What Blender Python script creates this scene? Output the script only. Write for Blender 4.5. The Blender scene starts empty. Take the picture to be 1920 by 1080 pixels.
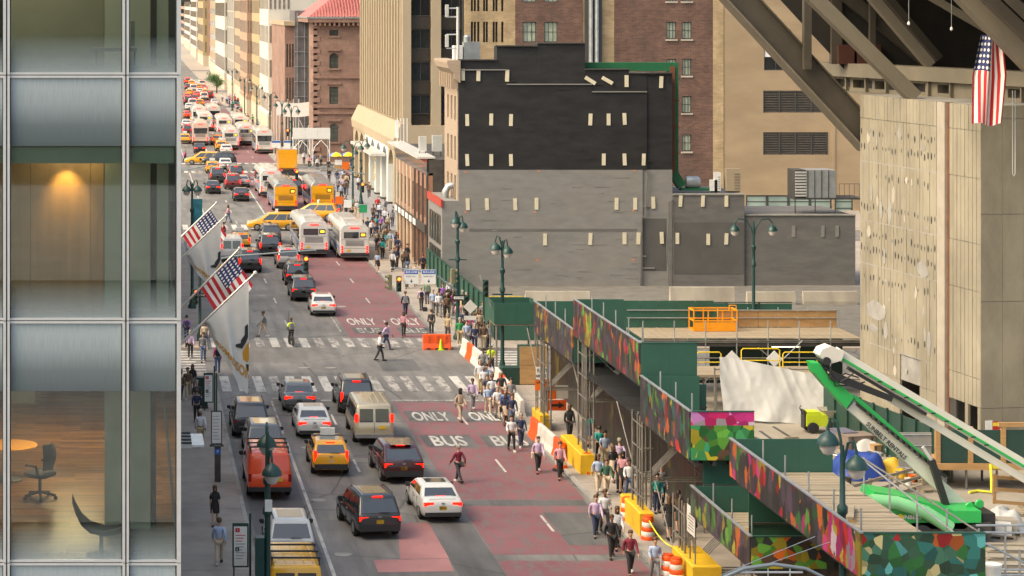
import bpy, math, random
from mathutils import Vector, Matrix, noise as mnoise
R = math.radians
rnd = random.Random(11)
SC = bpy.context.scene
COL = SC.collection
# ---------------------------------------------------------------- camera (level view camera with rise and shift), sky, sun, exposure
F, H, VX, VY = 4250.0, 22.5, 240.0, 5.0
cam_d = bpy.data.cameras.new('camera'); cam = bpy.data.objects.new('camera', cam_d); COL.objects.link(cam)
cam.location = (0, 0, H); cam.rotation_euler = (R(90), 0, 0)
cam_d.sensor_width = 36.0; cam_d.lens = 36.0*F/1920.0
cam_d.shift_x = (960-VX)/1920.0; cam_d.shift_y = -(540-VY)/1920.0
cam_d.clip_start = 0.5; cam_d.clip_end = 6000
SC.camera = cam
SUN_AZ, SUN_EL = R(-108), R(46)          # azimuth from +Y (north) clockwise: the sun stands west-south-west
w = bpy.data.worlds.new('World'); SC.world = w; w.use_nodes = True
nt = w.node_tree; nt.nodes.clear()
sky = nt.nodes.new('ShaderNodeTexSky'); sky.sky_type = 'NISHITA'; sky.sun_disc = False
sky.sun_elevation = SUN_EL; sky.sun_rotation = SUN_AZ; sky.air_density = 1.0; sky.dust_density = 5.0; sky.ozone_density = 0.6
bg = nt.nodes.new('ShaderNodeBackground'); bg.inputs[1].default_value = 0.15
wo = nt.nodes.new('ShaderNodeOutputWorld'); nt.links.new(sky.outputs[0], bg.inputs[0]); nt.links.new(bg.outputs[0], wo.inputs[0])
sd = bpy.data.lights.new('sun', 'SUN'); sun = bpy.data.objects.new('sun', sd); COL.objects.link(sun)
sd.energy = 0.55; sd.angle = R(35); sd.color = (1.0, 0.94, 0.85)
sv = Vector((math.sin(SUN_AZ)*math.cos(SUN_EL), math.cos(SUN_AZ)*math.cos(SUN_EL), math.sin(SUN_EL)))
sun.rotation_euler = sv.to_track_quat('Z', 'Y').to_euler()
vs = SC.view_settings; vs.view_transform = 'Standard'; vs.look = 'None'; vs.gamma = 1.0; vs.use_curve_mapping = False
vs.exposure = 1.3
try:
    vs.use_white_balance = True; vs.white_balance_temperature = 7600; vs.white_balance_tint = 5
except Exception: pass
SC.cycles.use_denoising = True
SC.cycles.max_bounces = 6; SC.cycles.transparent_max_bounces = 12; SC.cycles.sample_clamp_indirect = 4
# ---------------------------------------------------------------- places
def at(px, py, Y): return Vector(((px-VX)*Y/F, Y, H-(py-VY)*Y/F))
def gr(px, py, z=0.0):
    Y = F*(H-z)/(py-VY); return Vector(((px-VX)*Y/F, Y, z))
# ---------------------------------------------------------------- materials
MATS = {}
def new_mat(name):
    m = bpy.data.materials.new(name); m.use_nodes = True; m.node_tree.nodes.clear()
    return m, m.node_tree
def N(nt, t, **k):
    n = nt.nodes.new('ShaderNode'+t)
    for a, b in k.items():
        if a.startswith('i_'):
            key = a[2:]; key = int(key) if key.isdigit() else key.replace('_', ' ')
            n.inputs[key].default_value = b
        else: setattr(n, a, b)
    return n
def ramp(nt, stops, interp='LINEAR'):
    n = nt.nodes.new('ShaderNodeValToRGB'); cr = n.color_ramp; cr.interpolation = interp
    while len(cr.elements) > 1: cr.elements.remove(cr.elements[-1])
    for i, (p, c) in enumerate(stops):
        e = cr.elements[0] if i == 0 else cr.elements.new(p)
        e.position = p; e.color = (c[0], c[1], c[2], 1) if not isinstance(c, (int, float)) else (c, c, c, 1)
    return n
def mixc(nt, fac, a, b, mode='MIX'):
    n = nt.nodes.new('ShaderNodeMix'); n.data_type = 'RGBA'; n.blend_type = mode
    for sock, v in ((n.inputs[0], fac), (n.inputs[6], a), (n.inputs[7], b)):
        if hasattr(v, 'is_output') or hasattr(v, 'links'): nt.links.new(v, sock)
        elif isinstance(v, (int, float)): sock.default_value = v if sock == n.inputs[0] else (v, v, v, 1)
        else: sock.default_value = (v[0], v[1], v[2], 1)
    return n.outputs[2]
def coords(nt, scale=(1, 1, 1), kind='Object'):
    tc = N(nt, 'NewGeometry'); mp = N(nt, 'Mapping'); mp.inputs['Scale'].default_value = scale   # world position, so alike pieces do not repeat
    nt.links.new(tc.outputs['Position'], mp.inputs[0]); return mp.outputs[0]
def noise(nt, vec, scale, detail=5, rough=0.55):
    n = N(nt, 'TexNoise', i_Scale=scale, i_Detail=detail, i_Roughness=rough); nt.links.new(vec, n.inputs['Vector']); return n.outputs[0]
def finish(nt, col, rough=0.6, metal=0.0, bump=None, bump_d=0.01, emit=None, spec=0.5, coat=0.0):
    b = N(nt, 'BsdfPrincipled'); o = N(nt, 'OutputMaterial'); nt.links.new(b.outputs[0], o.inputs[0])
    if hasattr(col, 'links'): nt.links.new(col, b.inputs['Base Color'])
    else: b.inputs['Base Color'].default_value = (col[0], col[1], col[2], 1)
    if hasattr(rough, 'links'): nt.links.new(rough, b.inputs['Roughness'])
    else: b.inputs['Roughness'].default_value = rough
    b.inputs['Metallic'].default_value = metal; b.inputs['Specular IOR Level'].default_value = spec
    if coat: b.inputs['Coat Weight'].default_value = coat; b.inputs['Coat Roughness'].default_value = 0.06
    if emit: b.inputs['Emission Color'].default_value = (*emit[0], 1); b.inputs['Emission Strength'].default_value = emit[1]
    if bump is not None:
        bn = N(nt, 'Bump', i_Strength=0.6, i_Distance=bump_d); nt.links.new(bump, bn.inputs['Height']); nt.links.new(bn.outputs[0], b.inputs['Normal'])
    return b
def mat(name, col, rough=0.6, metal=0.0, var=0.12, scale=1.5, stretch=(1, 1, 1), bump=0.0, emit=None, spec=0.5, coat=0.0, dirt=0.0, dirt_col=(0.05, 0.045, 0.04), dscale=0.35):
    if name in MATS: return MATS[name]
    m, nt = new_mat(name); MATS[name] = m
    v = coords(nt, stretch)
    n1 = noise(nt, v, scale)
    r = ramp(nt, [(0.25, [c*(1-var) for c in col]), (0.75, [min(1, c*(1+var)) for c in col])]); nt.links.new(n1, r.inputs[0])
    c = r.outputs[0]
    if dirt:
        n2 = noise(nt, v, dscale, 8, 0.65); r2 = ramp(nt, [(0.42, 0.0), (0.72, dirt)]); nt.links.new(n2, r2.inputs[0])
        c = mixc(nt, r2.outputs[0], c, dirt_col)
    finish(nt, c, rough, metal, noise(nt, v, scale*6, 3) if bump else None, bump, emit, spec, coat)
    return m
def glass_mat(name, tint=(0.75, 0.82, 0.8), refl=0.12, rough=0.02):
    m, nt = new_mat(name); MATS[name] = m
    tr = N(nt, 'BsdfTransparent'); tr.inputs[0].default_value = (*tint, 1)
    gl = N(nt, 'BsdfGlossy', i_Roughness=rough); gl.inputs[0].default_value = (0.9, 0.95, 1, 1)
    fr = N(nt, 'Fresnel', i_IOR=1.5); ad = N(nt, 'Math', operation='ADD'); ad.inputs[1].default_value = refl
    nt.links.new(fr.outputs[0], ad.inputs[0])
    mx = N(nt, 'MixShader'); nt.links.new(ad.outputs[0], mx.inputs[0]); nt.links.new(tr.outputs[0], mx.inputs[1]); nt.links.new(gl.outputs[0], mx.inputs[2])
    o = N(nt, 'OutputMaterial'); nt.links.new(mx.outputs[0], o.inputs[0]); return m
# ---------------------------------------------------------------- meshes
class MB:
    def __init__(s): s.v = []; s.f = []
    def add(s, vs, fs):
        k = len(s.v); s.v += [tuple(p) for p in vs]; s.f += [tuple(i+k for i in f) for f in fs]; return s
    def box(s, x0, x1, y0, y1, z0, z1):
        return s.add([(x0,y0,z0),(x1,y0,z0),(x1,y1,z0),(x0,y1,z0),(x0,y0,z1),(x1,y0,z1),(x1,y1,z1),(x0,y1,z1)],
                     [(0,3,2,1),(4,5,6,7),(0,1,5,4),(1,2,6,5),(2,3,7,6),(3,0,4,7)])
    def beam(s, a, b, w, h, up=(0, 0, 1), w2=None, h2=None):
        a, b = Vector(a), Vector(b); d = (b-a).normalized(); u = Vector(up)
        if abs(d.dot(u)) > 0.99: u = Vector((0, 1, 0))
        sx = d.cross(u).normalized(); sz = sx.cross(d).normalized(); P = []
        for p, ww, hh in ((a, w, h), (b, w2 or w, h2 or h)):
            P += [p+sx*i*ww/2+sz*j*hh/2 for i, j in ((-1,-1),(1,-1),(1,1),(-1,1))]
        return s.add(P, [(0,3,2,1),(4,5,6,7),(0,1,5,4),(1,2,6,5),(2,3,7,6),(3,0,4,7)])
    def tube(s, pts, r, n=8, r2=None):
        pts = [Vector(p) for p in pts]; k = len(pts); P = []; Fc = []; sx = None
        for i, p in enumerate(pts):
            d = (pts[min(i+1, k-1)]-pts[max(i-1, 0)]).normalized()
            if sx is None:
                u = Vector((0, 0, 1)) if abs(d.z) < 0.95 else Vector((0, 1, 0)); sx = d.cross(u).normalized()
            else: sx = (sx-d*sx.dot(d)).normalized()
            sy = d.cross(sx); rr = r if r2 is None else r+(r2-r)*i/(k-1)
            if isinstance(r, (list, tuple)): rr = r[i]
            P += [p+sx*math.cos(2*math.pi*j/n)*rr+sy*math.sin(2*math.pi*j/n)*rr for j in range(n)]
        for i in range(k-1):
            for j in range(n): Fc.append((i*n+j, i*n+(j+1) % n, (i+1)*n+(j+1) % n, (i+1)*n+j))
        Fc.append(tuple(range(n))[::-1]); Fc.append(tuple((k-1)*n+j for j in range(n)))
        return s.add(P, Fc)
    def lathe(s, prof, c=(0, 0, 0), n=16, axis='z'):
        P = []; Fc = []; c = Vector(c)
        for r, z in prof:
            for j in range(n):
                a = 2*math.pi*j/n; q = (r*math.cos(a), r*math.sin(a), z)
                if axis == 'x': q = (z, q[0], q[1])
                if axis == 'y': q = (q[0], z, q[1])
                P.append(c+Vector(q))
        k = len(prof)
        for i in range(k-1):
            for j in range(n): Fc.append((i*n+j, i*n+(j+1) % n, (i+1)*n+(j+1) % n, (i+1)*n+j))
        Fc.append(tuple(range(n))[::-1]); Fc.append(tuple((k-1)*n+j for j in range(n)))
        return s.add(P, Fc)
    def prism(s, poly, d):
        d = Vector(d); k = len(poly); poly = [Vector(p) for p in poly]
        return s.add(poly+[p+d for p in poly], [tuple(range(k))[::-1], tuple(range(k, 2*k))]+[(i, (i+1) % k, (i+1) % k+k, i+k) for i in range(k)])
    def quad(s, a, b, c, d): return s.add([a, b, c, d], [(0, 1, 2, 3)])
    def rings(s, rs, cap=True):
        n = len(rs[0]); P = [p for r in rs for p in r]; Fc = []
        for i in range(len(rs)-1):
            for j in range(n): Fc.append((i*n+j, i*n+(j+1) % n, (i+1)*n+(j+1) % n, (i+1)*n+j))
        if cap: Fc.append(tuple(range(n))[::-1]); Fc.append(tuple((len(rs)-1)*n+j for j in range(n)))
        return s.add(P, Fc)
    def mesh(s, name, m=None, smooth=False, ang=38):
        me = bpy.data.meshes.new(name); me.from_pydata(s.v, [], s.f); me.validate(); me.update()
        if m: me.materials.append(m)
        if smooth:
            me.polygons.foreach_set('use_smooth', [True]*len(me.polygons)); me.set_sharp_from_angle(angle=R(ang))
        return me
    def build(s, name, m, parent=None, smooth=False, loc=(0, 0, 0), ang=38, kind=None):
        return obj(name, s.mesh(name, m, smooth, ang), parent, loc, kind=kind)
def fixn(me):
    import bmesh
    bm = bmesh.new(); bm.from_mesh(me); bmesh.ops.recalc_face_normals(bm, faces=bm.faces); bm.to_mesh(me); bm.free(); return me
def obj(name, me, parent=None, loc=(0, 0, 0), rz=0, kind=None, m=None):
    o = bpy.data.objects.new(name, me); COL.objects.link(o); o.location = loc
    if rz: o.rotation_euler = (0, 0, rz)
    if parent: o.parent = parent
    if kind: o['kind'] = kind
    if m and me: setm(o, m)
    return o
def setm(o, m):
    if not o.material_slots: return
    o.material_slots[0].link = 'OBJECT'; o.material_slots[0].material = m
THINGS = []
def tag(o, label, cat, group=None):
    o['label'] = label; o['category'] = cat
    if group: o['group'] = group
    THINGS.append(o); return o
def thing(name, label, cat, loc=(0, 0, 0), rz=0, group=None):
    o = obj(name, None, None, loc, rz); o.empty_display_size = 0.2
    return tag(o, label, cat, group)
def clone(o, loc, rz=None, label=None, mats=None, group=None, parent=None, scale=None):
    c = o.copy(); COL.objects.link(c); c.parent = parent
    if parent is None:
        c.location = loc
        if rz is not None: c.rotation_euler = (0, 0, rz)
        if scale: c.scale = scale
        if label: c['label'] = label
        if group: c['group'] = group
        if 'category' in c: THINGS.append(c)
    if mats and c.type == 'MESH':
        b = c.name.split('.')[0]
        if b in mats: setm(c, mats[b])
    for ch in o.children: clone(ch, None, mats=mats, parent=c)
    return c
BOXC = {}
def bx(name, x0, x1, y0, y1, z0, z1, m, parent=None, kind=None):
    """a box part; alike boxes share one mesh"""
    d = (round(abs(x1-x0), 3), round(abs(y1-y0), 3), round(abs(z1-z0), 3), m.name)
    if d not in BOXC:
        BOXC[d] = MB().box(-d[0]/2, d[0]/2, -d[1]/2, d[1]/2, -d[2]/2, d[2]/2).mesh(name, m)
    return obj(name, BOXC[d], parent, ((x0+x1)/2, (y0+y1)/2, (z0+z1)/2), kind=kind)
TUBEC = {}
def rod(name, a, b, r, m, parent=None, n=8):
    """a straight round bar; alike bars share one mesh"""
    a, b = Vector(a), Vector(b); L = round((b-a).length, 2); key = (L, r, m.name, n)
    if key not in TUBEC: TUBEC[key] = MB().tube([(0, 0, 0), (0, 0, L)], r, n).mesh(name, m, True)
    o = obj(name, TUBEC[key], parent, a); o.rotation_mode = 'QUATERNION'; o.rotation_quaternion = (b-a).to_track_quat('Z', 'Y'); return o
def textmesh(s, size, m, depth=0.004, align='CENTER', bold=0.0, sx=1.0):
    cu = bpy.data.curves.new('lettering', 'FONT'); cu.body = s; cu.size = size; cu.extrude = depth; cu.align_x = align; cu.align_y = 'CENTER'; cu.offset = bold
    cu.resolution_u = 3
    o = bpy.data.objects.new('lettering', cu)
    me = bpy.data.meshes.new_from_object(o); bpy.data.objects.remove(o)
    for vv in me.vertices: vv.co.x *= sx
    me.materials.clear(); me.materials.append(m); return me
ORD = ['nearest', 'second nearest', 'third nearest', 'fourth nearest', 'fifth nearest', 'sixth nearest', 'seventh nearest', 'eighth nearest', 'ninth nearest', 'tenth nearest', 'eleventh nearest', 'twelfth nearest']
def finish_labels():
    d = {}
    for o in THINGS: d.setdefault(o['label'], []).append(o)
    for l, os_ in d.items():
        if len(os_) < 2: continue
        os_.sort(key=lambda o: o.matrix_world.translation.y if o.parent else o.location.y)
        if len(os_) > 12: os_ = os_[:0]
        for i, o in enumerate(os_):
            o['label'] = l+', '+(ORD[i] if i < len(os_)-1 or i < 1 else 'farthest')
# ================================================================ materials of the setting
def asphalt(name, base, tint=(1, 1, 1)):
    m, nt = new_mat(name); MATS[name] = m
    v = coords(nt)
    big = noise(nt, v, 0.12, 4); mid = noise(nt, coords(nt, (1.4, 0.25, 1)), 0.9, 6, 0.6); fine = noise(nt, v, 14, 4, 0.7)
    r1 = ramp(nt, [(0.3, [base*0.78*t for t in tint]), (0.7, [base*1.25*t for t in tint])]); nt.links.new(mid, r1.inputs[0])
    r2 = ramp(nt, [(0.35, 0.78), (0.65, 1.2)]); nt.links.new(big, r2.inputs[0])
    c = mixc(nt, 1.0, r1.outputs[0], r2.outputs[0], 'MULTIPLY')
    r3 = ramp(nt, [(0.35, 0.82), (0.7, 1.15)]); nt.links.new(fine, r3.inputs[0])
    c = mixc(nt, 1.0, c, r3.outputs[0], 'MULTIPLY')
    vo = N(nt, 'TexVoronoi', feature='DISTANCE_TO_EDGE', i_Scale=0.16); nt.links.new(mixc(nt, 0.12, v, N_color(nt, v)), vo.inputs['Vector'])
    rc = ramp(nt, [(0.0, 0.3), (0.01, 1.0)]); nt.links.new(vo.outputs[0], rc.inputs[0])
    c = mixc(nt, 0.85, c, mixc(nt, 1.0, c, rc.outputs[0], 'MULTIPLY'))
    oil = noise(nt, coords(nt, (2.0, 0.12, 1)), 0.7, 5); ro = ramp(nt, [(0.5, 0.0), (0.75, 0.7)]); nt.links.new(oil, ro.inputs[0])
    c = mixc(nt, ro.outputs[0], c, [base*0.45]*3)
    finish(nt, c, 0.72, 0, fine, 0.01)
    return m
def N_color(nt, v):
    n = N(nt, 'TexNoise', i_Scale=0.8, i_Detail=4); nt.links.new(v, n.inputs['Vector']); return n.outputs[1]
def worn_paint(name, col, under, wear, scale=2.2):
    m, nt = new_mat(name); MATS[name] = m
    v = coords(nt); n1 = noise(nt, coords(nt, (1, 0.35, 1)), scale, 9, 0.72)
    r = ramp(nt, [(wear-0.09, 0.0), (wear+0.06, 1.0)]); nt.links.new(n1, r.inputs[0])
    n2 = noise(nt, v, 0.22, 5); r2 = ramp(nt, [(0.3, 0.72), (0.7, 1.16)]); nt.links.new(n2, r2.inputs[0])
    c = mixc(nt, 1.0, col, r2.outputs[0], 'MULTIPLY')
    c = mixc(nt, r.outputs[0], under, c)
    finish(nt, c, 0.68, 0, n1, 0.004); return m
def brick_mat(name, c1, c2, mortar, bw=0.22, bh=0.07, soot=0.35, sootc=(0.04, 0.035, 0.035), bump=True):
    m, nt = new_mat(name); MATS[name] = m
    tc = N(nt, 'TexCoord'); mp = N(nt, 'Mapping'); nt.links.new(tc.outputs['Object'], mp.inputs[0])
    sx = N(nt, 'SeparateXYZ'); nt.links.new(mp.outputs[0], sx.inputs[0])
    ad = N(nt, 'Math', operation='ADD'); nt.links.new(sx.outputs[0], ad.inputs[0]); nt.links.new(sx.outputs[1], ad.inputs[1])
    cb = N(nt, 'CombineXYZ'); nt.links.new(ad.outputs[0], cb.inputs[0]); nt.links.new(sx.outputs[2], cb.inputs[1])
    b = N(nt, 'TexBrick', i_Scale=1.0, i_Mortar_Size=0.008, i_Brick_Width=bw, i_Row_Height=bh, i_Bias=0.0)
    b.inputs['Color1'].default_value = (*c1, 1); b.inputs['Color2'].default_value = (*c2, 1); b.inputs['Mortar'].default_value = (*mortar, 1)
    nt.links.new(cb.outputs[0], b.inputs['Vector'])
    n1 = noise(nt, mp.outputs[0], 0.5, 8, 0.6); r = ramp(nt, [(0.35, 0.75), (0.7, 1.2)]); nt.links.new(n1, r.inputs[0])
    c = mixc(nt, 1.0, b.outputs[0], r.outputs[0], 'MULTIPLY')
    n2 = noise(nt, coords(nt, (1, 1, 0.3)), 0.3, 8, 0.65); r2 = ramp(nt, [(0.48, 0.0), (0.75, soot)]); nt.links.new(n2, r2.inputs[0])
    c = mixc(nt, r2.outputs[0], c, sootc)
    finish(nt, c, 0.85, 0, b.outputs[0] if bump else n1, 0.01); return m
def mural(name, cols, scale=2.4, zone=0.55, dark=0.0, seed=0.0, warp=0.0):
    m, nt = new_mat(name); MATS[name] = m
    tc = N(nt, 'TexCoord'); mp = N(nt, 'Mapping'); nt.links.new(tc.outputs['Object'], mp.inputs[0])
    mp.inputs['Location'].default_value = (seed, seed*0.7, seed*1.3)
    vec = mp.outputs[0]
    if warp:
        mp.inputs['Scale'].default_value = (1, 1, 0.62)
        wn = N(nt, 'TexNoise', i_Scale=2.6, i_Detail=4.0, i_Roughness=0.65); nt.links.new(vec, wn.inputs['Vector'])
        va = N(nt, 'VectorMath', operation='MULTIPLY_ADD'); va.inputs[1].default_value = (warp, warp, warp); nt.links.new(wn.outputs[1], va.inputs[0]); nt.links.new(vec, va.inputs[2]); vec = va.outputs[0]
    vo = N(nt, 'TexVoronoi', i_Scale=scale, i_Randomness=1.0); nt.links.new(vec, vo.inputs['Vector'])
    n = N(nt, 'TexNoise', i_Scale=zone, i_Detail=3.0, i_Roughness=0.6); nt.links.new(vo.outputs['Position'], n.inputs['Vector'])
    sp = N(nt, 'SeparateColor'); nt.links.new(vo.outputs['Color'], sp.inputs[0])
    ma = N(nt, 'Math', operation='MULTIPLY_ADD'); ma.inputs[1].default_value = 0.22; nt.links.new(sp.outputs[0], ma.inputs[0])
    su = N(nt, 'Math', operation='SUBTRACT'); nt.links.new(n.outputs[0], su.inputs[0]); su.inputs[1].default_value = 0.11; nt.links.new(su.outputs[0], ma.inputs[2])
    k = len(cols); r = ramp(nt, [(0.28+0.44*i/k, c) for i, c in enumerate(cols)], 'CONSTANT'); nt.links.new(ma.outputs[0], r.inputs[0])
    br = ramp(nt, [(0.0, 0.3 if warp else 0.55), (1.0, 0.95 if warp else 1.35)]); nt.links.new(sp.outputs[1], br.inputs[0])
    c = mixc(nt, 1.0, r.outputs[0], br.outputs[0], 'MULTIPLY')
    g = noise(nt, coords(nt, (1, 1, 0.25)), 1.3, 6); rg = ramp(nt, [(0.4, dark*0.3), (0.7, dark)]); nt.links.new(g, rg.inputs[0])
    c = mixc(nt, rg.outputs[0], c, (0.05, 0.045, 0.05))
    finish(nt, c, 0.45); return m
M_road = asphalt('asphalt', 0.165, (1.0, 0.96, 0.92)); M_patch = asphalt('asphalt_patch', 0.105); M_patch2 = asphalt('asphalt_light', 0.185, (1.0, 0.97, 0.92))
M_red = worn_paint('red_lane_paint', (0.215, 0.082, 0.094), (0.145, 0.118, 0.115), 0.48)
M_red2 = worn_paint('pink_lane_paint', (0.37, 0.17, 0.165), (0.2, 0.14, 0.13), 0.36)
M_white = worn_paint('white_road_paint', (0.5, 0.485, 0.455), (0.15, 0.14, 0.135), 0.43)
M_whiteworn = worn_paint('worn_white_paint', (0.42, 0.4, 0.37), (0.14, 0.13, 0.125), 0.51)
M_walk = mat('sidewalk_concrete', (0.345, 0.3, 0.26), 0.85, var=0.12, scale=0.8, bump=0.004, dirt=0.45, dirt_col=(0.12, 0.11, 0.1), dscale=0.5)
M_kerb = mat('kerb_granite', (0.34, 0.33, 0.31), 0.8, var=0.2, scale=3, dirt=0.5)
M_plaza = mat('plaza_stone', (0.27, 0.27, 0.29), 0.6, var=0.1)
M_conc = mat('concrete', (0.42, 0.38, 0.32), 0.88, var=0.14, scale=0.9, stretch=(1, 1, 0.4), bump=0.006, dirt=0.45, dirt_col=(0.16, 0.135, 0.105), dscale=0.4)
M_conc2 = mat('grey_concrete', (0.3, 0.29, 0.27), 0.9, var=0.16, scale=1.2, bump=0.006, dirt=0.6, dirt_col=(0.1, 0.09, 0.08))
M_black = mat('black_tar_paint', (0.014, 0.014, 0.0155), 0.62, var=0.3, scale=0.7, stretch=(1, 1, 3), bump=0.01, dirt=0.3, dirt_col=(0.05, 0.05, 0.05))
M_grey = mat('grey_wall_paint', (0.222, 0.217, 0.21), 0.72, var=0.16, scale=0.8, stretch=(1, 1, 3), bump=0.008, dirt=0.5, dirt_col=(0.265, 0.245, 0.215), dscale=0.25)
M_grey2 = mat('dark_grey_wall_paint', (0.135, 0.13, 0.125), 0.72, var=0.12, scale=0.7, stretch=(1, 1, 4), bump=0.02, dirt=0.4, dirt_col=(0.2, 0.19, 0.18))
M_tan = mat('tan_stucco', (0.345, 0.255, 0.16), 0.85, var=0.1, scale=0.25, stretch=(1, 1, 2.5), bump=0.01, dirt=0.5, dirt_col=(0.2, 0.14, 0.09), dscale=0.1)
M_cream = mat('cream_stone', (0.36, 0.29, 0.2), 0.75, var=0.07, scale=0.6, dirt=0.2, dirt_col=(0.4, 0.32, 0.22))
M_brick = brick_mat('red_brick', (0.165, 0.085, 0.06), (0.105, 0.056, 0.044), (0.2, 0.16, 0.13), 0.5, 0.16, 0.6)
M_ybrick = brick_mat('yellow_brick', (0.46, 0.34, 0.2), (0.38, 0.27, 0.15), (0.3, 0.24, 0.16), 0.5, 0.16, 0.35)
M_brown = brick_mat('brownstone', (0.3, 0.185, 0.145), (0.25, 0.15, 0.12), (0.2, 0.125, 0.1), 2.0, 0.75, 0.25, (0.14, 0.08, 0.06))
M_glassd = mat('dark_window_glass', (0.02, 0.022, 0.024), 0.08, var=0.4, scale=0.5, spec=0.8)
M_pane = mat('window_pane', (0.09, 0.1, 0.085), 0.1, var=0.5, scale=0.8, spec=0.8)
M_panegreen = mat('green_pane', (0.27, 0.36, 0.32), 0.15, var=0.25, scale=0.4)
M_frame = mat('dark_window_frame', (0.05, 0.05, 0.05), 0.5)
M_steel = mat('galvanised_steel', (0.42, 0.44, 0.45), 0.4, metal=0.6, var=0.2, scale=2)
M_dsteel = mat('dark_steel', (0.07, 0.065, 0.06), 0.55, metal=0.2, var=0.3)
M_green = mat('green_plywood_paint', (0.022, 0.095, 0.066), 0.5, var=0.16, scale=0.9, dirt=0.3, dirt_col=(0.04, 0.07, 0.055))
M_dgreen = mat('dark_green_paint', (0.016, 0.055, 0.042), 0.5, var=0.2, scale=0.9, dirt=0.3)
M_lampgreen = mat('lamp_post_green', (0.012, 0.05, 0.046), 0.42, var=0.2, scale=4)
M_whitep = mat('white_paint', (0.74, 0.74, 0.72), 0.5, var=0.06)
M_strip = mat('pale_wood_strip', (0.66, 0.6, 0.45), 0.7, var=0.1)
M_wood = mat('plywood', (0.42, 0.25, 0.11), 0.7, var=0.2, scale=1.5, stretch=(1, 1, 4), dirt=0.3, dirt_col=(0.2, 0.11, 0.05))
M_plank = mat('weathered_plank', (0.33, 0.27, 0.19), 0.8, var=0.3, scale=2, stretch=(0.4, 6, 6), dirt=0.4)
M_timber = mat('timber', (0.42, 0.24, 0.1), 0.7, var=0.2, scale=2, stretch=(0.5, 4, 4))
M_metalw = mat('pale_metal', (0.6, 0.6, 0.58), 0.4, metal=0.3)
# ================================================================ the setting: ground, roads, kerbs, markings
XL, XR, BL, WL = 5.2, 20.9, 24.8, 0.95
def struct(o): o['kind'] = 'structure'; return o
struct(MB().box(-600, 900, -200, 3000, -1.0, -0.06).build('ground', M_road))
road = struct(MB().quad((XL, 20, 0), (XR, 20, 0), (XR, 1400, 0), (XL, 1400, 0)).build('road', M_road))
CROSS = [(50, 62), (137, 147), (213, 223), (304, 314), (396, 406), (482, 492), (568, 578), (654, 664), (740, 750)]
for i, (a, b) in enumerate(CROSS):
    struct(MB().quad((-120, a, -0.004), (XL, a, -0.004), (XL, b, -0.004), (-120, b, -0.004)).build('road', M_road))
    struct(MB().quad((XR, a, -0.004), (200, a, -0.004), (200, b, -0.004), (XR, b, -0.004)).build('road', M_road))
EDGES = [(62, 137), (147, 213), (223, 304), (314, 396), (406, 482), (492, 568), (578, 654), (664, 740), (750, 1400)]
rs = random.Random(5)
for a, b in EDGES:
    for x0, x1, k0, k1 in ((-60, XL-0.18, XL-0.18, XL), (XR+0.18, 160, XR, XR+0.18)):
        s = struct(MB().box(x0, x1, a, b, -0.5, 0.118).build('pavement', M_walk))
        bx('kerb', k0, k1, a, b, -0.5, 0.14, M_kerb, s)
        if a < 220:
            y = a+0.01
            while y < b-0.5:
                y1 = min(y+5.46, b); xa, xb = (WL, x1) if x0 < 0 else (x0, BL)
                for q0, q1 in ((xa, (xa+xb)/2-0.012), ((xa+xb)/2+0.012, xb)):
                    if x0 < 0: q0, q1 = (xa, xb) if q0 == xa else (0, 0)
                    if q1 > q0: bx('paving_slab', q0+0.01, q1-0.01, y, y1-0.03, 0.05, 0.13+rs.random()*0.006, M_walk, s)
                y = y1
def sheet(name, x0, x1, y0, y1, m, z=0.004, parent=road):
    key = ('sheet', round(x1-x0, 2), round(y1-y0, 2), m.name)
    if key not in BOXC:
        a, b = (x1-x0)/2, (y1-y0)/2; BOXC[key] = MB().quad((-a, -b, 0), (a, -b, 0), (a, b, 0), (-a, b, 0)).mesh(name, m)
    return obj(name, BOXC[key], parent, ((x0+x1)/2, (y0+y1)/2, z))
BUS0, BUS1, BMID = 14.9, 20.7, 18.1
for y0, y1 in ((30, 87.6), (88.4, 91.4), (92.4, 101.3), (102.6, 127.6), (152.2, 207), (231, 299), (318, 392), (410, 478), (496, 565)):
    sheet('bus_lane', BUS0, BUS1, y0, y1, M_red)
MB().add([gr(746, 980, 0.006), gr(805, 980, 0.006), gr(843, 1047, 0.006), gr(750, 1048, 0.006)], [(3, 2, 1, 0)]).build('bus_lane', M_red2, road)
MB().add([gr(700, 1050, 0.006), gr(841, 1047.6, 0.006), gr(852, 1071, 0.006), gr(709, 1073, 0.006)], [(3, 2, 1, 0)]).build('bus_lane', M_red2, road)
# patches of newer and older asphalt
for (x0, x1, y0, y1, m_) in ((8.4, 10.4, 98.5, 112, M_patch2), (14.9, 20.6, 101.4, 102.5, M_patch), (15.0, 20.5, 87.7, 88.3, M_patch), (13.0, 14.85, 80, 98, M_patch), (9.0, 13.2, 137.6, 139.0, M_patch2),
                            (15.6, 18.0, 138.5, 143.0, M_patch), (5.4, 7.9, 86, 110, M_patch), (11.2, 14.7, 112, 118, M_patch), (5.4, 7.6, 116, 131, M_patch2), (18.3, 20.6, 94, 100, M_patch), (8.2, 11, 150, 175, M_patch2), (11.2, 14.6, 120, 124, M_patch2)):
    sheet('asphalt_patch', x0, x1, y0, y1, m_, 0.008)
def solid(x, y0, y1, w_=0.12, m=None): sheet('lane_line', x-w_/2, x+w_/2, y0, y1, m or M_white, 0.012)
solid(8.1, 60, 116, 0.15); solid(8.1, 118, 128, 0.12, M_whiteworn); solid(8.1, 154, 206, 0.13, M_whiteworn); solid(8.1, 231, 299, 0.13); solid(14.55, 231, 299, 0.14); solid(14.55, 155, 190, 0.12, M_whiteworn)
solid(8.1, 320, 392, 0.14); solid(14.55, 320, 392, 0.14)
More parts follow.
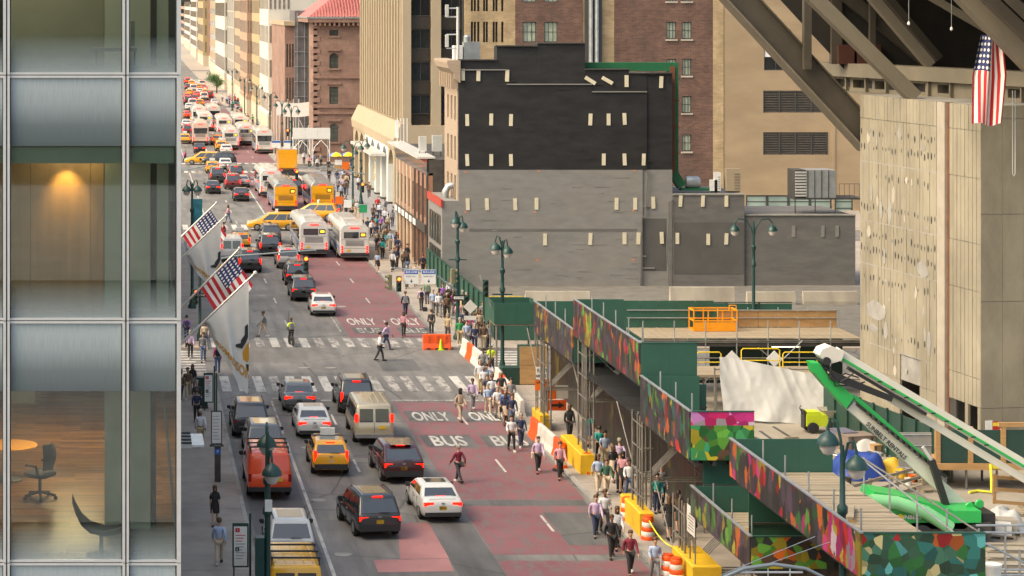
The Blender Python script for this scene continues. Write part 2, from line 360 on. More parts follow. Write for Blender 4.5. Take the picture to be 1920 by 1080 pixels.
for k in range(34):
    y = 73.2+12.2*k
    if any(a-12 < y < b+6 for a, b in CROSS[1:]): continue
    sheet('lane_dash', 11.04, 11.16, y-1.2, y+1.8, M_white, 0.012); sheet('lane_dash', BMID-0.06, BMID+0.06, y-1.2, y+1.8, M_white, 0.014)
rw = random.Random(3)
for y0, y1, n_ in ((131, 136.4, 16), (147.8, 152, 16), (206.8, 211.6, 16), (224.4, 229.6, 16), (299.4, 303, 16), (315.5, 318, 16)):
    for k in range(n_):
        x = 5.75+0.985*k
        worn = (y0 == 131 and 8 <= k <= 13) or (y0 == 147.8 and (k > 6 or k in (1, 3))) or rw.random() < 0.1
        sheet('crosswalk_bar', x-0.27, x+0.27, y0+rw.random()*0.2, y1, M_whiteworn if worn else M_white, 0.016)
for k in range(9): sheet('crosswalk_bar', XR+1.0, XR+4.4, 137.6+k*1.03, 138.1+k*1.03, M_white, 0.004); sheet('crosswalk_bar', 1.2, 4.8, 137.6+k*1.03, 138.1+k*1.03, M_white, 0.004)
sheet('stop_line', 10.9, BUS1, 127.9, 128.35, M_whiteworn, 0.018); sheet('stop_line', 8.2, 10.9, 128.6, 128.9, M_whiteworn, 0.018); sheet('stop_line', 8.2, BUS1, 205.4, 205.9, M_white, 0.018)
def roadtext(s, x, y, wid, ln, m=M_white):
    me = textmesh(s, 1.0, m, 0.0, bold=0.02); xs = [v.co.x for v in me.vertices]; ys = [v.co.y for v in me.vertices]
    kx = wid/(max(xs)-min(xs)); ky = ln/(max(ys)-min(ys)); cx = (max(xs)+min(xs))/2; cy = (max(ys)+min(ys))/2
    for v in me.vertices: v.co.x = (v.co.x-cx)*kx; v.co.y = (v.co.y-cy)*ky
    obj('lettering', me, road, (x, y, 0.020))
for yc, s, l_ in ((123.2, 'ONLY', 2.6), (116.3, 'BUS', 2.7)):
    for xc in (16.45, 19.55):
        sheet('lettering_ground', xc-1.3, xc+1.3, yc-1.6, yc+1.6, M_patch, 0.012); roadtext(s, xc, yc, 2.0 if s == 'ONLY' else 1.75, l_)
for xc in (16.45, 19.55):
    roadtext('ONLY', xc, 159.8, 2.0, 3.4); sheet('lettering_ground', xc-1.0, xc+1.15, 154, 157, M_patch, 0.012); roadtext('BUS', xc+0.1, 155.5, 1.6, 2.4, M_whiteworn)
    roadtext('ONLY', xc, 291, 2.0, 3.4, M_whiteworn); roadtext('BUS', xc, 285, 2.0, 3.4, M_whiteworn)
for px, py in ((643, 1040), (598, 938), (577, 840), (570, 690), (620, 690), (490, 555), (640, 575)):
    p = gr(px, py, 0.0); o = MB().lathe([(0.36, 0.0), (0.36, 0.02), (0.31, 0.024), (0.3, 0.012)], n=20).build('manhole_cover', M_conc2, road, loc=p)
# ================================================================ buildings
def windows_part(parent, name, rects, m, y0, depth, kind=None):
    pass
def window(parent, x0, x1, z0, z1, y, mf=None, mp_=None, nx=2, nz=2, face='s', sill=True, t=0.09, rec=0.18, bar=None):
    """window set in a south face at depth y (face s) or a west face at x = y (face w): frame, panes with real bars, sill"""
    mf = mf or M_frame; mp_ = mp_ or M_pane; key = ('win', round(x1-x0, 2), round(z1-z0, 2), mf.name, mp_.name, nx, nz, face)
    if key not in BOXC:
        w_, h_ = x1-x0, z1-z0; b = MB(); b.box(-w_/2, w_/2, -0.03, 0.1, -h_/2, -h_/2+t); b.box(-w_/2, w_/2, -0.03, 0.1, h_/2-t, h_/2); bb = bar or t*0.6
        b.box(-w_/2, -w_/2+t, -0.03, 0.1, -h_/2+t, h_/2-t); b.box(w_/2-t, w_/2, -0.03, 0.1, -h_/2+t, h_/2-t)
        for i in range(1, nx): xx = -w_/2+w_*i/nx; b.box(xx-bb/2, xx+bb/2, -0.01, 0.08, -h_/2+t, h_/2-t)
        for i in range(1, nz): zz = -h_/2+h_*i/nz; b.box(-w_/2+t, w_/2-t, -0.016, 0.07, zz-bb/2, zz+bb/2)
        p = MB().box(-w_/2+0.02, w_/2-0.02, 0.03, 0.06, -h_/2+0.02, h_/2-0.02)
        if face == 'w':
            for q in (b, p): q.v = [(y_, -x_, z_) for x_, y_, z_ in q.v]
        BOXC[key] = (b.mesh('window', mf), p.mesh('pane', mp_))
    c = ((x0+x1)/2, y, (z0+z1)/2) if face == 's' else (y, (x0+x1)/2, (z0+z1)/2)
    o = obj('window', BOXC[key][0], parent, c); obj('pane', BOXC[key][1], o)
    return o
def wall_with_holes(name, x0, x1, z0, z1, y, th, holes, m, parent, face='s'):
    """one wall slab with real openings (holes: x0,x1,z0,z1); face s at depth y, th towards +y (or +x for face w)"""
    xs = sorted({x0, x1, *[h[0] for h in holes], *[h[1] for h in holes]}); zs = sorted({z0, z1, *[h[2] for h in holes], *[h[3] for h in holes]})
    xs = [x for x in xs if x0 <= x <= x1]; zs = [z for z in zs if z0 <= z <= z1]; b = MB()
    solid_ = lambda i, j: 0 <= i < len(xs)-1 and 0 <= j < len(zs)-1 and not any(h[0] <= (xs[i]+xs[i+1])/2 <= h[1] and h[2] <= (zs[j]+zs[j+1])/2 <= h[3] for h in holes)
    def P(x, d, z): return (x, y+d, z) if face == 's' else (y+d, x, z)
    for i in range(len(xs)-1):
        for j in range(len(zs)-1):
            if not solid_(i, j): continue
            a, c, e, g = xs[i], xs[i+1], zs[j], zs[j+1]
            b.quad(P(a, 0, e), P(c, 0, e), P(c, 0, g), P(a, 0, g))
            if not solid_(i-1, j): b.quad(P(a, 0, e), P(a, 0, g), P(a, th, g), P(a, th, e))
            if not solid_(i+1, j): b.quad(P(c, 0, e), P(c, th, e), P(c, th, g), P(c, 0, g))
            if not solid_(i, j-1): b.quad(P(a, 0, e), P(a, th, e), P(c, th, e), P(c, 0, e))
            if not solid_(i, j+1): b.quad(P(a, 0, g), P(c, 0, g), P(c, th, g), P(a, th, g))
    return b.build(name, m, parent)
# ---- tall party-wall building north of the cleared lot (painted black over grey)
YW = 179.0
W = lambda px: (px-VX)*YW/F
Z = lambda py, Y=YW: H-(py-VY)*Y/F
t = thing('party_wall_building', 'narrow building with blank side wall painted black above grey', 'building', (0, 0, 0))
zb = Z(318)
x_a, x_b = W(860), W(1261)
def blk(name, p0, p1, y0, y1, m, dep=0.0, th=0.3): return bx(name, W(p0), W(p1), YW-dep, YW+th, Z(y1), Z(y0), m, t)
MB().box(x_a+0.4, x_b-0.02, YW+0.25, YW+8, 0, Z(141)).build('core', M_grey2, t)
blk('black_wall', 860, 1110, 158, 318, M_black); blk('black_wall', 1110, 1213, 172, 318, M_black, 0.0); blk('black_wall', 1213, 1261, 138, 318, M_black, -0.12, 0.3)
blk('black_wall', 860, 1008, 131, 158, M_black, -0.06); blk('black_wall', 860, 932, 113, 131, M_black, -0.1); blk('black_wall', 932, 1008, 87, 131, M_black, -0.1, 1.5)
blk('black_wall', 1008, 1097, 82, 158, M_black, -0.04, 3); blk('black_wall', 1097, 1110, 131, 158, M_black, -0.07); blk('black_wall', 1110, 1180, 131, 172, M_black, -0.07); blk('black_wall', 1180, 1213, 138, 172, M_black, -0.07)
for p0, p1, y_ in ((950, 1110, 157.6), (1110, 1213, 171.6), (862, 950, 130.5)): bx('ledge', W(p0), W(p1), YW-0.09, YW+0.02, Z(y_+1.4), Z(y_-0.6), M_grey, t)
for p0, p1, y_ in ((930, 1008, 86), (1008, 1097, 81), (860, 931, 112.2), (1097, 1180, 130), (1180, 1262, 137)): bx('coping', W(p0)-0.03, W(p1)+0.03, YW-0.08, YW+0.36, Z(y_+1), Z(y_-1.2), M_dsteel, t)
gx = [(W(860), W(1205), 0.0), (W(1205), W(1261), -0.10)]
for a, b_, d in gx: bx('grey_wall', a, b_, YW-d, YW+0.3, 0, zb-0.02, M_grey, t)
# raised courses of uneven masonry under the paint
rg = random.Random(9)
for k in range(46):
    x = rg.uniform(x_a+0.3, x_b-1.8); z = rg.uniform(0.6, Z(140)); L_ = rg.uniform(0.3, 1.6)
    bx('proud_course', x, x+round(L_, 1), YW-0.018, YW+0.1, z, z+0.1, M_black if z > zb+0.05 else M_grey, t) if abs(z-zb) > 0.15 else None
strips = [(868, 140), (897, 141), (951, 142), (1175, 152), (1240, 154), (876, 225), (921, 224), (958, 225), (1107, 224), (1141, 224), (1171, 223), (876, 300), (921, 300), (958, 300), (1132, 299), (1171, 299), (1207, 299),
          (877, 383), (913, 383), (966, 383), (1006, 382), (1156, 382), (1191, 382), (1225, 380), (1022, 449), (1107, 448), (1171, 447), (1197, 447), (1241, 446)]
for px, py in strips:
    o = bx('tie_plate', W(px-3.4), W(px+3.4), YW-0.05 if not 1205 < px < 1261 else YW-0.02, YW+0.06, Z(py+11), Z(py-11), M_strip, t); o.rotation_euler = (0, R(rg.uniform(-3, 3)), 0)
    MB().lathe([(0.05, 0), (0.05, 0.05), (0.02, 0.06)], n=8, axis='y').build('bolt', M_dsteel, o, loc=(0, -0.08, 0)) if 0 else None
for px, py, a in ((1107, 151, 58), (1139, 151, 60)):
    o = bx('tie_plate', W(px-3.4), W(px+3.4), YW-0.05, YW+0.07, Z(py+11), Z(py-11), M_strip, t); o.rotation_euler = (0, R(-a), 0)
# crack lines: recessed seams of the neighbour's removed chimney breasts
cr = [(1214, 318), (1213, 345), (1211, 372), (1210, 405), (1203, 408), (1202, 440), (1201, 500), (1200, 548)]
for (p0, y0), (p1, y1) in zip(cr, cr[1:]): MB().beam((W(p0), YW-0.11, Z(y0)), (W(p1), YW-0.11, Z(y1)), 0.07, 0.1, up=(0, 1, 0)).build('seam', M_grey2, t)
cr = [(1262, 372), (1254, 380), (1254, 400), (1253, 425), (1250, 450), (1250, 480), (1253, 500), (1252, 525), (1256, 548)]
for (p0, y0), (p1, y1) in zip(cr, cr[1:]): MB().beam((W(p0), YW-0.12, Z(y0)), (W(p1), YW-0.12, Z(y1)), 0.08, 0.1, up=(0, 1, 0)).build('seam', M_grey2, t)
# its street front: tan brick, cornice, narrow windows
M_tanb = mat('tan_brick', (0.36, 0.28, 0.21), 0.85, var=0.12, scale=2, stretch=(1, 1, 4))
holes = []
for zc in (14.1, 10.9, 7.8, 5.0):
    for yc in (180.6, 182.6, 184.6): holes.append((yc-0.5, yc+0.5, zc-0.95, zc+0.95))
wall_with_holes('front_wall', YW+0.28, 186.6, 0, 17.2, x_a-0.05, 0.35, holes, M_tanb, t, 'w')
for h_ in holes: window(t, h_[0], h_[1], h_[2], h_[3], x_a+0.2, face='w', nx=1, nz=2)
b = MB(); prof = [(-0.0, 16.2), (-0.35, 16.5), (-0.4, 16.9), (-0.8, 17.3), (-0.95, 17.75), (-0.95, 17.95), (0.1, 17.95), (0.1, 16.2)]
b.prism([(x_a+p, YW-0.3, z) for p, z in prof], (0, 7.8, 0)).build('cornice', M_tanb, t)
for k in range(7): bx('cornice_bracket', x_a-0.6, x_a-0.03, YW+0.2+k*1.05, YW+0.5+k*1.05, 15.7, 16.9, M_tanb, t)
# lower neighbours of the same wall line
t = thing('grey_annex', 'low grey painted annex wall beside the black wall building', 'building', (0, 0, 0))
bx('wall', W(1261.5), W(1396), YW+0.04, YW+9, 0, Z(366), M_grey2, t); bx('coping', W(1261.5), W(1397), YW-0.05, YW+0.4, Z(366)+0.005, Z(363), M_conc2, t)
for px, py in ((1276, 377), (1318, 377), (1362, 377), (1270, 447), (1328, 449), (1362, 448)):
    o = bx('tie_plate', W(px-3.2), W(px+3.2), YW-0.05, YW+0.02, Z(py+10.5), Z(py-10.5), M_strip, t); o.rotation_euler = (0, R(rg.uniform(-3, 3)), 0)
bx('dark_patch', W(1264), W(1394), YW+0.02, YW+0.05, Z(514), Z(417), mat('darker_grey_paint', (0.1, 0.096, 0.092), 0.7, var=0.15, scale=0.8), t)  # darker grey band low on this wall
t = thing('lower_annex', 'lowest dark grey brick annex behind the tall single street lamp', 'building', (0, 0, 0))
bx('wall', W(1398), W(1606), YW+0.3, YW+9, 0, Z(405), M_grey2, t); bx('coping', W(1398), W(1606), YW+0.2, YW+0.6, Z(405)+0.005, Z(402.5), M_conc2, t)
for px in (1490, 1545, 1572): bx('tie_plate', W(px-3), W(px+3), YW+0.25, YW+0.33, Z(445), Z(424), M_grey, t)
t = bpy.data.objects['party_wall_building']
bx('dark_patch', W(1206), W(1250), YW+0.085, YW+0.2, Z(508), Z(410), MATS['darker_grey_paint'], t); bx('dark_patch', W(880), W(1195), YW-0.012, YW+0.1, Z(434), Z(429), M_grey2, t)
for px, py in ((873, 323), (1010, 321), (1190, 320), (873, 398), (1003, 398), (1188, 395), (1008, 488), (1187, 487)): bx('orange_mark', W(px)-0.1, W(px)+0.1, YW-0.01, YW+0.02, Z(py)-0.06, Z(py)+0.06, mat('orange_mark', (0.6, 0.22, 0.1), 0.7), t)
# ---- shops between the party wall building and the corner
t = thing('low_shop', 'single storey corner shop with red roof edge beside grey wall', 'building', (0, 0, 0))
bx('wall', BL+0.02, x_a+1.2, 179.02, 187.3, 0, 6.85, M_grey, t)
bx('roof_edge', BL-0.1, BL+0.05, 178.9, 187.3, 6.35, 6.95, mat('red_trim', (0.42, 0.05, 0.03), 0.5), t)
for y0, y1 in ((179.9, 181.3), (181.5, 182.9), (183.1, 184.5), (184.7, 186.1)):
    window(t, y0, y1, 3.3, 5.6, BL-0.03, face='w', nx=1, nz=1); window(t, y0, y1, 0.4, 2.9, BL-0.03, face='w', nx=1, nz=1)
t = thing('shop_row', 'two storey brick shop row with tall glass bays and shop signs', 'building', (0, 0, 0))
M_shopb = mat('shop_brick', (0.3, 0.16, 0.11), 0.8, var=0.2, scale=3)
M_shopw = mat('shop_stone', (0.55, 0.47, 0.36), 0.7, var=0.1)
holes = []
ys = [187.9+2.65*k for k in range(8)]
for y in ys: holes += [(y, y+2.0, 4.5, 7.0), (y, y+2.0, 0.3, 3.3)]
wall_with_holes('front_wall', 187.4, 209, 0, 8.2, BL, 0.4, holes, M_shopb, t, 'w')
for y in ys:
    window(t, y, y+2.0, 4.5, 7.0, BL+0.2, face='w', nx=2, nz=2, mp_=M_glassd); window(t, y, y+2.0, 0.3, 3.3, BL+0.2, face='w', nx=1, nz=1, mp_=mat('shop_glass', (0.3, 0.22, 0.12), 0.15, var=0.6, scale=0.8))
for y in ys+[209.0-0.3]: bx('pilaster', BL-0.12, BL+0.05, y-0.5, y-0.12, 0, 8.2, M_shopw if y > 198 else M_dsteel, t)
bx('back_block', BL+0.42, BL+12, 187.4, 209, 0, 8.4, M_dsteel, t)
bx('sign_band', BL-0.25, BL-0.13, 187.6, 208.8, 3.4, 4.1, M_dsteel, t)
for y in ys[2:]: bx('sign_panel', BL-0.3, BL-0.26, y+0.2, y+1.9, 3.5, 4.0, M_whitep, t)
b = MB().box(BL-0.9, BL+0.6, 187.4, 209, 9.6, 9.75); b.build('canopy', M_metalw, t)
bx('dark_glass_band', BL-0.1, BL+0.1, 187.4, 209, 8.25, 9.55, M_glassd, t); bx('red_band', BL-0.2, BL-0.1, 187.4, 209, 9.3, 9.58, mat('red_trim', (0.42, 0.05, 0.03), 0.5), t)
bx('roof', BL+0.1, BL+12, 187.4, 209, 8.4, 9.5, M_dsteel, t)
# ---- cream tower with deep fins (number on its arcade)
t = thing('cream_tower', 'cream office tower with deep vertical fins above an arched arcade', 'building', (0, 0, 0))
TX, TY0, TY1 = 29.8, 246.0, 291.0
M_bronze = mat('bronze_spandrel', (0.035, 0.028, 0.022), 0.35, var=0.2)
bx('core', TX+0.9, TX+26, TY0+0.5, TY1, 9.2, 70, M_bronze, t)
nf = 17
for k in range(nf):
    y = TY0+1.9+(TY1-TY0-2.4)*k/(nf-1); bx('fin', TX-0.05, TX+0.92, y-0.36, y+0.36, 9.6, 70, M_cream, t)
for k in range(17):
    z = 11.9+3.55*k; bx('floor_band', TX+0.5, TX+0.88, TY0+1.2, TY1-0.2, z, z+0.9, M_bronze, t)
S = lambda px: (px-VX)*TY0/F
for p0, p1 in ((754, 770), (808, 826), (868, 886), (926, 944)): bx('pier', S(p0), S(p1), TY0-0.4, TY0+0.5, 9.2, 70, M_cream, t)
for p0, p1 in ((770, 808), (826, 868), (886, 926)):
    for k in range(16):
        z = 10.4+3.55*k; a, c = S(p0), S(p1)
        bx('spandrel', a, c, TY0+0.1, TY0+0.49, z+2.15, z+3.5, M_bronze, t); window(t, a+0.02, c-0.02, z, z+2.1, TY0+0.25, mf=M_dsteel, mp_=M_glassd, nx=2, nz=1, t=0.07)
b = MB().prism([(TX+0.9, TY0-0.6, 6.4), (TX-1.0, TY0-0.6, 6.6), (TX-1.1, TY0-0.6, 7.6), (TX-0.2, TY0-0.6, 9.4), (TX+0.9, TY0-0.6, 9.4)], (0, TY1-TY0+1.2, 0)); b.build('cornice', M_cream, t)
bx('cornice', TX+0.9, TX+26, TY0-0.6, TY0+0.6, 6.4, 9.2, M_cream, t)
bx('lobby_wall', TX+2.6, TX+3, TY0, TY1, 0.1, 6.4, mat('lobby_wall', (0.3, 0.29, 0.27), 0.4), t); bx('core', TX+3, TX+26, TY0, TY1, 0.1, 6.4, M_cream, t)
M_pale = mat('pale_panel', (0.68, 0.7, 0.68), 0.35, var=0.05)
bay = 6.2
for k in range(8):
    y = TY0+0.6+k*bay
    if y > TY1: break
    m_ = M_pale if 1 <= k <= 4 else M_cream
    bx('arcade_column', TX-0.9, TX+0.6, y-0.75, y+0.75, 0.12, 4.6, m_, t); bx('column_plinth', TX-0.95, TX+0.65, y-0.8, y+0.8, 0.1, 0.35, M_dsteel, t)
    if y+bay < TY1+3:
        pts = [(TX-0.85, y+0.75, 4.6), (TX-0.85, y+0.75, 6.5), (TX-0.85, y+bay-0.75, 6.5), (TX-0.85, y+bay-0.75, 4.6)]
        rr = (bay-1.5)/2; arc = [(TX-0.85, y+bay/2+rr*math.cos(R(a)), 4.6+1.75*math.sin(R(a))) for a in range(0, 181, 15)]
        MB().prism(pts[:3]+pts[3:]+arc[1:-1], (1.2, 0, 0)).build('arch', m_ if m_ is M_cream else M_pale, t)
    bx('arch_block', TX-0.88, TX+0.4, y-0.75, y+0.75, 4.6, 6.5, m_, t)
bx('entrance_canopy', TX-2.6, TX-0.95, TY0+8, TY0+31, 5.3, 5.6, M_metalw, t)
for k, ch in enumerate('437'):
    o = obj('lettering', textmesh(ch, 1.3, mat('gilt', (0.8, 0.55, 0.15), 0.3, metal=0.6), 0.03), t, (TX-0.97, TY0+0.6+bay*3+0.0, 4.3-k*1.15)); o.rotation_euler = (R(90), 0, R(-70))
sheet('plaza', BL, 60, 224, 303, M_plaza, 0.137, None)['kind'] = 'structure'
# ---- brick block and tan blank wall north of the side street
YB = 244.0
B = lambda px: (px-VX)*YB/F
ZB = lambda py: Z(py, YB)
t = thing('brick_apartment_block', 'sooty red and yellow brick block behind the black wall', 'building', (0, 0, 0))
def wset(pxs, pys, w_, h_): return [(B(px)-w_/2, B(px)+w_/2, ZB(py)-h_/2, ZB(py)+h_/2) for px in pxs for py in pys]
slots = wset([885, 890.5, 897, 908, 913, 926, 931, 942], [2, 60], 0.25, 2.2)
wall_with_holes('yellow_wall', B(872), B(966), 0, 60, YB+0.02, 0.5, slots, M_ybrick, t)
bx('slot_back', B(872), B(965), YB+0.5, YB+12, 0, 60, M_frame, t)
h2 = wset([993, 1033], [60, -15], 1.45, 2.2)
wall_with_holes('brick_wall', B(966), B(1092), 0, 60, YB, 0.5, h2, M_brick, t); bx('core', B(966), B(1092), YB+0.51, YB+12, 0, 60, M_frame, t)
bx('yellow_wall', B(1092), B(1152), YB+0.1, YB+12, 0, 60, M_ybrick, t)
h3 = wset([1259, 1288], [-14, 57], 1.05, 1.85)+wset([1288], [126, 196, 268], 1.0, 1.8)+wset([1259], [126, 196], 1.0, 1.8)
wall_with_holes('brick_wall', B(1152), B(1337), 0, 60, YB+0.03, 0.5, h3, M_brick, t); bx('core', B(1152), B(1337), YB+0.54, YB+12, 0, 60, M_frame, t)
bx('yellow_wall', B(1337), B(1357), YB, YB+12, 0, 60, M_ybrick, t)
M_blind = mat('window_blind_green', (0.3, 0.34, 0.26), 0.4, var=0.35, scale=1.2)
for h_ in h2: window(t, *h_, YB+0.2, mp_=M_blind, nx=3, nz=2, bar=0.05)
for h_ in h3: window(t, *h_, YB+0.22, mp_=M_blind, nx=3, nz=2, bar=0.05); bx('sill', h_[0]-0.12, h_[1]+0.12, YB-0.12, YB+0.2, h_[2]-0.2, h_[2]-0.02, M_conc, t)
for px in (1106, 1117): rod('vent_pipe', (B(px), YB-0.5, 8), (B(px), YB-0.5, 24), 0.22, M_steel, t)
bx('shaft', B(1096), B(1128), YB-0.2, YB+0.12, 0, 60, M_frame, t)
t = thing('tan_blank_building', 'blank tan building wall with two louvred vents and one window', 'building', (0, 0, 0))
lou = [(B(1432), B(1552), ZB(211), ZB(170)), (B(1432), B(1552), ZB(290), ZB(248))]
win = [(B(1433), B(1478), ZB(132), ZB(92))]
low = [(B(1399), B(1600), ZB(403), ZB(366))]
wall_with_holes('wall', B(1358), B(1700), -0.5, 60, YB+0.04, 0.5, lou+win+low, M_tan, t); bx('core', B(1358), B(1700), YB+0.56, YB+14, 0, 60, M_frame, t)
M_lou = mat('louvre_metal', (0.13, 0.115, 0.1), 0.5, var=0.2)
for x0, x1, z0, z1 in lou:
    n_ = 13
    for k in range(n_): o = bx('louvre_slat', x0, x1, YB+0.1, YB+0.3, z0+(z1-z0)*(k+0.25)/n_, z0+(z1-z0)*(k+0.62)/n_, M_lou, t)
    for k in range(5): xx = x0+(x1-x0)*k/4; bx('louvre_mullion', xx-0.05, xx+0.05, YB+0.02, YB+0.34, z0, z1, M_frame, t)
window(t, *win[0], YB+0.2, mp_=M_glassd, nx=2, nz=1); bx('blind', win[0][0]+0.1, win[0][1]-0.1, YB+0.16, YB+0.22, win[0][3]-0.85, win[0][3]-0.1, M_whitep, t)
for k in range(5):
    x0 = low[0][0]+(low[0][1]-low[0][0])*k/5; x1 = low[0][0]+(low[0][1]-low[0][0])*(k+1)/5; window(t, x0, x1, low[0][2], low[0][3], YB+0.2, mp_=M_panegreen, nx=1, nz=3, t=0.14)
for x_, z_ in ((B(1552), 0),): bx('pilaster', B(1560), B(1566), YB-0.05, YB+0.1, 0, 60, M_tan, t)
# ---- brownstone mansion with red tiled roof
t = thing('brownstone_mansion', 'brownstone palazzo with arched windows and red tiled hip roof', 'building', (0, 0, 0))
YV = 318.0; V = lambda px: (px-VX)*YV/F; ZV = lambda py: Z(py, YV)
vx0, vx1, vz = V(588), V(735), ZV(42)
cols = [626, 688]; wins = []
for px in cols:
    for y0, y1 in ((56, 67), (100, 128), (163, 195), (232, 266)): wins.append((V(px)-0.62, V(px)+0.62, ZV(y1), ZV(y0)))
wall_with_holes('wall', vx0, vx1, 0, vz, YV, 0.5, wins, M_brown, t); 
wv = []
for yy in (319.6, 321.2, 322.8):
    for y0, y1 in ((50, 65), (88, 130), (155, 200)): wv.append((yy-0.4, yy+0.4, ZV(y1), ZV(y0)))
wall_with_holes('side_wall', YV, YV+8, 0, vz, vx0, 0.5, wv, M_brown, t, 'w'); bx('core', vx0+0.51, vx1, YV+0.51, YV+24, 0, vz, M_frame, t)
for i, h_ in enumerate(wins):
    window(t, *h_, YV+0.15, mp_=M_pane, nx=2, nz=4, t=0.07); bx('lintel', h_[0]-0.35, h_[1]+0.35, YV-0.25, YV-0.003, h_[3]+0.35, h_[3]+0.6, M_brown, t); bx('sill', h_[0]-0.25, h_[1]+0.25, YV-0.18, YV-0.003, h_[2]-0.25, h_[2], M_brown, t)
    if i % 4 in (1, 3):
        arc = [(h_[0]-0.01, YV-0.05, h_[3]+0.02)]+[((h_[0]+h_[1])/2-0.64*math.cos(R(a)), YV-0.05, h_[3]-0.6+0.62*math.sin(R(a))) for a in range(0, 181, 20)]+[(h_[1]+0.01, YV-0.05, h_[3]+0.02)]
        MB().prism(arc, (0, 0.16, 0)).build('window_arch', M_brown, t)
for h_ in wv: window(t, *h_, vx0+0.15, face='w', mp_=M_glassd, nx=1, nz=2)
for z_ in (ZV(145), ZV(200), ZV(212), ZV(290)): bx('string_course', vx0-0.15, vx1, YV-0.2, YV-0.003, z_-0.15, z_+0.15, M_brown, t)
for k in range(22): z_ = 0.8+k*0.86; bx('quoin', vx0-0.06, vx0+(0.9 if k % 2 else 0.55), YV-0.08, YV+0.3, z_, z_+0.6, M_brown, t)
bx('cornice', vx0-0.9, vx1, YV-0.9, YV+24, vz, vz+0.55, M_brown, t)
for k in range(17): bx('cornice_bracket', vx0+0.1+k*0.66, vx0+0.35+k*0.66, YV-0.8, YV-0.003, vz-0.45, vz-0.003, M_brown, t)
bx('gutter', vx0-1.0, vx1, YV-1.0, YV+24, vz+0.551, vz+0.8, M_steel, t)
M_rtile = mat('red_roof_tile', (0.42, 0.14, 0.13), 0.7, var=0.15, scale=2)
rb = MB(); ax, ay, bz = vx0-0.8, YV-0.8, vz+0.8; rb.add([(ax, ay, bz), (vx1+12, ay, bz), (vx1+12, ay+13, bz+6.5), (ax+9, ay+11, bz+6.5), (ax, ay+24, bz), (ax+9, ay+14, bz+6.5), (vx1+12, ay+24, bz)], [(0, 1, 2, 3), (0, 3, 5, 4), (3, 2, 6, 5)]); rb.build('roof', M_rtile, t)
for k in range(40):
    x_ = ax+0.4+k*0.42; top = min(1.0, (x_-ax)/9.0)
    MB().beam((x_, ay+0.02, bz+0.05), (x_, ay+0.02+11*top, bz+0.05+6.5*top), 0.12, 0.1).build('roof_rib', M_rtile, t)
M_net = mat('scaffold_netting', (0.13, 0.12, 0.13), 0.8, var=0.3, scale=1)
t = thing('mansion_side_wing', 'narrow brownstone wing wrapped in dark scaffold netting', 'building', (0, 0, 0))
YV2 = 336.0; V2 = lambda px: (px-VX)*YV2/F
bx('wall', V2(534), V2(552), YV2, YV2+30, 0, Z(48, YV2), M_brown, t); bx('netting', V2(552), V2(588), YV2-0.5, YV2+10, 0, Z(20, YV2), M_net, t); bx('cornice', V2(532), V2(553), YV2-0.6, YV2+30, Z(48, YV2), Z(40, YV2), M_cream, t)
for k in range(8): bx('scaffold_ledger', V2(552), V2(588), YV2-0.7, YV2-0.6, 2+k*2.2, 2.08+k*2.2, M_steel, t)
for k in range(3): bx('scaffold_standard', V2(556)+k*1.1, V2(556)+k*1.1+0.08, YV2-0.82, YV2-0.72, 0, 21, M_steel, t)
for k in range(3):
    for z0 in (3, 8, 13): bx('window', V2(537)+k*0.42, V2(537)+k*0.42+0.2, YV2-0.03, YV2+0.1, z0, z0+3.4, M_glassd, t)
# ---- towers of the avenue beyond
def tower(px0, px1, Y, label, m, wins=None, mw=None, top=120, fx=0.6, fz=0.6, storey=3.9, nx=4, west=True, depth=30, finny=False):
    x0, x1 = (px0-VX)*Y/F, (px1-VX)*Y/F
    t = thing('avenue_tower', label, 'building', (0, 0, 0), group='towers lining the avenue far away')
    bx('wall', x0, x1+20, Y, Y+depth, 0, top, m, t)
    mw = mw or M_glassd; b = MB(); n = int(min(top, 30)/storey)
    for i in range(nx):
        for j in range(n):
            cx = x0+(x1-x0)*(i+0.5)/nx; hw = (x1-x0)/nx*fx/2; z = 5+j*storey
            b.box(cx-hw, cx+hw, Y-0.06, Y+0.1, z, z+storey*fz)
    o = b.build('window_grid', mw, t, kind='stuff')
    if west:
        b = MB(); ny = max(3, int(depth/3.2))
        for i in range(ny):
            for j in range(n):
                cy = Y+depth*(i+0.5)/ny; hw = depth/ny*fx/2; z = 5+j*storey; b.box(x0-0.06, x0+0.1, cy-hw, cy+hw, z, z+storey*fz)
        b.build('window_grid', mw, t, kind='stuff')
    bx('base_band', x0-0.15, x1, Y-0.15, Y+depth, 4.0, 4.6, m, t); bx('shopfront', x0-0.08, x1, Y-0.08, Y+depth, 0.2, 3.9, M_shopw, t)
    return t
M_t1 = mat('white_tower_stone', (0.58, 0.55, 0.49), 0.6, var=0.08, scale=0.3); M_t2 = mat('tan_tower_brick', (0.42, 0.3, 0.2), 0.8, var=0.1, scale=0.4, stretch=(1, 1, 0.3)); M_t3 = mat('rosy_tower_brick', (0.4, 0.26, 0.185), 0.8, var=0.1, scale=0.5)
M_t4 = mat('pale_grey_tower', (0.55, 0.54, 0.5), 0.6, var=0.1); M_t5 = mat('maroon_tower', (0.25, 0.1, 0.1), 0.6); M_t6 = mat('ochre_tower', (0.42, 0.32, 0.18), 0.6); M_t7 = mat('glass_tower', (0.42, 0.42, 0.4), 0.2, var=0.35, scale=0.2)
M_wt = mat('tower_window', (0.2, 0.17, 0.14), 0.2, var=0.4)
tower(503, 545, 366, 'white stone tower with paired dark window slots behind the mansion', M_t1, nx=5, storey=5.5, fz=0.5, fx=0.45, depth=24, mw=M_wt)
tower(487, 503, 408, 'ochre brick tower with narrow windows past the white stone tower', M_t6, nx=3, depth=26, mw=M_wt, fx=0.4)
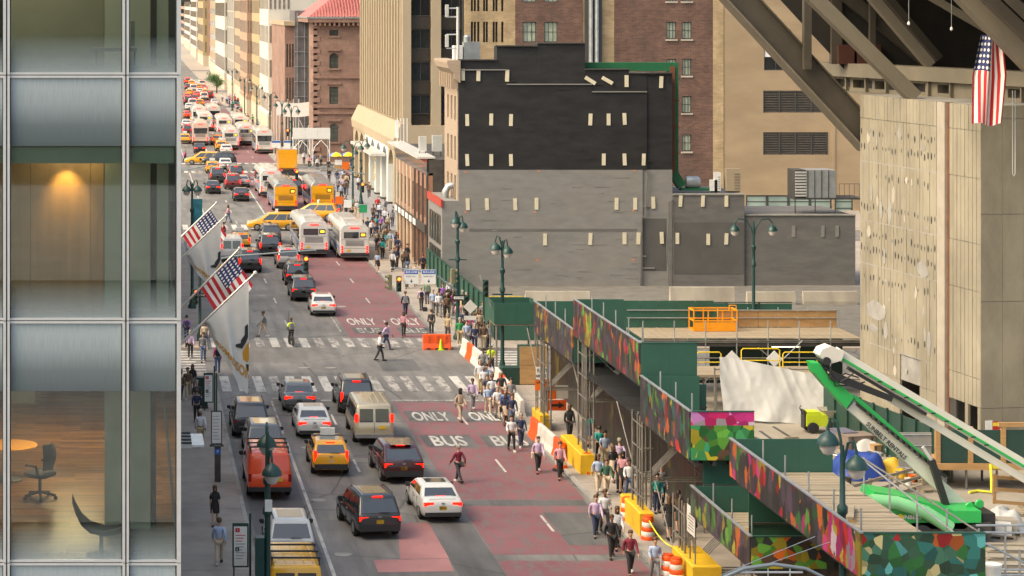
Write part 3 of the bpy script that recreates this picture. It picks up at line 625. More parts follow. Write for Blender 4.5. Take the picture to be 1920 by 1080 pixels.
tower(463, 487, 436, 'rosy brick tower with close rows of windows', M_t3, nx=5, depth=26, mw=M_wt, fx=0.4)
tower(452, 463, 494, 'tan brick tower with shallow pilasters', M_t2, nx=3, depth=30, mw=M_wt, fx=0.4)
tower(438, 452, 528, 'pale grey tower with slim fluted front', M_t4, nx=4, depth=34, mw=M_wt, fx=0.25, fz=0.95)
tower(421, 438, 580, 'white banded tower with dark square windows', M_t1, nx=1, depth=60, storey=7, fz=0.5, fx=0.8, mw=M_wt)
tower(408, 421, 668, 'bright reflecting tower front with gold light', M_t7, nx=2, depth=60, mw=M_cream, fx=0.8)
tower(400, 409, 755, 'maroon brick slab tower', M_t5, nx=1, depth=40, mw=M_t5)
tower(381, 400, 800, 'ochre tower with one column of small dark windows', M_t6, nx=2, depth=60, fx=0.3, storey=6, mw=M_wt)
tower(368, 381, 900, 'thin white and brown tower pair down the avenue', M_t1, nx=2, depth=80, top=40, fx=0.4, mw=M_wt)
tower(356, 368, 1050, 'grey tower near the end of the avenue', M_t4, nx=2, depth=100, top=21.5, mw=M_wt, fx=0.4)
tower(345, 356, 1200, 'low rosy tower at the end of the avenue', M_t3, nx=1, depth=100, top=21.5)
WH_ = 13
# ================================================================ glass tower in the near corner
YG = 40.0
G = lambda px: (px-VX)*YG/F
ZG = lambda py: Z(py, YG)
M_alu = mat('brushed_aluminium', (0.5, 0.52, 0.55), 0.35, metal=0.35, var=0.06, scale=6)
M_gask = mat('black_gasket', (0.015, 0.015, 0.017), 0.5)
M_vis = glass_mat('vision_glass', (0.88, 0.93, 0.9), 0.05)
def frit_sky_mat(name, flip):  # frit fade; the spandrel's light top also paints in the sky reflection
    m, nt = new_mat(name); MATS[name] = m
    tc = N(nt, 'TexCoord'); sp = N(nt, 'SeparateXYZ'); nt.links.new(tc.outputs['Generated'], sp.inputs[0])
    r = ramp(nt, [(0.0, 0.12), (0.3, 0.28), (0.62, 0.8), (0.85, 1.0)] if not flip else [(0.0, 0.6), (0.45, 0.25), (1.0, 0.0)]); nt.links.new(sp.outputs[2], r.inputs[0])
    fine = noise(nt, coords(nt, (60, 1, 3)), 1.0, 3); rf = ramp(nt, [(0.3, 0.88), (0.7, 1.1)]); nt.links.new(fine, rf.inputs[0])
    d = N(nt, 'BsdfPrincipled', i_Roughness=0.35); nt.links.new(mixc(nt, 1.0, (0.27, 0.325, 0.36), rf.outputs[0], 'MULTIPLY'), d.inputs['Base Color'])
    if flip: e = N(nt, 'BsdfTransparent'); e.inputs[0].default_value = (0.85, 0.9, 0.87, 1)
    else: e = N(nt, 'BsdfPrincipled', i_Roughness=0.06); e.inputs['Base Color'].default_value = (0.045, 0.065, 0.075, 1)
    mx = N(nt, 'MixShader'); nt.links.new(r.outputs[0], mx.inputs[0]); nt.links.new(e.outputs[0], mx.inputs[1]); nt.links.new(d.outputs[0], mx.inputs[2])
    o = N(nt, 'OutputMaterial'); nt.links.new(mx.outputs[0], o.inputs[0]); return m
M_frit_sky = frit_sky_mat('spandrel_frit_and_sky', False); M_fritlow = frit_sky_mat('fritted_sill_glass', True)
t = thing('glass_tower', 'glass curtain wall office tower in the near corner', 'building', (0, 0, 0))
xs = [G(-1200), G(-950), G(-700), G(-455), G(-212), G(13), G(236), G(337)]
tr = [ZG(-780), ZG(-318), ZG(141), ZG(601), ZG(1054), ZG(1512), 5.3, 0.9]
M_slab = mat('floor_slab', (0.3, 0.3, 0.29), 0.8)
for j, zt in enumerate(tr):
    for i in range(len(xs)-1):
        bx('transom', xs[i]+0.04, xs[i+1]-0.04, YG-0.05, YG+0.06, zt-0.045, zt-0.004, M_alu, t); bx('transom', xs[i]+0.04, xs[i+1]-0.04, YG-0.05, YG+0.06, zt+0.012, zt+0.05, M_alu, t)
    bx('transom_shadow_gap', xs[0], xs[-1], YG-0.02, YG+0.05, zt-0.004, zt+0.012, M_gask, t)
for i, x in enumerate(xs):
    for a, b_ in zip(tr[1:], tr):
        if i < len(xs)-1:
            bx('mullion', x-0.062, x-0.012, YG-0.09, YG+0.06, a+0.012, b_-0.004, M_alu, t); bx('mullion', x+0.012, x+0.055, YG-0.09, YG+0.06, a+0.012, b_-0.004, M_alu, t); bx('mullion_gasket', x-0.012, x+0.012, YG-0.05, YG+0.05, a, b_, M_gask, t)
        else: bx('corner_post', x-0.055, x+0.02, YG-0.09, YG+0.1, a+0.012, b_-0.004, M_alu, t)
spand = []
for j in range(len(tr)-1):
    z1, z0 = tr[j]-0.045, tr[j+1]+0.05; zs_ = z1-1.2; zf = z0+0.66
    for i in range(len(xs)-1):
        a, c = xs[i]+0.056, xs[i+1]-0.063
        bx('gasket', a, a+0.015, YG-0.03, YG+0.02, z0, z1, M_gask, t); bx('gasket', c-0.015, c, YG-0.03, YG+0.02, z0, z1, M_gask, t)
        bx('spandrel_pane', a+0.015, c-0.015, YG-0.01, YG+0.01, zs_, z1, M_frit_sky, t)
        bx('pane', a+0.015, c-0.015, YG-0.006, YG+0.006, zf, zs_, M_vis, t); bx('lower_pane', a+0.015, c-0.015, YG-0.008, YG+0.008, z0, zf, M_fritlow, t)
    bx('floor_slab', xs[0], xs[-1]-0.03, YG+0.1, YG+24, z1-0.75, z1-0.08, M_slab, t) if j else None
    bx('ceiling', xs[0], xs[-1]-0.03, YG+0.12, YG+24, zs_-0.02, zs_+0.06, M_whitep, t) if j else None
# east side of the tower and the back wall
bx('side_wall', xs[-1]-0.02, xs[-1]+0.0, YG+0.12, YG+24, 0, tr[0], M_vis, t)
bx('back_wall', xs[0]-0.3, xs[-1], YG+24, YG+24.3, 0, tr[0], M_slab, t); bx('west_wall', xs[0]-0.3, xs[0]-0.1, YG, YG+24, 0, tr[0], M_slab, t)
M_oak = None
def wood_floor(name):
    m, nt = new_mat(name); MATS[name] = m
    b = N(nt, 'TexBrick', i_Scale=1.0, i_Mortar_Size=0.002, i_Brick_Width=1.1, i_Row_Height=0.11); b.offset = 0.37
    b.inputs['Color1'].default_value = (0.32, 0.15, 0.055, 1); b.inputs['Color2'].default_value = (0.11, 0.05, 0.02, 1); b.inputs['Mortar'].default_value = (0.06, 0.03, 0.015, 1)
    nt.links.new(coords(nt), b.inputs['Vector']); n1 = noise(nt, coords(nt, (1, 8, 1)), 3, 6)
    r = ramp(nt, [(0.3, 0.7), (0.7, 1.35)]); nt.links.new(n1, r.inputs[0]); finish(nt, mixc(nt, 1.0, b.outputs[0], r.outputs[0], 'MULTIPLY'), 0.3); return m
M_oak = wood_floor('wood_plank_floor')
M_brownwall = mat('brown_panel', (0.34, 0.215, 0.115), 0.45, var=0.15, scale=1.5, stretch=(4, 1, 0.3)); M_col = mat('cream_column', (0.42, 0.43, 0.35), 0.6, var=0.03); M_greywall = mat('office_grey', (0.2, 0.21, 0.18), 0.6, var=0.1)
zf = [tr[k]+0.055 for k in (2, 3, 4)]
fl = [tr[2]-0.04-0.0, tr[3]-0.04, tr[4]-0.04]
for k, m_ in enumerate((M_greywall, M_oak, M_oak)): bx('office_floor', xs[0], xs[-1]-0.05, YG+0.12, YG+23.9, fl[k]-0.01, fl[k]+0.03, m_, t)
# middle storey: dark brown wall close behind the glass, lit by a downlight
zc = tr[2]-0.045-1.2
MIDY = YG+1.5; g2 = lambda px, Y: (px-VX)*Y/F
for a, c in ((-400, -180), (-180, 58), (58, 170), (170, 195)): bx('brown_panel', g2(a, MIDY), g2(c, MIDY)-0.006, MIDY, MIDY+0.1, fl[1]+0.03, zc-0.02, M_brownwall, t)
bx('wall_behind', g2(-400, MIDY), g2(320, MIDY), MIDY+0.5, MIDY+0.6, fl[1]+0.03, zc-0.02, M_greywall, t)
for k in (0, 1, 2):
    zt = (tr[1], tr[2], tr[3])[k]-1.25; yy = YG+(1.2 if k == 1 else 2.6)
    bx('column', g2(196, yy), g2(282, yy), yy, yy+0.9, fl[k]+0.03, zt-0.02, M_col, t); bx('dark_return', g2(283, yy), g2(293, yy), yy+0.2, yy+0.9, fl[k]+0.03, zt-0.02, M_frame, t)
    if k < 2: bx('column', g2(294, yy), g2(316, yy), yy+0.1, yy+0.9, fl[k]+0.03, zt-0.02, M_col, t)
bx('wall_behind', g2(20, 43.2), g2(195, 43.2), 43.2, 43.3, fl[0]+0.03, tr[1]-1.27, M_greywall, t)
bx('brown_panel', g2(10, 56), g2(66, 56), 55.9, 56, fl[2]+0.03, tr[3]-1.27, M_greywall, t)
bx('soffit_band', xs[0], xs[-1]-0.1, YG+0.12, YG+0.9, zc-0.32, zc-0.03, mat('pale_green_blind', (0.3, 0.36, 0.31), 0.7), t)
# downlight above the brown wall
t2 = thing('downlight', 'small lit ceiling downlight above the brown office wall', 'lamp', (g2(124, MIDY-0.35), MIDY-0.35, zc-0.1))
MB().lathe([(0.09, -0.25), (0.09, 0.07), (0.06, 0.07), (0.06, -0.22)], n=16).build('housing', M_alu, t2); MB().lathe([(0.055, -0.235), (0.055, -0.225)], n=16).build('lens', mat('lit_lens', (1, 0.8, 0.4), 0.5, emit=((1, 0.62, 0.2), 12)), t2)
ld = bpy.data.lights.new('downlight_beam', 'SPOT'); lo = bpy.data.objects.new('downlight_beam', ld); COL.objects.link(lo); lo.parent = t2; lo.location = (0, 0.02, -0.27); lo.rotation_euler = (R(28), 0, 0)
ld.energy = 45; ld.color = (1, 0.6, 0.2); ld.spot_size = R(80); ld.spot_blend = 0.9; ld.shadow_soft_size = 0.05
for (x_, y_, k, e) in ((-1.2, 46, 2, 50), (-1.2, 51, 2, 60), (-2.0, 41.9, 0, 25), (-1.0, 41.0, 1, 12)):  # fill lights added to brighten the offices, each with a plain housing
    zl = (tr[1], tr[2], tr[3])[k]-1.27; tl = thing('office_fill_light', 'added square office fill light in the %s storey' % ('topmost', 'middle', 'lower')[k], 'lamp', (x_, y_, zl)); bx('housing', -0.6, 0.6, -0.6, 0.6, -0.03, 0.04, M_alu, tl)
    l = bpy.data.lights.new('office_fill_light', 'AREA'); l.energy = e; l.size = 1.1; l.color = (1, 0.78, 0.5); lo = bpy.data.objects.new('fill_light_panel', l); COL.objects.link(lo); lo.parent = tl; lo.location = (0, 0, -0.04)
# office furniture
M_mesh = mat('black_mesh_fabric', (0.018, 0.018, 0.02), 0.7); M_or = mat('orange_lacquer', (0.85, 0.36, 0.03), 0.35)
def office_chair(px, py, rz, label):
    p = gr(px, py, fl[2]+0.03); t = thing('office_chair', label, 'chair', p, rz)
    b = MB()
    for k in range(5):
        a = 2*math.pi*k/5; q = (0.32*math.cos(a), 0.32*math.sin(a)); MB().beam((0, 0, 0.14), (q[0], q[1], 0.08), 0.05, 0.04).build('leg', M_mesh, t); MB().lathe([(0.035, -0.02), (0.035, 0.02)], (q[0], q[1], 0.035), 10, 'x').build('castor', M_mesh, t)
    MB().tube([(0, 0, 0.1), (0, 0, 0.46)], 0.035, 10).build('gas_lift', M_dsteel, t, True)
    MB().rings([[Vector((x*0.27*s, y*0.26*s, z)) for x, y in ((-1, -.7), (-.7, -1), (.7, -1), (1, -.7), (1, .7), (.7, 1), (-.7, 1), (-1, .7))] for s, z in ((0.9, 0.45), (1, 0.48), (1, 0.53), (0.85, 0.55))]).build('seat', M_mesh, t, True)
    rr = []
    for k in range(7):
        z = 0.6+k*0.085; wd = 0.25*math.sin(R(40+100*k/6))**0.6; yb = -0.24-0.05*math.sin(R(30*k)); rr.append([Vector((x*wd, yb+d+0.06*abs(x), z)) for x, d in ((-1, 0), (-.5, -.02), (0, -.03), (.5, -.02), (1, 0), (.5, .02), (0, .015), (-.5, .02))])
    MB().rings(rr).build('backrest', M_mesh, t, True)
    for s in (-1, 1): MB().tube([(s*0.27, -0.12, 0.5), (s*0.31, -0.1, 0.7), (s*0.31, 0.15, 0.7)], 0.025, 8).build('armrest', M_mesh, t, True)
    return t
office_chair(75, 935, R(60), 'black mesh office chair facing the orange table behind glass')
p = gr(15, 900, fl[2]+0.03); t = thing('office_table', 'round edged orange table top at the office window edge', 'table', p)
MB().rings([[Vector((0.0+0.62*math.cos(R(a))*s, 0.55*math.sin(R(a))*s, z)) for a in range(0, 360, 15)] for s, z in ((0.98, 0.70), (1, 0.72), (0.98, 0.74))]).build('table_top', M_or, t, True)
MB().lathe([(0.3, 0), (0.3, 0.02), (0.04, 0.06), (0.04, 0.7)], n=14).build('pedestal', M_dsteel, t, True)
p = gr(190, 1040, fl[2]+0.03); t = thing('lounge_chair', 'dark swooping shell lounge chair behind the lower window', 'chair', p, R(0))
prof = [(-0.52, 0.95), (-0.47, 0.78), (-0.36, 0.56), (-0.2, 0.42), (0.05, 0.36), (0.3, 0.4), (0.52, 0.47)]
rr = []
for i, (x, z) in enumerate(prof):
    wd = 0.12+0.3*math.sin(math.pi*min(1, (i+0.6)/6.0)); rr.append([Vector((x+0.03*dx, y*wd, z+dz+0.1*abs(y))) for y, dz, dx in ((-1, 0, 0), (-.5, -.03, 0), (0, -.04, 0), (.5, -.03, 0), (1, 0, 0), (.6, .05, 0), (0, .03, 0), (-.6, .05, 0))])
MB().rings(rr).build('shell', mat('dark_felt', (0.035, 0.03, 0.028), 0.8), t, True)
MB().lathe([(0.28, 0), (0.28, 0.015), (0.04, 0.05), (0.035, 0.38)], n=14).build('pedestal', M_dsteel, t, True)
p = Vector((g2(216, 41.6), 41.6, fl[0]+0.03)); t = thing('side_chair', 'grey side chair behind the topmost window', 'chair', p)
bx('seat', -0.4, 0.4, -0.25, 0.25, 0.40, 0.46, M_greywall, t); bx('backrest', 0.28, 0.36, -0.25, 0.25, 0.5, 0.95, M_greywall, t)
for a in (-0.36, 0.34):
    for c in (-0.2, 0.2): bx('leg', a, a+0.03, c, c+0.03, 0, 0.4, M_dsteel, t)
# ---- the flag building further up the avenue (stands behind the tower)
t = thing('flag_building', 'stone office building carrying the flagpoles, beyond the glass tower', 'building', (0, 0, 0))
M_lime = mat('limestone', (0.5, 0.46, 0.4), 0.8, var=0.1, scale=0.6)
bx('wall', -40, WL-0.4, 66, 136, 0, WH_, M_lime, t)
for k in range(12):
    for j in range(6): window(t, 68+k*5.6, 71+k*5.6, 3+j*4.4, 6+j*4.4, 0, face='w') if 0 else None
for k in range(13): bx('pilaster', WL-0.4, WL-0.1, 66+k*5.75, 67+k*5.75, 0, WH_, M_lime, t)
for j in range(int(WH_/4.4)): bx('window_band', WL-0.4, WL-0.36, 66.2, 135.8, 1.2+j*4.3, 3.6+j*4.3, M_glassd, t)
t = thing('corner_building', 'brown stone building past the flag building on the far corner', 'building', (0, 0, 0))
bx('wall', -40, WL-0.3, 148, 212, 0, WH_, M_brown, t)
for j in range(int(WH_/4.4)): bx('window_band', WL-0.3, WL-0.26, 149, 211, 1.2+j*4.3, 3.6+j*4.3, M_glassd, t)
# ---- flags
def usflag_mat(name):
    m, nt = new_mat(name); MATS[name] = m
    uv = N(nt, 'UVMap'); sp = N(nt, 'SeparateXYZ'); nt.links.new(uv.outputs[0], sp.inputs[0])
    def mth(op, a, b=None):
        n = N(nt, 'Math', operation=op)
        for i, v in enumerate((a, b)):
            if v is None: continue
            if hasattr(v, 'links'): nt.links.new(v, n.inputs[i])
            else: n.inputs[i].default_value = v
        return n.outputs[0]
    U, V_ = sp.outputs[0], sp.outputs[1]
    stripe = mth('LESS_THAN', mth('MODULO', mth('MULTIPLY', V_, 6.5), 1.0), 0.5)
    c = mixc(nt, stripe, (0.75, 0.72, 0.68), (0.52, 0.018, 0.03))
    canton = mth('MULTIPLY', mth('LESS_THAN', U, 0.4), mth('GREATER_THAN', V_, 0.4615))
    c = mixc(nt, canton, c, (0.02, 0.03, 0.12))
    su = mth('MULTIPLY', U, 6/0.4); svv = mth('MULTIPLY', mth('SUBTRACT', V_, 0.4615), 5/0.5385)
    du = mth('SUBTRACT', mth('FRACT', su), 0.5); dv = mth('MULTIPLY', mth('SUBTRACT', mth('FRACT', svv), 0.5), 0.9)
    d = mth('SQRT', mth('ADD', mth('MULTIPLY', du, du), mth('MULTIPLY', dv, dv)))
    star = mth('MULTIPLY', mth('LESS_THAN', d, 0.27), canton)
    c = mixc(nt, star, c, (0.75, 0.73, 0.7))
    b = finish(nt, c, 0.75); b.inputs['Transmission Weight'].default_value = 0.0
    return m
M_us = usflag_mat('stars_and_stripes_cloth'); M_wf = mat('white_flag_cloth', (0.6, 0.59, 0.56), 0.8, var=0.05, scale=2)
M_pole = mat('pole_metal', (0.62, 0.6, 0.55), 0.35, metal=0.4)
def cloth(name, fn, m, nu=36, nv=24, swap=False, us_=0.8):
    P = []; uv = []; Fc = []
    for j in range(nv+1):
        for i in range(nu+1): P.append(Vector(fn(i/nu, j/nv))); uv.append(((1-j/nv)*us_, 1-i/nu) if swap else (i/nu, j/nv))
    for j in range(nv):
        for i in range(nu): a = j*(nu+1)+i; Fc.append((a, a+1, a+nu+2, a+nu+1))
    me = bpy.data.meshes.new(name); me.from_pydata(P, [], Fc); ul = me.uv_layers.new(name='UVMap')
    for lp in me.loops: ul.data[lp.index].uv = uv[lp.vertex_index]
    me.polygons.foreach_set('use_smooth', [True]*len(me.polygons)); me.materials.append(m)
    return me
def wall_flag(Y, tip, base, us, label, plabel, hoist=(0.95, 0.35), drop=4.3):
    """pole leaning out from the wall in the plane of the cross street; the flag's upper edge lies along the pole and the cloth hangs"""
    a = at(*base, Y); b = at(*tip, Y); d = (b-a).normalized()
    a0 = a + d*((WL-0.1-a.x)/d.x)
    t = thing('flagpole', plabel, 'flagpole', a0); L = (b-a0).length
    MB().tube([(0, 0, 0), b-a0], 0.07, 12, r2=0.04).build('pole', M_pole, t, True); MB().lathe([(0.02, -0.1), (0.09, -0.05), (0.1, 0.0), (0.07, 0.07), (0.01, 0.1)], b-a0+d*0.08, 12).build('finial', M_pole, t, True)
    bx('bracket', -0.12, 0.14, -0.15, 0.15, -0.3, 0.25, M_dsteel, t)
    for s in (-1, 1): MB().tube([d*L*0.5, (0.0, s*1.6, 1.0)], 0.012, 6).build('stay_wire', M_steel, t)
    p0 = a0+d*L*hoist[0]; p1 = a0+d*L*hoist[1]; off = Vector((0, -0.09, -0.06))
    fl_ = (p0-p1).length
    def fn(u, v):
        # u: along the pole from tip (0) towards the wall (1); v: 1 at the pole, 0 at the hanging hem
        top = p0.lerp(p1, u)+off; s = 1-v
        if us:
            q = top+Vector((0.55, 0, -0.85))*(drop*s)
            q.y += 0.14*math.sin(9*u+3*s)*s+0.07*math.sin(21*u+2)*s; q.x += 0.06*math.sin(16*u)*s; q.z -= 0.12*math.sin(math.pi*u)*s
        else:
            q = top+Vector((0.12*s*(u-0.5), 0, -drop*s*(1-u)**0.85))
            q.y += (0.2*math.sin(7*u+2.2*s)+0.08*math.sin(18*u+5*s))*s; q.x += 0.10*math.sin(11*u+3*s)*s*(1-u)
        return q
    f = tag(obj('flag', cloth('flag', fn, M_us if us else M_wf, swap=us), None), label, 'flag', 'flags hanging over the pavement')
    return f, fn
for Y, tip, base, us, hoist, drop, lab, pl in (
        (100, (476, 514), (345, 639), False, (0.95, 0.54), 5.0, 'big white flag with gold lettering, closest to the glass tower', 'slanted pale flagpole carrying the closest white flag'),
        (115, (447, 468), (345, 571), True, (0.95, 0.60), 1.75, 'closer American flag hanging from its slanted pole', 'slanted pale flagpole carrying the closer American flag'),
        (131, (422, 406), (345, 479), False, (0.95, 0.52), 4.4, 'white flag with gold lettering, farther of the two', 'slanted pale flagpole carrying the farther white flag'),
        (145, (404, 382), (345, 439), True, (0.93, 0.56), 1.9, 'farther American flag hanging from its slanted pole', 'slanted pale flagpole carrying the farther American flag')):
    f, fn = wall_flag(Y, tip, base, us, lab, pl, hoist, drop)
    if not us:
        # lettering and monogram laid on the cloth's own surface, reading along the hem
        def lay(me, u0, v0, su, sv_, ang):
            for vv in me.vertices:
                x, y = vv.co.x, vv.co.y; c, s = math.cos(ang), math.sin(ang); u = u0-(x*c-y*s)*su; v = v0+(x*s+y*c)*sv_
                p = fn(max(0, min(1, u)), max(0, min(1, v))); p = Vector(p); p.y -= 0.03; vv.co = p
            return me
        M_gold = mat('gold_print', (0.5, 0.24, 0.02), 0.6); M_ink = mat('black_print', (0.02, 0.02, 0.02), 0.6)
        for s, m_, u0, v0, sz in (('400MADISON', M_gold, 0.36, 0.17, 0.5),): obj('lettering', lay(textmesh(s, sz, m_, 0.0, bold=0.012), u0, v0, 0.27, 0.26, R(0)), f)
        for pts, m_ in (([(0.02, 0.62), (0.09, 0.60), (0.09, 0.52), (0.16, 0.46), (0.16, 0.43), (0.26, 0.40), (0.26, 0.37), (0.13, 0.38), (0.07, 0.44), (0.02, 0.50)], M_ink), ([(0.0, 0.46), (0.06, 0.42), (0.12, 0.35), (0.10, 0.28), (0.03, 0.27), (0.0, 0.30)], M_gold), ([(0.0, 0.26), (0.05, 0.25), (0.04, 0.19), (0.0, 0.2)], M_ink)):
            me = MB().add([(u, v, 0) for u, v in pts], [tuple(range(len(pts)))]).mesh('emblem', m_)
            for vv in me.vertices: p = Vector(fn(vv.co.x, vv.co.y)); p.y -= 0.025; vv.co = p
            obj('emblem', me, f)
# ================================================================ building site: floor, sidewalk sheds, pier, raking steel, machines
struct(MB().box(24.75, 90, 64, 131, -0.3, 0.16).build('site_floor', mat('site_slab', (0.3, 0.27, 0.225), 0.9, var=0.2, scale=0.5, bump=0.006, dirt=0.6, dirt_col=(0.17, 0.14, 0.1), dscale=0.3)))
struct(MB().box(24.5, 90, 150.3, 178.7, -0.3, 0.16).build('cleared_lot', mat('lot_gravel', (0.15, 0.14, 0.125), 0.95, var=0.25, scale=1.0, bump=0.01)))
DK, PU, TE, GN, LG, PK, RD, OR, YE, WH = (0.03, 0.035, 0.03), (0.08, 0.055, 0.085), (0.02, 0.14, 0.12), (0.02, 0.13, 0.03), (0.12, 0.36, 0.05), (0.55, 0.03, 0.2), (0.5, 0.02, 0.02), (0.6, 0.13, 0.02), (0.42, 0.34, 0.03), (0.55, 0.45, 0.5)
BR = (0.09, 0.05, 0.03)
MU_a = mural('mural_dusk', [OR, YE, BR, PU, DK, PU, DK, DK, PU, TE, GN], 4.4, 0.5, 0.5, 3.0, warp=0.55)
MU_b = mural('mural_thicket', [YE, LG, RD, PU, DK, PU, DK, BR, DK, RD, LG, OR], 3.2, 0.6, 0.35, 11.0, warp=0.55)
MU_c = mural('mural_meadow', [PK, RD, OR, PU, DK, TE, DK, PU, DK, GN, YE, LG], 3.2, 0.55, 0.3, 23.0, warp=0.55)
MU_d = mural('mural_ferns', [OR, YE, BR, PU, DK, PU, DK, (0.05, 0.1, 0.06), PU, LG, YE], 3.2, 0.5, 0.35, 31.0, warp=0.55)
MU_e = mural('mural_roses', [PK, YE, RD, PU, DK, PU, DK, DK, OR, GN, LG, PK], 2.7, 0.4, 0.25, 47.0, warp=0.55)
MU_e2 = mural('mural_bouquet', [GN, DK, OR, RD, PK, YE, WH, RD, PK, TE], 2.6, 0.45, 0.05, 52.0, warp=0.55)
MU_sc = mural('mural_garden', [GN, (0.03, 0.2, 0.05), BR, GN, LG, (0.05, 0.3, 0.1), YE, (0.03, 0.25, 0.12), DK], 3.0, 0.5, 0.03, 5.0)
MU_sct = mural('mural_blossom', [PK, (0.5, 0.2, 0.45), WH, (0.65, 0.02, 0.15), PK, (0.45, 0.12, 0.4)], 2.6, 0.8, 0.0, 9.0)
MU_sd = mural('mural_autumn', [DK, BR, YE, OR, LG, BR, DK, (0.3, 0.2, 0.03)], 3.2, 0.6, 0.1, 66.0)
MU_se = mural('mural_parrot', [RD, OR, (0.5, 0.42, 0.2), TE, (0.03, 0.09, 0.05), (0.05, 0.16, 0.1), (0.03, 0.08, 0.045), GN, TE, (0.1, 0.4, 0.38), RD, OR], 3.2, 0.6, 0.02, 71.0)
MU_wall = mural('mural_shade', [(0.1, 0.08, 0.01), (0.02, 0.012, 0.01), (0.008, 0.008, 0.008), (0.012, 0.01, 0.01), (0.008, 0.008, 0.008), (0.05, 0.008, 0.008), (0.015, 0.03, 0.012)], 2.0, 0.5, 0.2, 81.0, warp=0.5)  # mural colours taken nearly black: the walkway's shade is painted in
SX = 21.5
M_osign_ = mat('orange_sign', (0.75, 0.15, 0.015), 0.5)
def shed(label, y0, y1, zb, zt, width, mw, ms, deck=None, mtop=None, planks=True):
    """sidewalk shed bay: parapet of plywood sheets, plank deck on joists, end panels"""
    t = thing('sidewalk_shed', label, 'sidewalk shed', (SX, y0, 0), group='mural sidewalk sheds beside the site'); L = y1-y0; zd = deck or zb+0.12
    n = max(1, round(L/1.22)); st = L/n
    for k in range(n):
        mm = mw(k/n) if callable(mw) else mw
        # sheets of one bay share the bay's own picture: geometry is cut in place
        o = MB().box(-0.03, 0.03, k*st+0.003, (k+1)*st-0.003, zb, zt).build('mural_panel', mm, t)
    for k in range(max(1, round(width/1.22))):
        nn = max(1, round(width/1.22)); a, b_ = 0.034+k*(width-0.034)/nn, 0.034+(k+1)*(width-0.034)/nn
        if mtop: MB().box(a, b_-0.004, -0.03, 0.03, zb, zt-0.52).build('mural_panel', ms, t); MB().box(a, b_-0.004, -0.03, 0.03, zt-0.517, zt).build('mural_panel', mtop, t)
        else: MB().box(a, b_-0.004, -0.03, 0.03, zb, zt).build('mural_panel' if ms is not M_green else 'green_panel', ms, t)
        MB().box(a, b_-0.004, L-0.03, L+0.03, zb, zt).build('green_panel', M_green, t)
    MB().box(-0.05, 0.06, -0.04, L+0.04, zt+0.003, zt+0.05).build('coping', M_steel, t); MB().box(0.06, width, -0.05, 0.05, zt+0.003, zt+0.04).build('coping', M_green, t)
    for k in range(n):  # studs behind the sheets
        MB().box(0.035, 0.12, k*st+0.05, k*st+0.14, zd, zt-0.05).build('stud', M_dgreen, t)
    m_ = int(L/0.42)
    for k in range(m_):
        yy = 0.06+k*(L-0.12)/m_; dz = rnd.uniform(0, 0.02); bx('plank', 0.13, width-0.02, yy, yy+(L-0.12)/m_-0.05, zd-0.05+dz, zd+dz, M_plank, t)
    for k in range(4): xx = 0.2+k*(width-0.45)/3; MB().box(xx, xx+0.15, 0.05, L-0.05, zd-0.35, zd-0.06).build('joist', M_dsteel, t)
    for k in range(max(2, int(L/2.6))):
        yy = 0.9+k*2.6
        if yy < L: rod('guard_post', (0.3, yy, zd), (0.3, yy, zt+0.55), 0.03, M_steel, t)
    return t
shed('dusky mural shed roof farthest along, beside the green corner box', 109.5, 120, 5.1, 6.7, 2.5, MU_a, M_green)
shed('dark thicket mural shed with plain green end wall', 95.2, 109.3, 6.45, 8.2, 2.4, MU_b, M_green)
tC = shed('mural shed whose end wall is bright green and pink', 86.7, 95.0, 5.0, 6.85, 2.45, MU_c, MU_sc, mtop=MU_sct)
shed('lowest mural shed with yellow and orange end wall', 78.3, 86.5, 2.95, 4.05, 2.9, lambda f: MU_d, MU_sd)
tE = shed('nearest mural shed with red and pink flowers at its corner', 66.5, 80.9, 5.62, 6.93, 3.65, lambda f: MU_e2 if f < 0.2 else MU_e, MU_se)
# green end walls and inner walls below the sheds
t = thing('hoarding_wall', 'mural hoarding with shade in its colours behind the sheltered walkway under the sheds', 'hoarding', (24.55, 66, 0))
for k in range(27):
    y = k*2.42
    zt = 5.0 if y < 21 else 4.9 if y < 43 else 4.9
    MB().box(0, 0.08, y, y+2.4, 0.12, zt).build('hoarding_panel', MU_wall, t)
for x0, x1, y, z0, z1, lab in ((22.1, 24.5, 87.1, 2.9, 4.95, 'dark green plywood wall under the green and pink mural'), (22.3, 24.4, 81.4, 2.0, 5.55, 'dark green plywood wall under the nearest mural shed'), (22.0, 24.4, 95.6, 4.4, 6.4, 'green plywood wall under the plain green shed end')):
    t = thing('plywood_wall', lab, 'hoarding', (x0, y, 0)); n = 2
    for k in range(n): bx('green_panel', k*(x1-x0)/n, (k+1)*(x1-x0)/n-0.01, 0, 0.05, z0, z1, M_green, t)
    bx('rail', 0, x1-x0, -0.08, -0.01, (z0+z1)/2, (z0+z1)/2+0.06, M_dsteel, t)
t = thing('walkway_shade_roof', 'dark roof added to shade the covered walkway beneath the mural sheds', 'roof', (21.75, 87.2, 4.78))  # board roof added to darken the walkway under the sheds
for k in range(14): bx('roof_board', 0.0, 2.78, k*2.4, k*2.4+2.37, 0, 0.1, M_black, t)
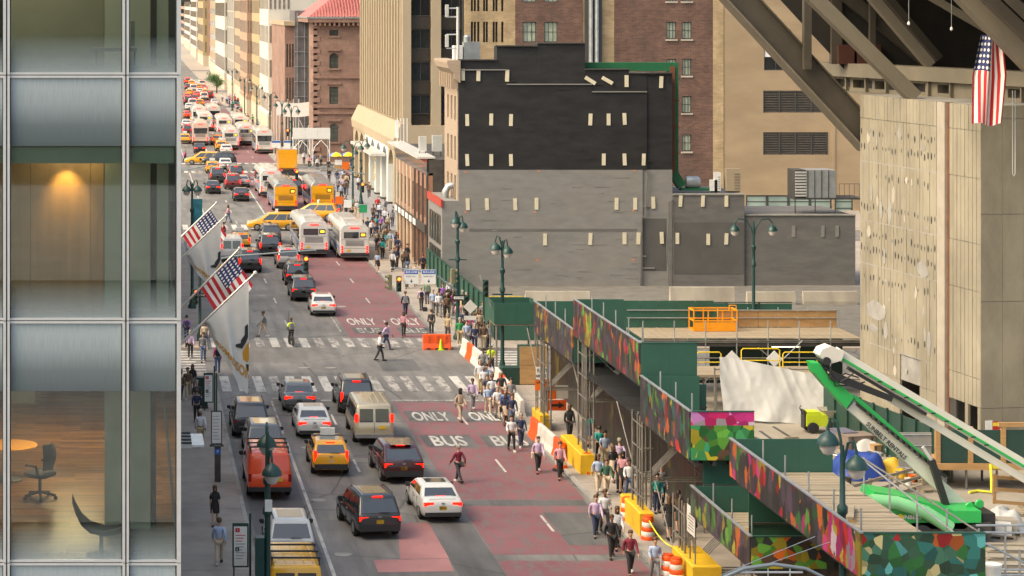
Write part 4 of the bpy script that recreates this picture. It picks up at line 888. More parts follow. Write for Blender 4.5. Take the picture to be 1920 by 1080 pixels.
# shed legs: clusters of scaffold tubes with braces
M_sct = mat('scaffold_tube', (0.24, 0.225, 0.2), 0.5, metal=0.5, var=0.3)
for (y, zt, z0, lab) in ((107.3, 6.3, 1.2, 'scaffold leg cluster on the farther yellow block'), (95.6, 5.0, 1.1, 'scaffold leg cluster on the middle yellow block'), (118.2, 5.0, 0.13, 'scaffold leg cluster beside the street name sign'), (88.3, 3.0, 1.0, 'scaffold leg cluster on the closest yellow block')):
    t = thing('scaffold_tower', lab, 'scaffold', (SX+0.2, y, 0), group='scaffold legs under the mural sheds')
    for i, (dx, dy) in enumerate(((0, 0), (0, 0.45), (0, 0.9), (0.35, 0), (0.35, 0.9), (0.18, 1.5), (0.0, 1.9))): rod('standard', (dx, dy, z0), (dx, dy, zt), 0.045, M_sct, t)
    k = z0+0.5
    while k < zt: rod('ledger', (0, -0.1, k), (0, 2.0, k), 0.03, M_sct, t); rod('ledger', (-0.05, 0.0, k+0.1), (0.45, 0.0, k+0.1), 0.03, M_sct, t); k += 1.0
    for i in range(5): rod('brace', (0.35, 0.1+0.2*i, zt-2.6), (2.7, 0.1+0.2*i, zt-0.2), 0.028, M_sct, t)
    rod('brace', (0.35, 1.0, zt-0.3), (2.7, 1.0, zt-2.6), 0.028, M_sct, t); rod('brace', (0.0, 2.0, zt-2.2), (0.0, 5.0, zt-0.2), 0.028, M_sct, t)
    for dx in (2.6,): rod('standard', (dx, 0, 0.13), (dx, 0, zt), 0.045, M_sct, t); rod('standard', (dx, 1.5, 0.13), (dx, 1.5, zt), 0.045, M_sct, t)
    for i in range(3): rod('ledger', (0, 0.4*i, zt-2.7), (2.6, 0.4*i, zt-2.7), 0.03, M_sct, t)
# concrete blocks painted yellow
M_yel = mat('yellow_block_paint', (0.72, 0.43, 0.02), 0.6, var=0.1, scale=1.5, dirt=0.35, dirt_col=(0.3, 0.2, 0.05), dscale=1)
for x0, x1, y0, y1, h_, lab in ((21.45, 22.1, 107.4, 112.4, 1.1, 'yellow concrete block beside the orange and white barriers'), (21.45, 22.05, 95.0, 98.8, 1.12, 'yellow concrete block between two striped barrels'), (21.5, 22.6, 86.3, 89.6, 1.05, 'yellow concrete block at the lower end of the yellow rope'), (21.5, 22.0, 118.3, 120.6, 1.0, 'small yellow concrete block under the street name sign')):
    b = MB(); c = 0.05; b.rings([[Vector((x0+i, y0+i, z)), Vector((x1-i, y0+i, z)), Vector((x1-i, y1-i, z)), Vector((x0+i, y1-i, z))] for i, z in ((0, 0.13), (0, h_-c), (c, h_))])
    o = b.build('concrete_block', M_yel, None, loc=(0, 0, 0)); tag(o, lab, 'block', 'yellow ballast blocks'); 
# green corner shed box at the side street and the fence north of it
t = thing('corner_shed', 'plain green shed box on posts at the side street corner', 'sidewalk shed', (21.7, 134, 0))
for k in range(2): bx('green_panel', k*1.25, k*1.25+1.24, -0.03, 0.03, 3.5, 4.75, M_green, t); bx('green_panel', k*1.25, k*1.25+1.24, 2.5, 2.56, 3.5, 4.75, M_green, t)
for k in range(2): bx('green_panel', -0.05, -0.003, 0.0+k*1.25, 1.24+k*1.25, 3.5, 4.75, M_green, t); bx('green_panel', 2.5, 2.55, 0.0+k*1.25, 1.24+k*1.25, 3.5, 4.75, M_green, t)
bx('deck', 0, 2.48, 0.04, 2.48, 3.4, 3.49, M_plank, t)
for x in (0.1, 2.4):
    for y in (0.1, 2.4): rod('post', (x, y, 0), (x, y, 3.4), 0.06, M_sct, t)
t = thing('plywood_booth', 'bare plywood booth with green base under the corner shed', 'booth', (22.9, 132.6, 0.13))
bx('green_base', -1.0, 0.0, 0, 0.9, 0, 1.0, M_dgreen, t); bx('plywood_sheet', 0.02, 1.0, -0.02, 0.03, 0.05, 1.15, M_wood, t); bx('plywood_sheet', 0.02, 1.0, -0.02, 0.03, 1.17, 2.25, M_wood, t); bx('plywood_sheet', 1.02, 1.6, -0.02, 0.03, 0.05, 2.25, M_wood, t); bx('back', 0.02, 1.6, 0.05, 0.9, 0, 2.25, M_dgreen, t)
def fence(label, p0, p1, h_, n, m=None, posts=True):
    p0, p1 = Vector(p0), Vector(p1); d = (p1-p0); L = d.length; rz = math.atan2(d.y, d.x)
    t = thing('plywood_fence', label, 'fence', p0, rz, 'green plywood fences')
    for k in range(n):
        a = L*k/n; bx('fence_panel', a+0.01, a+L/n-0.01, -0.025, 0.025, 0.02, h_+rnd.uniform(-0.03, 0.03), m or M_green, t)
        if posts: bx('post', a-0.05, a+0.05, 0.03, 0.13, 0, h_+0.02, M_dgreen, t)
    bx('cap_rail', 0, L, -0.05, 0.06, h_+0.035, h_+0.09, M_dgreen, t)
    return t
fence('green plywood fence along the avenue pavement below the grey wall', (24.4, 150.4, 0.13), (24.4, 185, 0.13), 2.3, 15)
fence('green plywood fence along the far side of the side street', (24.6, 150.2, 0.13), (44, 150.2, 0.13), 2.45, 9)
# concrete barriers in the cleared lot, yellow rails
for px0, px1, py, Y, lab in ((985, 1105, 546, 168, 'concrete barrier block with orange mark at grey wall foot'), (1256, 1376, 538, 166.5, 'longest pale concrete block leaning at grey wall foot'), (1400, 1490, 547, 168, 'concrete barrier block right of the long one'), (1505, 1606, 546, 168, 'concrete barrier block next to the pier')):
    x0, x1 = (px0-VX)*Y/F, (px1-VX)*Y/F; zt = Z(py, Y); b = MB(); b.prism([(x0, Y-0.3, 0.16), (x0, Y+0.3, 0.16), (x0, Y+0.3, zt*0.35), (x0, Y+0.15, zt), (x0, Y-0.15, zt), (x0, Y-0.3, zt*0.35)], (x1-x0, 0, 0))
    tag(b.build('concrete_barrier', M_conc, None), lab, 'barrier', 'concrete barriers in the cleared lot')
M_yr = mat('yellow_rail_paint', (0.72, 0.52, 0.03), 0.5, var=0.08)
def yrail(px0, px1, Y, z0, z1, lab, dy=0.0):
    x0, x1 = (px0-VX)*Y/F, (px1-VX)*Y/F; t = thing('guard_rail', lab, 'rail', (x0, Y, z0), 0, 'yellow guard rails'); L = x1-x0; h_ = z1-z0
    MB().tube([(0, 0, 0), (0, 0, h_-0.1), (0.1, 0, h_), (L-0.1, dy, h_), (L, dy, h_-0.1), (L, dy, 0)], 0.035, 8).build('hoop', M_yr, t, True); MB().tube([(0, 0, h_/2), (L, dy, h_/2)], 0.03, 8).build('mid_rail', M_yr, t, True)
yrail(907, 981, 162, 0.16, 1.5, 'yellow hoop rail at the foot of the grey wall, left'); yrail(986, 1090, 160, 0.16, 1.35, 'yellow hoop rail at the foot of the grey wall, right')
# ---- scaffold deck along the side street with parapets
t = thing('scaffold_deck', 'scaffold platform with plank deck beside the concrete pier', 'scaffold', (29.2, 128.6, 0.16)); DL = 12.4
for k in range(26): bx('plank', k*DL/26+0.01, (k+1)*DL/26-0.01, 0, 4.2, 3.25+rnd.uniform(0, 0.03), 3.31, M_plank, t)
for k in range(8):
    x = k*DL/7; rod('standard', (x, -0.1, 0), (x, -0.1, 4.3), 0.035, M_steel, t); rod('standard', (x, 4.1, 0), (x, 4.1, 4.5), 0.035, M_steel, t)
for z in (1.0, 2.2, 3.1, 3.2): rod('ledger', (0, -0.15, z), (DL, -0.15, z), 0.035, M_sct, t)
for z in (3.9, 4.35): rod('ledger', (0, 4.0, z), (DL, 4.0, z), 0.03, M_steel, t)
rod('brace', (6, -0.2, 0.3), (9, -0.2, 3.2), 0.03, M_steel, t); rod('brace', (9.5, -0.2, 0.3), (6.5, -0.2, 2.8), 0.03, M_steel, t); rod('brace', (3, -0.2, 0.3), (5, -0.2, 2.6), 0.03, M_sct, t)
for k in range(6): bx('plywood_panel', 5.4+k*1.15, 6.52+k*1.15, 4.05, 4.1, 3.35, 4.3, M_wood, t)
for k in range(5): bx('green_panel', k*1.08-0.3, k*1.08+0.75, 4.06, 4.12, 3.35, 4.9, M_green, t)
for k in range(3): bx('plywood_panel', 0.7+k*0.8, 1.45+k*0.8, 2.6, 2.66, 0.9, 2.9, M_wood, t)
for k in range(8): bx('green_panel', k*1.55, k*1.55+1.53, 3.3, 3.36, 0.2, 2.9 if k > 2 else 0.85, M_dgreen, t)
bx('beam', 0, DL, -0.1, 0.1, 2.85, 3.2, M_dsteel, t); bx('lit_tube', 7.4, 9.0, 0.2, 0.3, 2.75, 2.82, mat('lit_tube', (1, 0.9, 0.7), 0.4, emit=((1, 0.85, 0.6), 1.5)), t)
for x, lab in ((5.0, 'left'), (7.4, 'right')):
    o = bx('diamond_sign', x-0.33, x+0.33, -0.26, -0.22, 1.85, 2.51, M_whitep, None); o.location += Vector((29.2, 128.6, 0.16)); o.rotation_euler = (0, R(45), 0); tag(o, 'white diamond sign hung under the scaffold platform, %s of the pair' % lab, 'sign', 'diamond signs')
# orange basket
t = thing('lift_basket', 'orange steel work basket on the scaffold platform', 'basket', (32.75, 131.2, 3.5)); M_ob = mat('orange_basket_paint', (0.8, 0.3, 0.015), 0.45, var=0.08)
bw, bd, bh = 2.5, 1.1, 1.15
for x in (0, bw/3, 2*bw/3, bw):
    for y in (0, bd): bx('post', x-0.03, x+0.03, y-0.03, y+0.03, 0, bh, M_ob, t)
for z in (0.0, 0.55, bh):
    for y in (0, bd): bx('rail', -0.03, bw+0.03, y-0.035, y+0.035, z, z+0.07, M_ob, t)
    for x in (0, bw): bx('rail', x-0.035, x+0.035, 0.04, bd-0.04, z, z+0.07, M_ob, t)
bx('toe_panel', 0.03, bw-0.03, -0.02, 0.0, 0.08, 0.5, M_ob, t); bx('floor', 0, bw, 0, bd, -0.04, -0.005, M_ob, t)
MB().tube([(bw-0.4, 0.2, bh), (bw-0.4, 0.2, bh+0.3), (bw, 0.2, bh+0.3), (bw, 0.2, bh)], 0.035, 8).build('control_hoop', M_ob, t, True)
# ---- concrete pier
PN, PF = Vector((41.0, 109.0, 0)), Vector((39.4, 122.0, 0)); dd = PF-PN; prz = math.atan2(dd.y, dd.x); PL = dd.length
t = thing('concrete_pier', 'board marked concrete pier carrying the raking steel', 'pier', (PN.x, PN.y, 0.1), prz)
M_pier = mat('pier_concrete', (0.285, 0.255, 0.192), 0.88, var=0.14, scale=0.6, stretch=(1, 1, 0.5), bump=0.01, dirt=0.65, dirt_col=(0.13, 0.11, 0.085), dscale=0.45)
PT = 17.45
MB().box(0.02, PL-0.02, -14, -0.06, 2.9, PT).build('core', M_conc2, t); MB().box(0.6, PL-0.02, -14, -1.6, 0, 2.9).build('core', M_dsteel, t)
lifts = [(2.9, 4.25), (4.28, 8.45), (8.48, 10.75), (10.78, 13.9), (13.93, 16.2), (16.23, PT)]
xb = []; x = 4.45
while x < PL-0.2: xb.append(x); x += 0.36
pr = random.Random(4); holes_ = MB()
for li, (z0, z1) in enumerate(lifts):
    if li == 0: segs = [(4.45, 6.2, 0.5), (7.9, PL, 0.7)]
    for x in xb:
        x1 = min(x+pr.choice((0.352, 0.345, 0.33, 0.325)), PL)
        if li == 0 and 6.1 < x < 8.2: continue
        big = li in (5,)
        bx('form_board', x, x1, -0.1, pr.choice((0.0, 0.004, 0.009, 0.013)), z0, z1, M_pier, t)
        for zz in (z0+0.75, z1-0.7):
            hs_ = pr.uniform(0.45, 1.1); zz += pr.uniform(-0.1, 0.1)
            if z1-z0 > 1.6 and pr.random() < 0.72: holes_.add([(x+0.16+0.07*hs_*math.cos(a*1.047), 0.016, zz+0.2*hs_*math.sin(a*1.047)+pr.uniform(-.02, .02)) for a in range(6)], [tuple(range(6))])
    for k in range(8): bx('form_board', 0.02+k*0.39, 0.02+k*0.39+0.355, -0.1, pr.choice((0.0, 0.004, 0.008)), z0, z1, M_pier, t)
for k in range(25): 
    x = 4.45+0.36*k
    if x < 6.0 or x > 8.2: bx('form_board', x, min(x+0.35, PL), -0.1, pr.choice((0.0, 0.006)), 0, 2.88, M_pier, t)
holes_.build('tie_hole', M_frame, t, kind='stuff')
bx('steel_column', 3.3, 4.1, -0.3, 0.16, 0, PT, mat('column_grout', (0.34, 0.3, 0.25), 0.8, var=0.12), t); bx('rust_strip', 3.12, 3.28, -0.3, 0.03, 0, PT, mat('rust', (0.16, 0.06, 0.03), 0.9, var=0.3), t)
for (x, z, w_, h_) in ((9.6, 11.5, 0.25, 0.9), (10.6, 11.6, 0.2, 0.5), (5.9, 8.9, 0.8, 0.5), (11.2, 6.0, 1.5, 0.7), (5.2, 5.2, 0.25, 0.8), (11.5, 5.1, 0.7, 0.3)):
    MB().add([(x+w_*math.cos(a*0.7)*pr.uniform(0.6, 1), 0.02, z+h_*math.sin(a*0.7)*pr.uniform(0.5, 1)) for a in range(9)], [tuple(range(9))]).build('grout_patch', M_conc2, t)
for k in range(34):
    x, z = pr.uniform(4.6, PL-0.4), pr.uniform(3.2, PT-0.6); w_, h_ = pr.uniform(0.05, 0.3), pr.uniform(0.1, 0.7)
    MB().add([(x+w_*math.cos(a*0.7)*pr.uniform(0.5, 1), 0.018, z+h_*math.sin(a*0.7)*pr.uniform(0.5, 1)) for a in range(9)], [tuple(range(9))]).build('grout_patch', pr.choice((M_conc2, M_conc2, M_conc)), t)
for z in (4.26, 8.46, 10.76, 13.91): bx('lift_joint', 4.45, PL, -0.05, 0.006, z-0.03, z+0.03, M_conc2, t)
# south face panels
k = 0
for z0, z1 in ((2.9, 8.0), (8.03, 12.2), (12.23, 16.8), (16.83, PT)):
    for i in range(9): bx('form_panel', -0.02+pr.uniform(-0.006, 0.0), 0.06, -(i+1)*1.1+0.012, -i*1.1-0.003, z0, z1, M_pier, t)
for i in range(9):
    if i not in (): bx('form_panel', -0.015, 0.06, -(i+1)*1.1+0.012, -i*1.1-0.003, 0.0, 2.88, M_pier, t)
bx('door_jamb', 1.2, 1.5, -0.1, 0.02, 0, 2.88, M_pier, t); bx('door_jamb', 0.03, 0.25, -0.1, 0.02, 0, 2.88, M_pier, t); bx('door_jamb', 2.4, 3.1, -0.1, 0.0, 0, 2.88, M_dsteel, t)
for y_, z_, m_ in ((-0.75, 2.0, mat('red_plate', (0.5, 0.03, 0.03), 0.4)), (-0.4, 2.05, M_whitep)): bx('notice', -0.05, -0.025, y_-0.18, y_+0.18, z_-0.25, z_+0.25, m_, t)
bx('notice', -0.06, -0.052, -0.9, -0.6, 2.03, 2.2, mat('yellow_plate', (0.8, 0.65, 0.05), 0.4), t)
t = thing('fire_extinguisher', 'red fire extinguisher standing in the pier doorway', 'extinguisher', (40.95, 110.9, 0.95))
MB().lathe([(0.09, 0), (0.1, 0.05), (0.1, 0.5), (0.05, 0.6), (0.03, 0.66)], n=12).build('cylinder', mat('red_plate', (0.5, 0.03, 0.03), 0.4), t, True); bx('valve', -0.06, 0.06, -0.03, 0.03, 0.66, 0.74, M_dsteel, t)
# ---- raking steel over the pier
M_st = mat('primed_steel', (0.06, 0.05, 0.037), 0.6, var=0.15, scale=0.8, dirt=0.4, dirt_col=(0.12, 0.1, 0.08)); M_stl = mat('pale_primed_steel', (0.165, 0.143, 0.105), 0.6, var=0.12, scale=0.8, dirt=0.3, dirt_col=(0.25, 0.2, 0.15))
t = thing('raking_steel_frame', 'huge raking steel beams and perforated girder above the pier', 'steel frame', (40, 120, 17.5))
O = Vector((40, 120, 17.5))
def rk(name, p, q, Yp, Yq, w_, h_, m):
    return MB().beam(at(*p, Yp)-O, at(*q, Yq)-O, w_, h_, up=(0, 1, 0)).build(name, m, t)
d0, d1 = at(1330, -62, 123)-O, at(1634, 268, 123)-O; du = (d1-d0).normalized(); nn = Vector((du.z, 0, -du.x))
rk('outer_raker', (1330, -62), (1634, 268), 123, 123, 1.25, 1.2, M_st)
for s_, m_ in ((0.66, M_stl), (-0.66, M_st)): MB().beam(d0+nn*s_+Vector((0, -0.1, 0)), d1+nn*s_+Vector((0, -0.1, 0)), 0.09, 1.7, up=(0, 1, 0)).build('flange', m_, t)  # one flange paler: sunlight on its edge is put into the colour
for k in range(11): c = d0.lerp(d1, 0.08+0.085*k)-nn*0.75; MB().beam(c, c-nn*0.12, 0.22, 0.4, up=(0, 1, 0)).build('cleat', M_st, t)
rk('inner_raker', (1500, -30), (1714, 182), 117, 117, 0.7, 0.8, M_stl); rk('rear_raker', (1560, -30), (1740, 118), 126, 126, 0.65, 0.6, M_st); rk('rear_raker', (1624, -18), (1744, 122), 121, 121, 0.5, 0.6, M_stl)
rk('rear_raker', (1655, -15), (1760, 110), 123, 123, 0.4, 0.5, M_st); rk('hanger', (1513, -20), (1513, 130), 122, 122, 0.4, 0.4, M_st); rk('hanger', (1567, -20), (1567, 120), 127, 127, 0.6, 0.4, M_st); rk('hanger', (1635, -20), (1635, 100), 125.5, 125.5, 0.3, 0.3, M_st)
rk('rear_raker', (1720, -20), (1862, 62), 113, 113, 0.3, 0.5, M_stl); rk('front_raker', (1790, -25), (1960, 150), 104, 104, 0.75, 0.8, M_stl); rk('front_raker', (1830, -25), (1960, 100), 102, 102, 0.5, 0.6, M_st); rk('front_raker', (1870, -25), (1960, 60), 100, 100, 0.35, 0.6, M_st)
# perforated girder: flange band, web with openings, bottom flange
ga, gb = Vector(((1538-VX)*130/F, 130, 0)), Vector(((1960-VX)*110.5/F, 110.5, 0)); gd = gb-ga; GL = gd.length; grz = math.atan2(gd.y, gd.x)
g = obj('girder', MB().box(0, GL, -0.35, 0.9, 18.35, 19.1).mesh('girder', M_stl), t, ga-O); g.rotation_euler = (0, 0, grz); 
slots = []
x = 1.2
for w_, gap in ((1.9, 0.25), (1.9, 0.25), (1.9, 1.0), (1.8, 1.1), (1.4, 2.0), (1.9, 0.6), (1.8, 1.7), (1.7, 1.4), (1.6, 1.2)):
    if x+w_ < GL: slots.append((x, x+w_, 17.75, 18.2))
    x += w_+gap
o = wall_with_holes('girder_web', 0, GL, 17.55, 18.35, 0.0, 0.5, slots, M_stl, g); o2 = MB().box(0, GL, 0.5, 0.6, 17.55, 18.35).build('girder_back', M_frame, g); MB().box(0, GL, -0.5, 0.9, 17.45, 17.55).build('girder_flange', M_stl, g)
for k in range(12): bx('stiffener', 0.9+k*1.95, 1.0+k*1.95, -0.2, -0.01, 17.56, 18.34, M_stl, g)
# the tower mass above
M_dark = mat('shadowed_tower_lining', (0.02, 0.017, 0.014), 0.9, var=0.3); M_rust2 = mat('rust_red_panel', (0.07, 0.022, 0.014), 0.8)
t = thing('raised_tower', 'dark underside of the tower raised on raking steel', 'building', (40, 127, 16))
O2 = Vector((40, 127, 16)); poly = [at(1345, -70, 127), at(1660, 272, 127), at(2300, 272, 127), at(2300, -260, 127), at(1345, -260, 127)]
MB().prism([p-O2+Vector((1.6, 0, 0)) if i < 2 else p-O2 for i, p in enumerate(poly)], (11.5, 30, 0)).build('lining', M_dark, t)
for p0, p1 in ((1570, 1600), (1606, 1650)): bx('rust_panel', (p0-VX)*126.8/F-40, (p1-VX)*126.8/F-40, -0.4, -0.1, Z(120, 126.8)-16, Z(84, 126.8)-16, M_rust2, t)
MB().box(37-40, 90-40, 90-127, 160-127, 25-16, 29-16).build('tower_shade_slab', M_st, t)  # unseen slab added overhead to shade the pier and steel
# hanging work lamps and chain
for px, py, Y in ((1704, 42, 112), (1784, 52, 111)):
    p = at(px, py, Y); t = thing('work_lamp', 'bare hanging work lamp below the raking steel', 'lamp', p, 0, 'hanging work lamps'); rod('cord', (0, 0, 0), (0, 0, 4), 0.012, M_steel, t, 6); MB().lathe([(0.02, 0.05), (0.07, -0.02), (0.07, -0.1), (0.02, -0.15)], n=10).build('bulb', M_whitep, t, True)
p = at(1901, 330, 106); t = thing('hoist_chain', 'pale loop of hoist chain hanging before the pier', 'chain', p)
MB().tube([(-0.06, 0, 4.0), (-0.06, 0, 0.1), (0, 0, 0), (0.06, 0, 0.1), (0.06, 0, 4.0)], 0.02, 6).build('chain_loop', M_metalw, t, True)
# hanging flag
fa = at(1838, 66, 105.5)
def hf(u, v):
    s = 1-v; wdt = 1.32*(0.45+0.55*min(1, s*2.2)) if s < 0.45 else 1.32
    x = fa.x+0.15-0.42*s*0.0+wdt*(u-0.5)*(1.0)+0.42*(1-s)*u*0.8+0.18; z = fa.z-4.15*s*(1-0.02*math.sin(8*u))-0.3*(u)*0 
    return Vector((x, fa.y+0.16*math.sin(11*u+1.5*s)+0.05*math.sin(25*u), z))
def cloth_us(fn):
    me = cloth('flag', fn, M_us); ul = me.uv_layers[0].data
    for l in ul: u, v = l.uv; l.uv = (1-v, 1-u)
    return me
tag(obj('flag', cloth_us(hf)), 'American flag hanging vertically from the raking steel', 'flag')
# ---- boom lift
BO = at(1815, 975, 95); BO.z = 0.16
t = thing('boom_lift', 'white and green articulated boom lift folded across the site', 'boom lift', BO)
M_bw = mat('boom_white', (0.66, 0.63, 0.56), 0.4, var=0.06, dirt=0.25, dirt_col=(0.4, 0.36, 0.3)); M_bg = mat('boom_green', (0.015, 0.4, 0.09), 0.4, var=0.08); M_blk = mat('black_rubber', (0.02, 0.02, 0.022), 0.5)
q = lambda px, py, Y=95: at(px, py, Y)-BO
def arm(name, a, b_, w_, h_, m, Y=95, w2=None, h2=None): return MB().beam(q(*a, Y), q(*b_, Y), w_, h_, up=(0, 1, 0), w2=w2, h2=h2).build(name, m, t)
arm('lower_boom', (1825, 968), (1592, 758), 0.5, 0.5, M_bw, 95, 0.42); arm('lower_boom_cover', (1744, 868), (1600, 743), 0.18, 0.5, M_bg, 94.9); arm('hose_track', (1772, 893), (1606, 757), 0.12, 0.3, M_blk, 94.7)
pl = [(1522, 681), (1528, 700), (1548, 724), (1587, 766), (1602, 744), (1552, 700), (1537, 681)]
MB().prism([q(px, py, 94.6) for px, py in pl], (0, 0.8, 0)).build('riser_boom', M_bg, t)
MB().lathe([(0.17, -0.5), (0.17, 0.5)], q(1544, 674), 16, 'y').build('knuckle_pin', M_blk, t, True)
pl = [(1536, 666), (1542, 655), (1558, 649), (1584, 660), (1578, 676), (1552, 684)]
MB().prism([q(px, py, 94.6) for px, py in pl], (0, 0.85, 0)).build('knuckle', M_bw, t)
arm('upper_boom', (1566, 660), (1990, 912), 0.44, 0.45, M_bw, 95, 0.4); arm('upper_boom_stripe', (1576, 671), (1990, 916), 0.1, 0.53, M_bg, 94.95); arm('inner_boom', (1660, 742), (1990, 940), 0.3, 0.4, M_bw, 95.2); arm('hose_track', (1590, 690), (1735, 776), 0.14, 0.3, M_blk, 94.8)
arm('lift_cylinder', (1556, 702), (1672, 748), 0.34, 0.3, M_blk, 94.5, 0.24, 0.24); arm('base_cylinder', (1730, 838), (1748, 866), 0.12, 0.12, M_metalw, 94.4); arm('base_cylinder', (1746, 862), (1776, 955), 0.26, 0.26, M_blk, 94.4)
hull = [(1640, 922), (1700, 932), (1790, 958), (1840, 958), (1840, 992), (1700, 992), (1632, 950)]
MB().prism([q(px, py, 93.2) for px, py in hull], (0, 1.6, 0)).build('chassis', M_bg, t)
b = MB(); b.tube([q(1632, 938, 92.9), q(1680, 942, 92.9), q(1735, 960, 92.9), q(1782, 990, 92.9)], 0.27, 12).build('engine_cover', mat('pale_green_cover', (0.2, 0.52, 0.25), 0.4, var=0.08), t, True)
bx('counterweight', *(lambda a, c: (a.x, c.x, -1.6, 0.6, c.z, a.z))(q(1832, 957, 94), q(1856, 992, 94)), M_blk, t)
for x in (-2.6, -0.4):
    for y in (-1.9, 0.1): MB().lathe([(0.3, -0.15), (0.45, -0.12), (0.45, 0.12), (0.3, 0.15)], (x, y, 0.45), 18, 'y').build('wheel', M_blk, t, True)
bx('axle_frame', -3.0, 0.3, -1.8, 0.2, 0.35, 0.95, M_dsteel, t)
for i in range(2): MB().lathe([(0.16, -0.06), (0.2, 0), (0.16, 0.06)], q(1818+i*18, 950-i*5, 94.0), 12, 'y').build('lifting_eye', M_bg, t, True)
o = obj('lettering', textmesh('SUNBELT RENTALS', 0.26, M_blk, 0.004, bold=0.006), t, q(1662, 827, 94.66)); ang = math.atan2(-(968-758), (1825-1592)); o.rotation_euler = (R(90), -ang, 0)
o = obj('lettering', textmesh('SUNBELT', 0.24, M_whitep, 0.004, bold=0.006), t, q(1706, 970, 93.15)); o.rotation_euler = (R(90), 0, 0)
MB().lathe([(0.14, -0.01), (0.14, 0.01)], q(1688, 970, 93.15), 14, 'y').build('sun_emblem', mat('sun_yellow', (0.85, 0.6, 0.03), 0.5), t)
for k, (c0, c1, c2, c3) in enumerate((((1548, 690), (1575, 716), (1590, 708), (1600, 700)), ((1556, 686), (1566, 724), (1600, 722), (1622, 716)), ((1540, 684), (1560, 712), (1585, 700), (1610, 708)))):
    MB().tube([q(*c, 94.35+0.08*k) for c in (c0, c1, c2, c3)], 0.035, 6).build('hydraulic_hose', M_blk, t, True)
for k in range(14): f_ = (k+1)/16; a_ = q(1772+(1606-1772)*f_, 893+(757-893)*f_, 94.5); bx('track_link', a_.x-0.05, a_.x+0.05, a_.y-0.03, a_.y+0.03, a_.z-0.09, a_.z+0.09, M_dsteel, t)
for k in range(10): f_ = (k+1)/12; a_ = q(1600+300*f_, 686+178*f_, 94.7); bx('boom_clip', a_.x-0.09, a_.x+0.09, a_.y-0.02, a_.y+0.02, a_.z-0.03, a_.z+0.03, M_blk, t)
# ---- tarp, dumper and clutter on the slab
M_tarp = mat('white_tarpaulin', (0.56, 0.56, 0.55), 0.6, var=0.08, scale=1.2)
ta, tb = at(1349, 683, 121), at(1553, 690, 121)
def tf(u, v):
    top = 3.35-0.55*u+0.25*math.cos(3*u); x = ta.x+(tb.x-ta.x)*u; bot = 0.18+0.1*math.sin(5*u)-0.0
    r1 = mnoise.noise((u*4.0+0.8*v, v*0.9, 1.3)); r2 = abs(mnoise.noise((u*8+1.5*v, v*1.6, 7.1))); r3 = mnoise.noise((u*20, v*9, 3.0)); sag = math.exp(-((u-0.55-0.3*(v-0.5))/0.09)**2)
    return Vector((x+0.1*(1-v)*math.sin(6*v), 121-0.6*(1-v)+0.22*r1*(1.2-0.5*v)+0.13*r2-0.12*sag*(1-v)+0.015*r3, bot+(top-bot)*v))
tag(obj('tarpaulin', cloth('tarpaulin', tf, M_tarp, 90, 54)), 'large crumpled white tarpaulin draped over materials', 'tarpaulin')
t = thing('draped_frame', 'scaffold frame standing behind the white tarpaulin', 'scaffold', (ta.x, 122.0, 0.16))
for k in range(5): rod('standard', (k*1.35, 0, 0), (k*1.35, 0, 2.7), 0.04, M_sct, t)
rod('ledger', (0, 0, 2.6), (5.4, 0, 2.6), 0.04, M_sct, t)
for px0, px1, zt, lab in ((1306, 1352, 3.3, 'yellow hoop rail left of the white tarpaulin'), (1390, 1462, 3.5, 'yellow hoop rail above the white tarpaulin'), (1468, 1532, 3.3, 'yellow hoop rail by the boom knuckle')): yrail(px0, px1, 124.5, 2.2, zt, lab)
bx_ = thing('site_platform', 'low timber platform carrying the yellow rails', 'platform', (30.5, 123.6, 0.16)); bx('deck', 0, 8, 0, 3, 1.9, 2.04, M_plank, bx_)
for k in range(6): rod('standard', (k*1.5+0.1, 0.1, 0), (k*1.5+0.1, 0.1, 1.9), 0.05, M_sct, bx_); rod('standard', (k*1.5+0.1, 2.9, 0), (k*1.5+0.1, 2.9, 1.9), 0.05, M_sct, bx_)
dp = at(1548, 810, 118); dp.z = 0.16
t = thing('mini_dumper', 'small yellow green dumper with grey skip', 'dumper', dp); M_lime2 = mat('lime_paint', (0.5, 0.6, 0.03), 0.5, var=0.1, dirt=0.4, dirt_col=(0.3, 0.29, 0.2)); M_skip = mat('dusty_skip', (0.36, 0.33, 0.26), 0.8, var=0.15)
bx('engine_body', -1.1, 0.0, -0.45, 0.45, 0.35, 0.95, M_lime2, t); bx('hood', -1.05, -0.4, -0.4, 0.4, 0.955, 1.1, M_lime2, t); bx('seat_post', -1.2, -1.12, -0.3, 0.3, 0.2, 1.15, M_blk, t)
MB().rings([[Vector((x0, -w_, z)), Vector((x1, -w_, z)), Vector((x1, w_, z)), Vector((x0, w_, z))] for x0, x1, w_, z in ((0.3, 0.8, 0.35, 0.5), (-0.3, 1.25, 0.6, 1.2), (-0.25, 1.2, 0.55, 1.2), (0.35, 0.75, 0.3, 0.62))]).build('skip', M_skip, t)
for x in (-0.8, 0.7):
    for y in (-0.5, 0.5): MB().lathe([(0.16, -0.1), (0.29, -0.08), (0.29, 0.08), (0.16, 0.1)], (x, y, 0.29), 14, 'y').build('wheel', M_blk, t, True)
MB().tube([(-1.2, 0, 0.9), (-1.35, 0, 1.25), (-1.2, 0.3, 1.3)], 0.03, 6).build('handle_bar', M_dsteel, t)
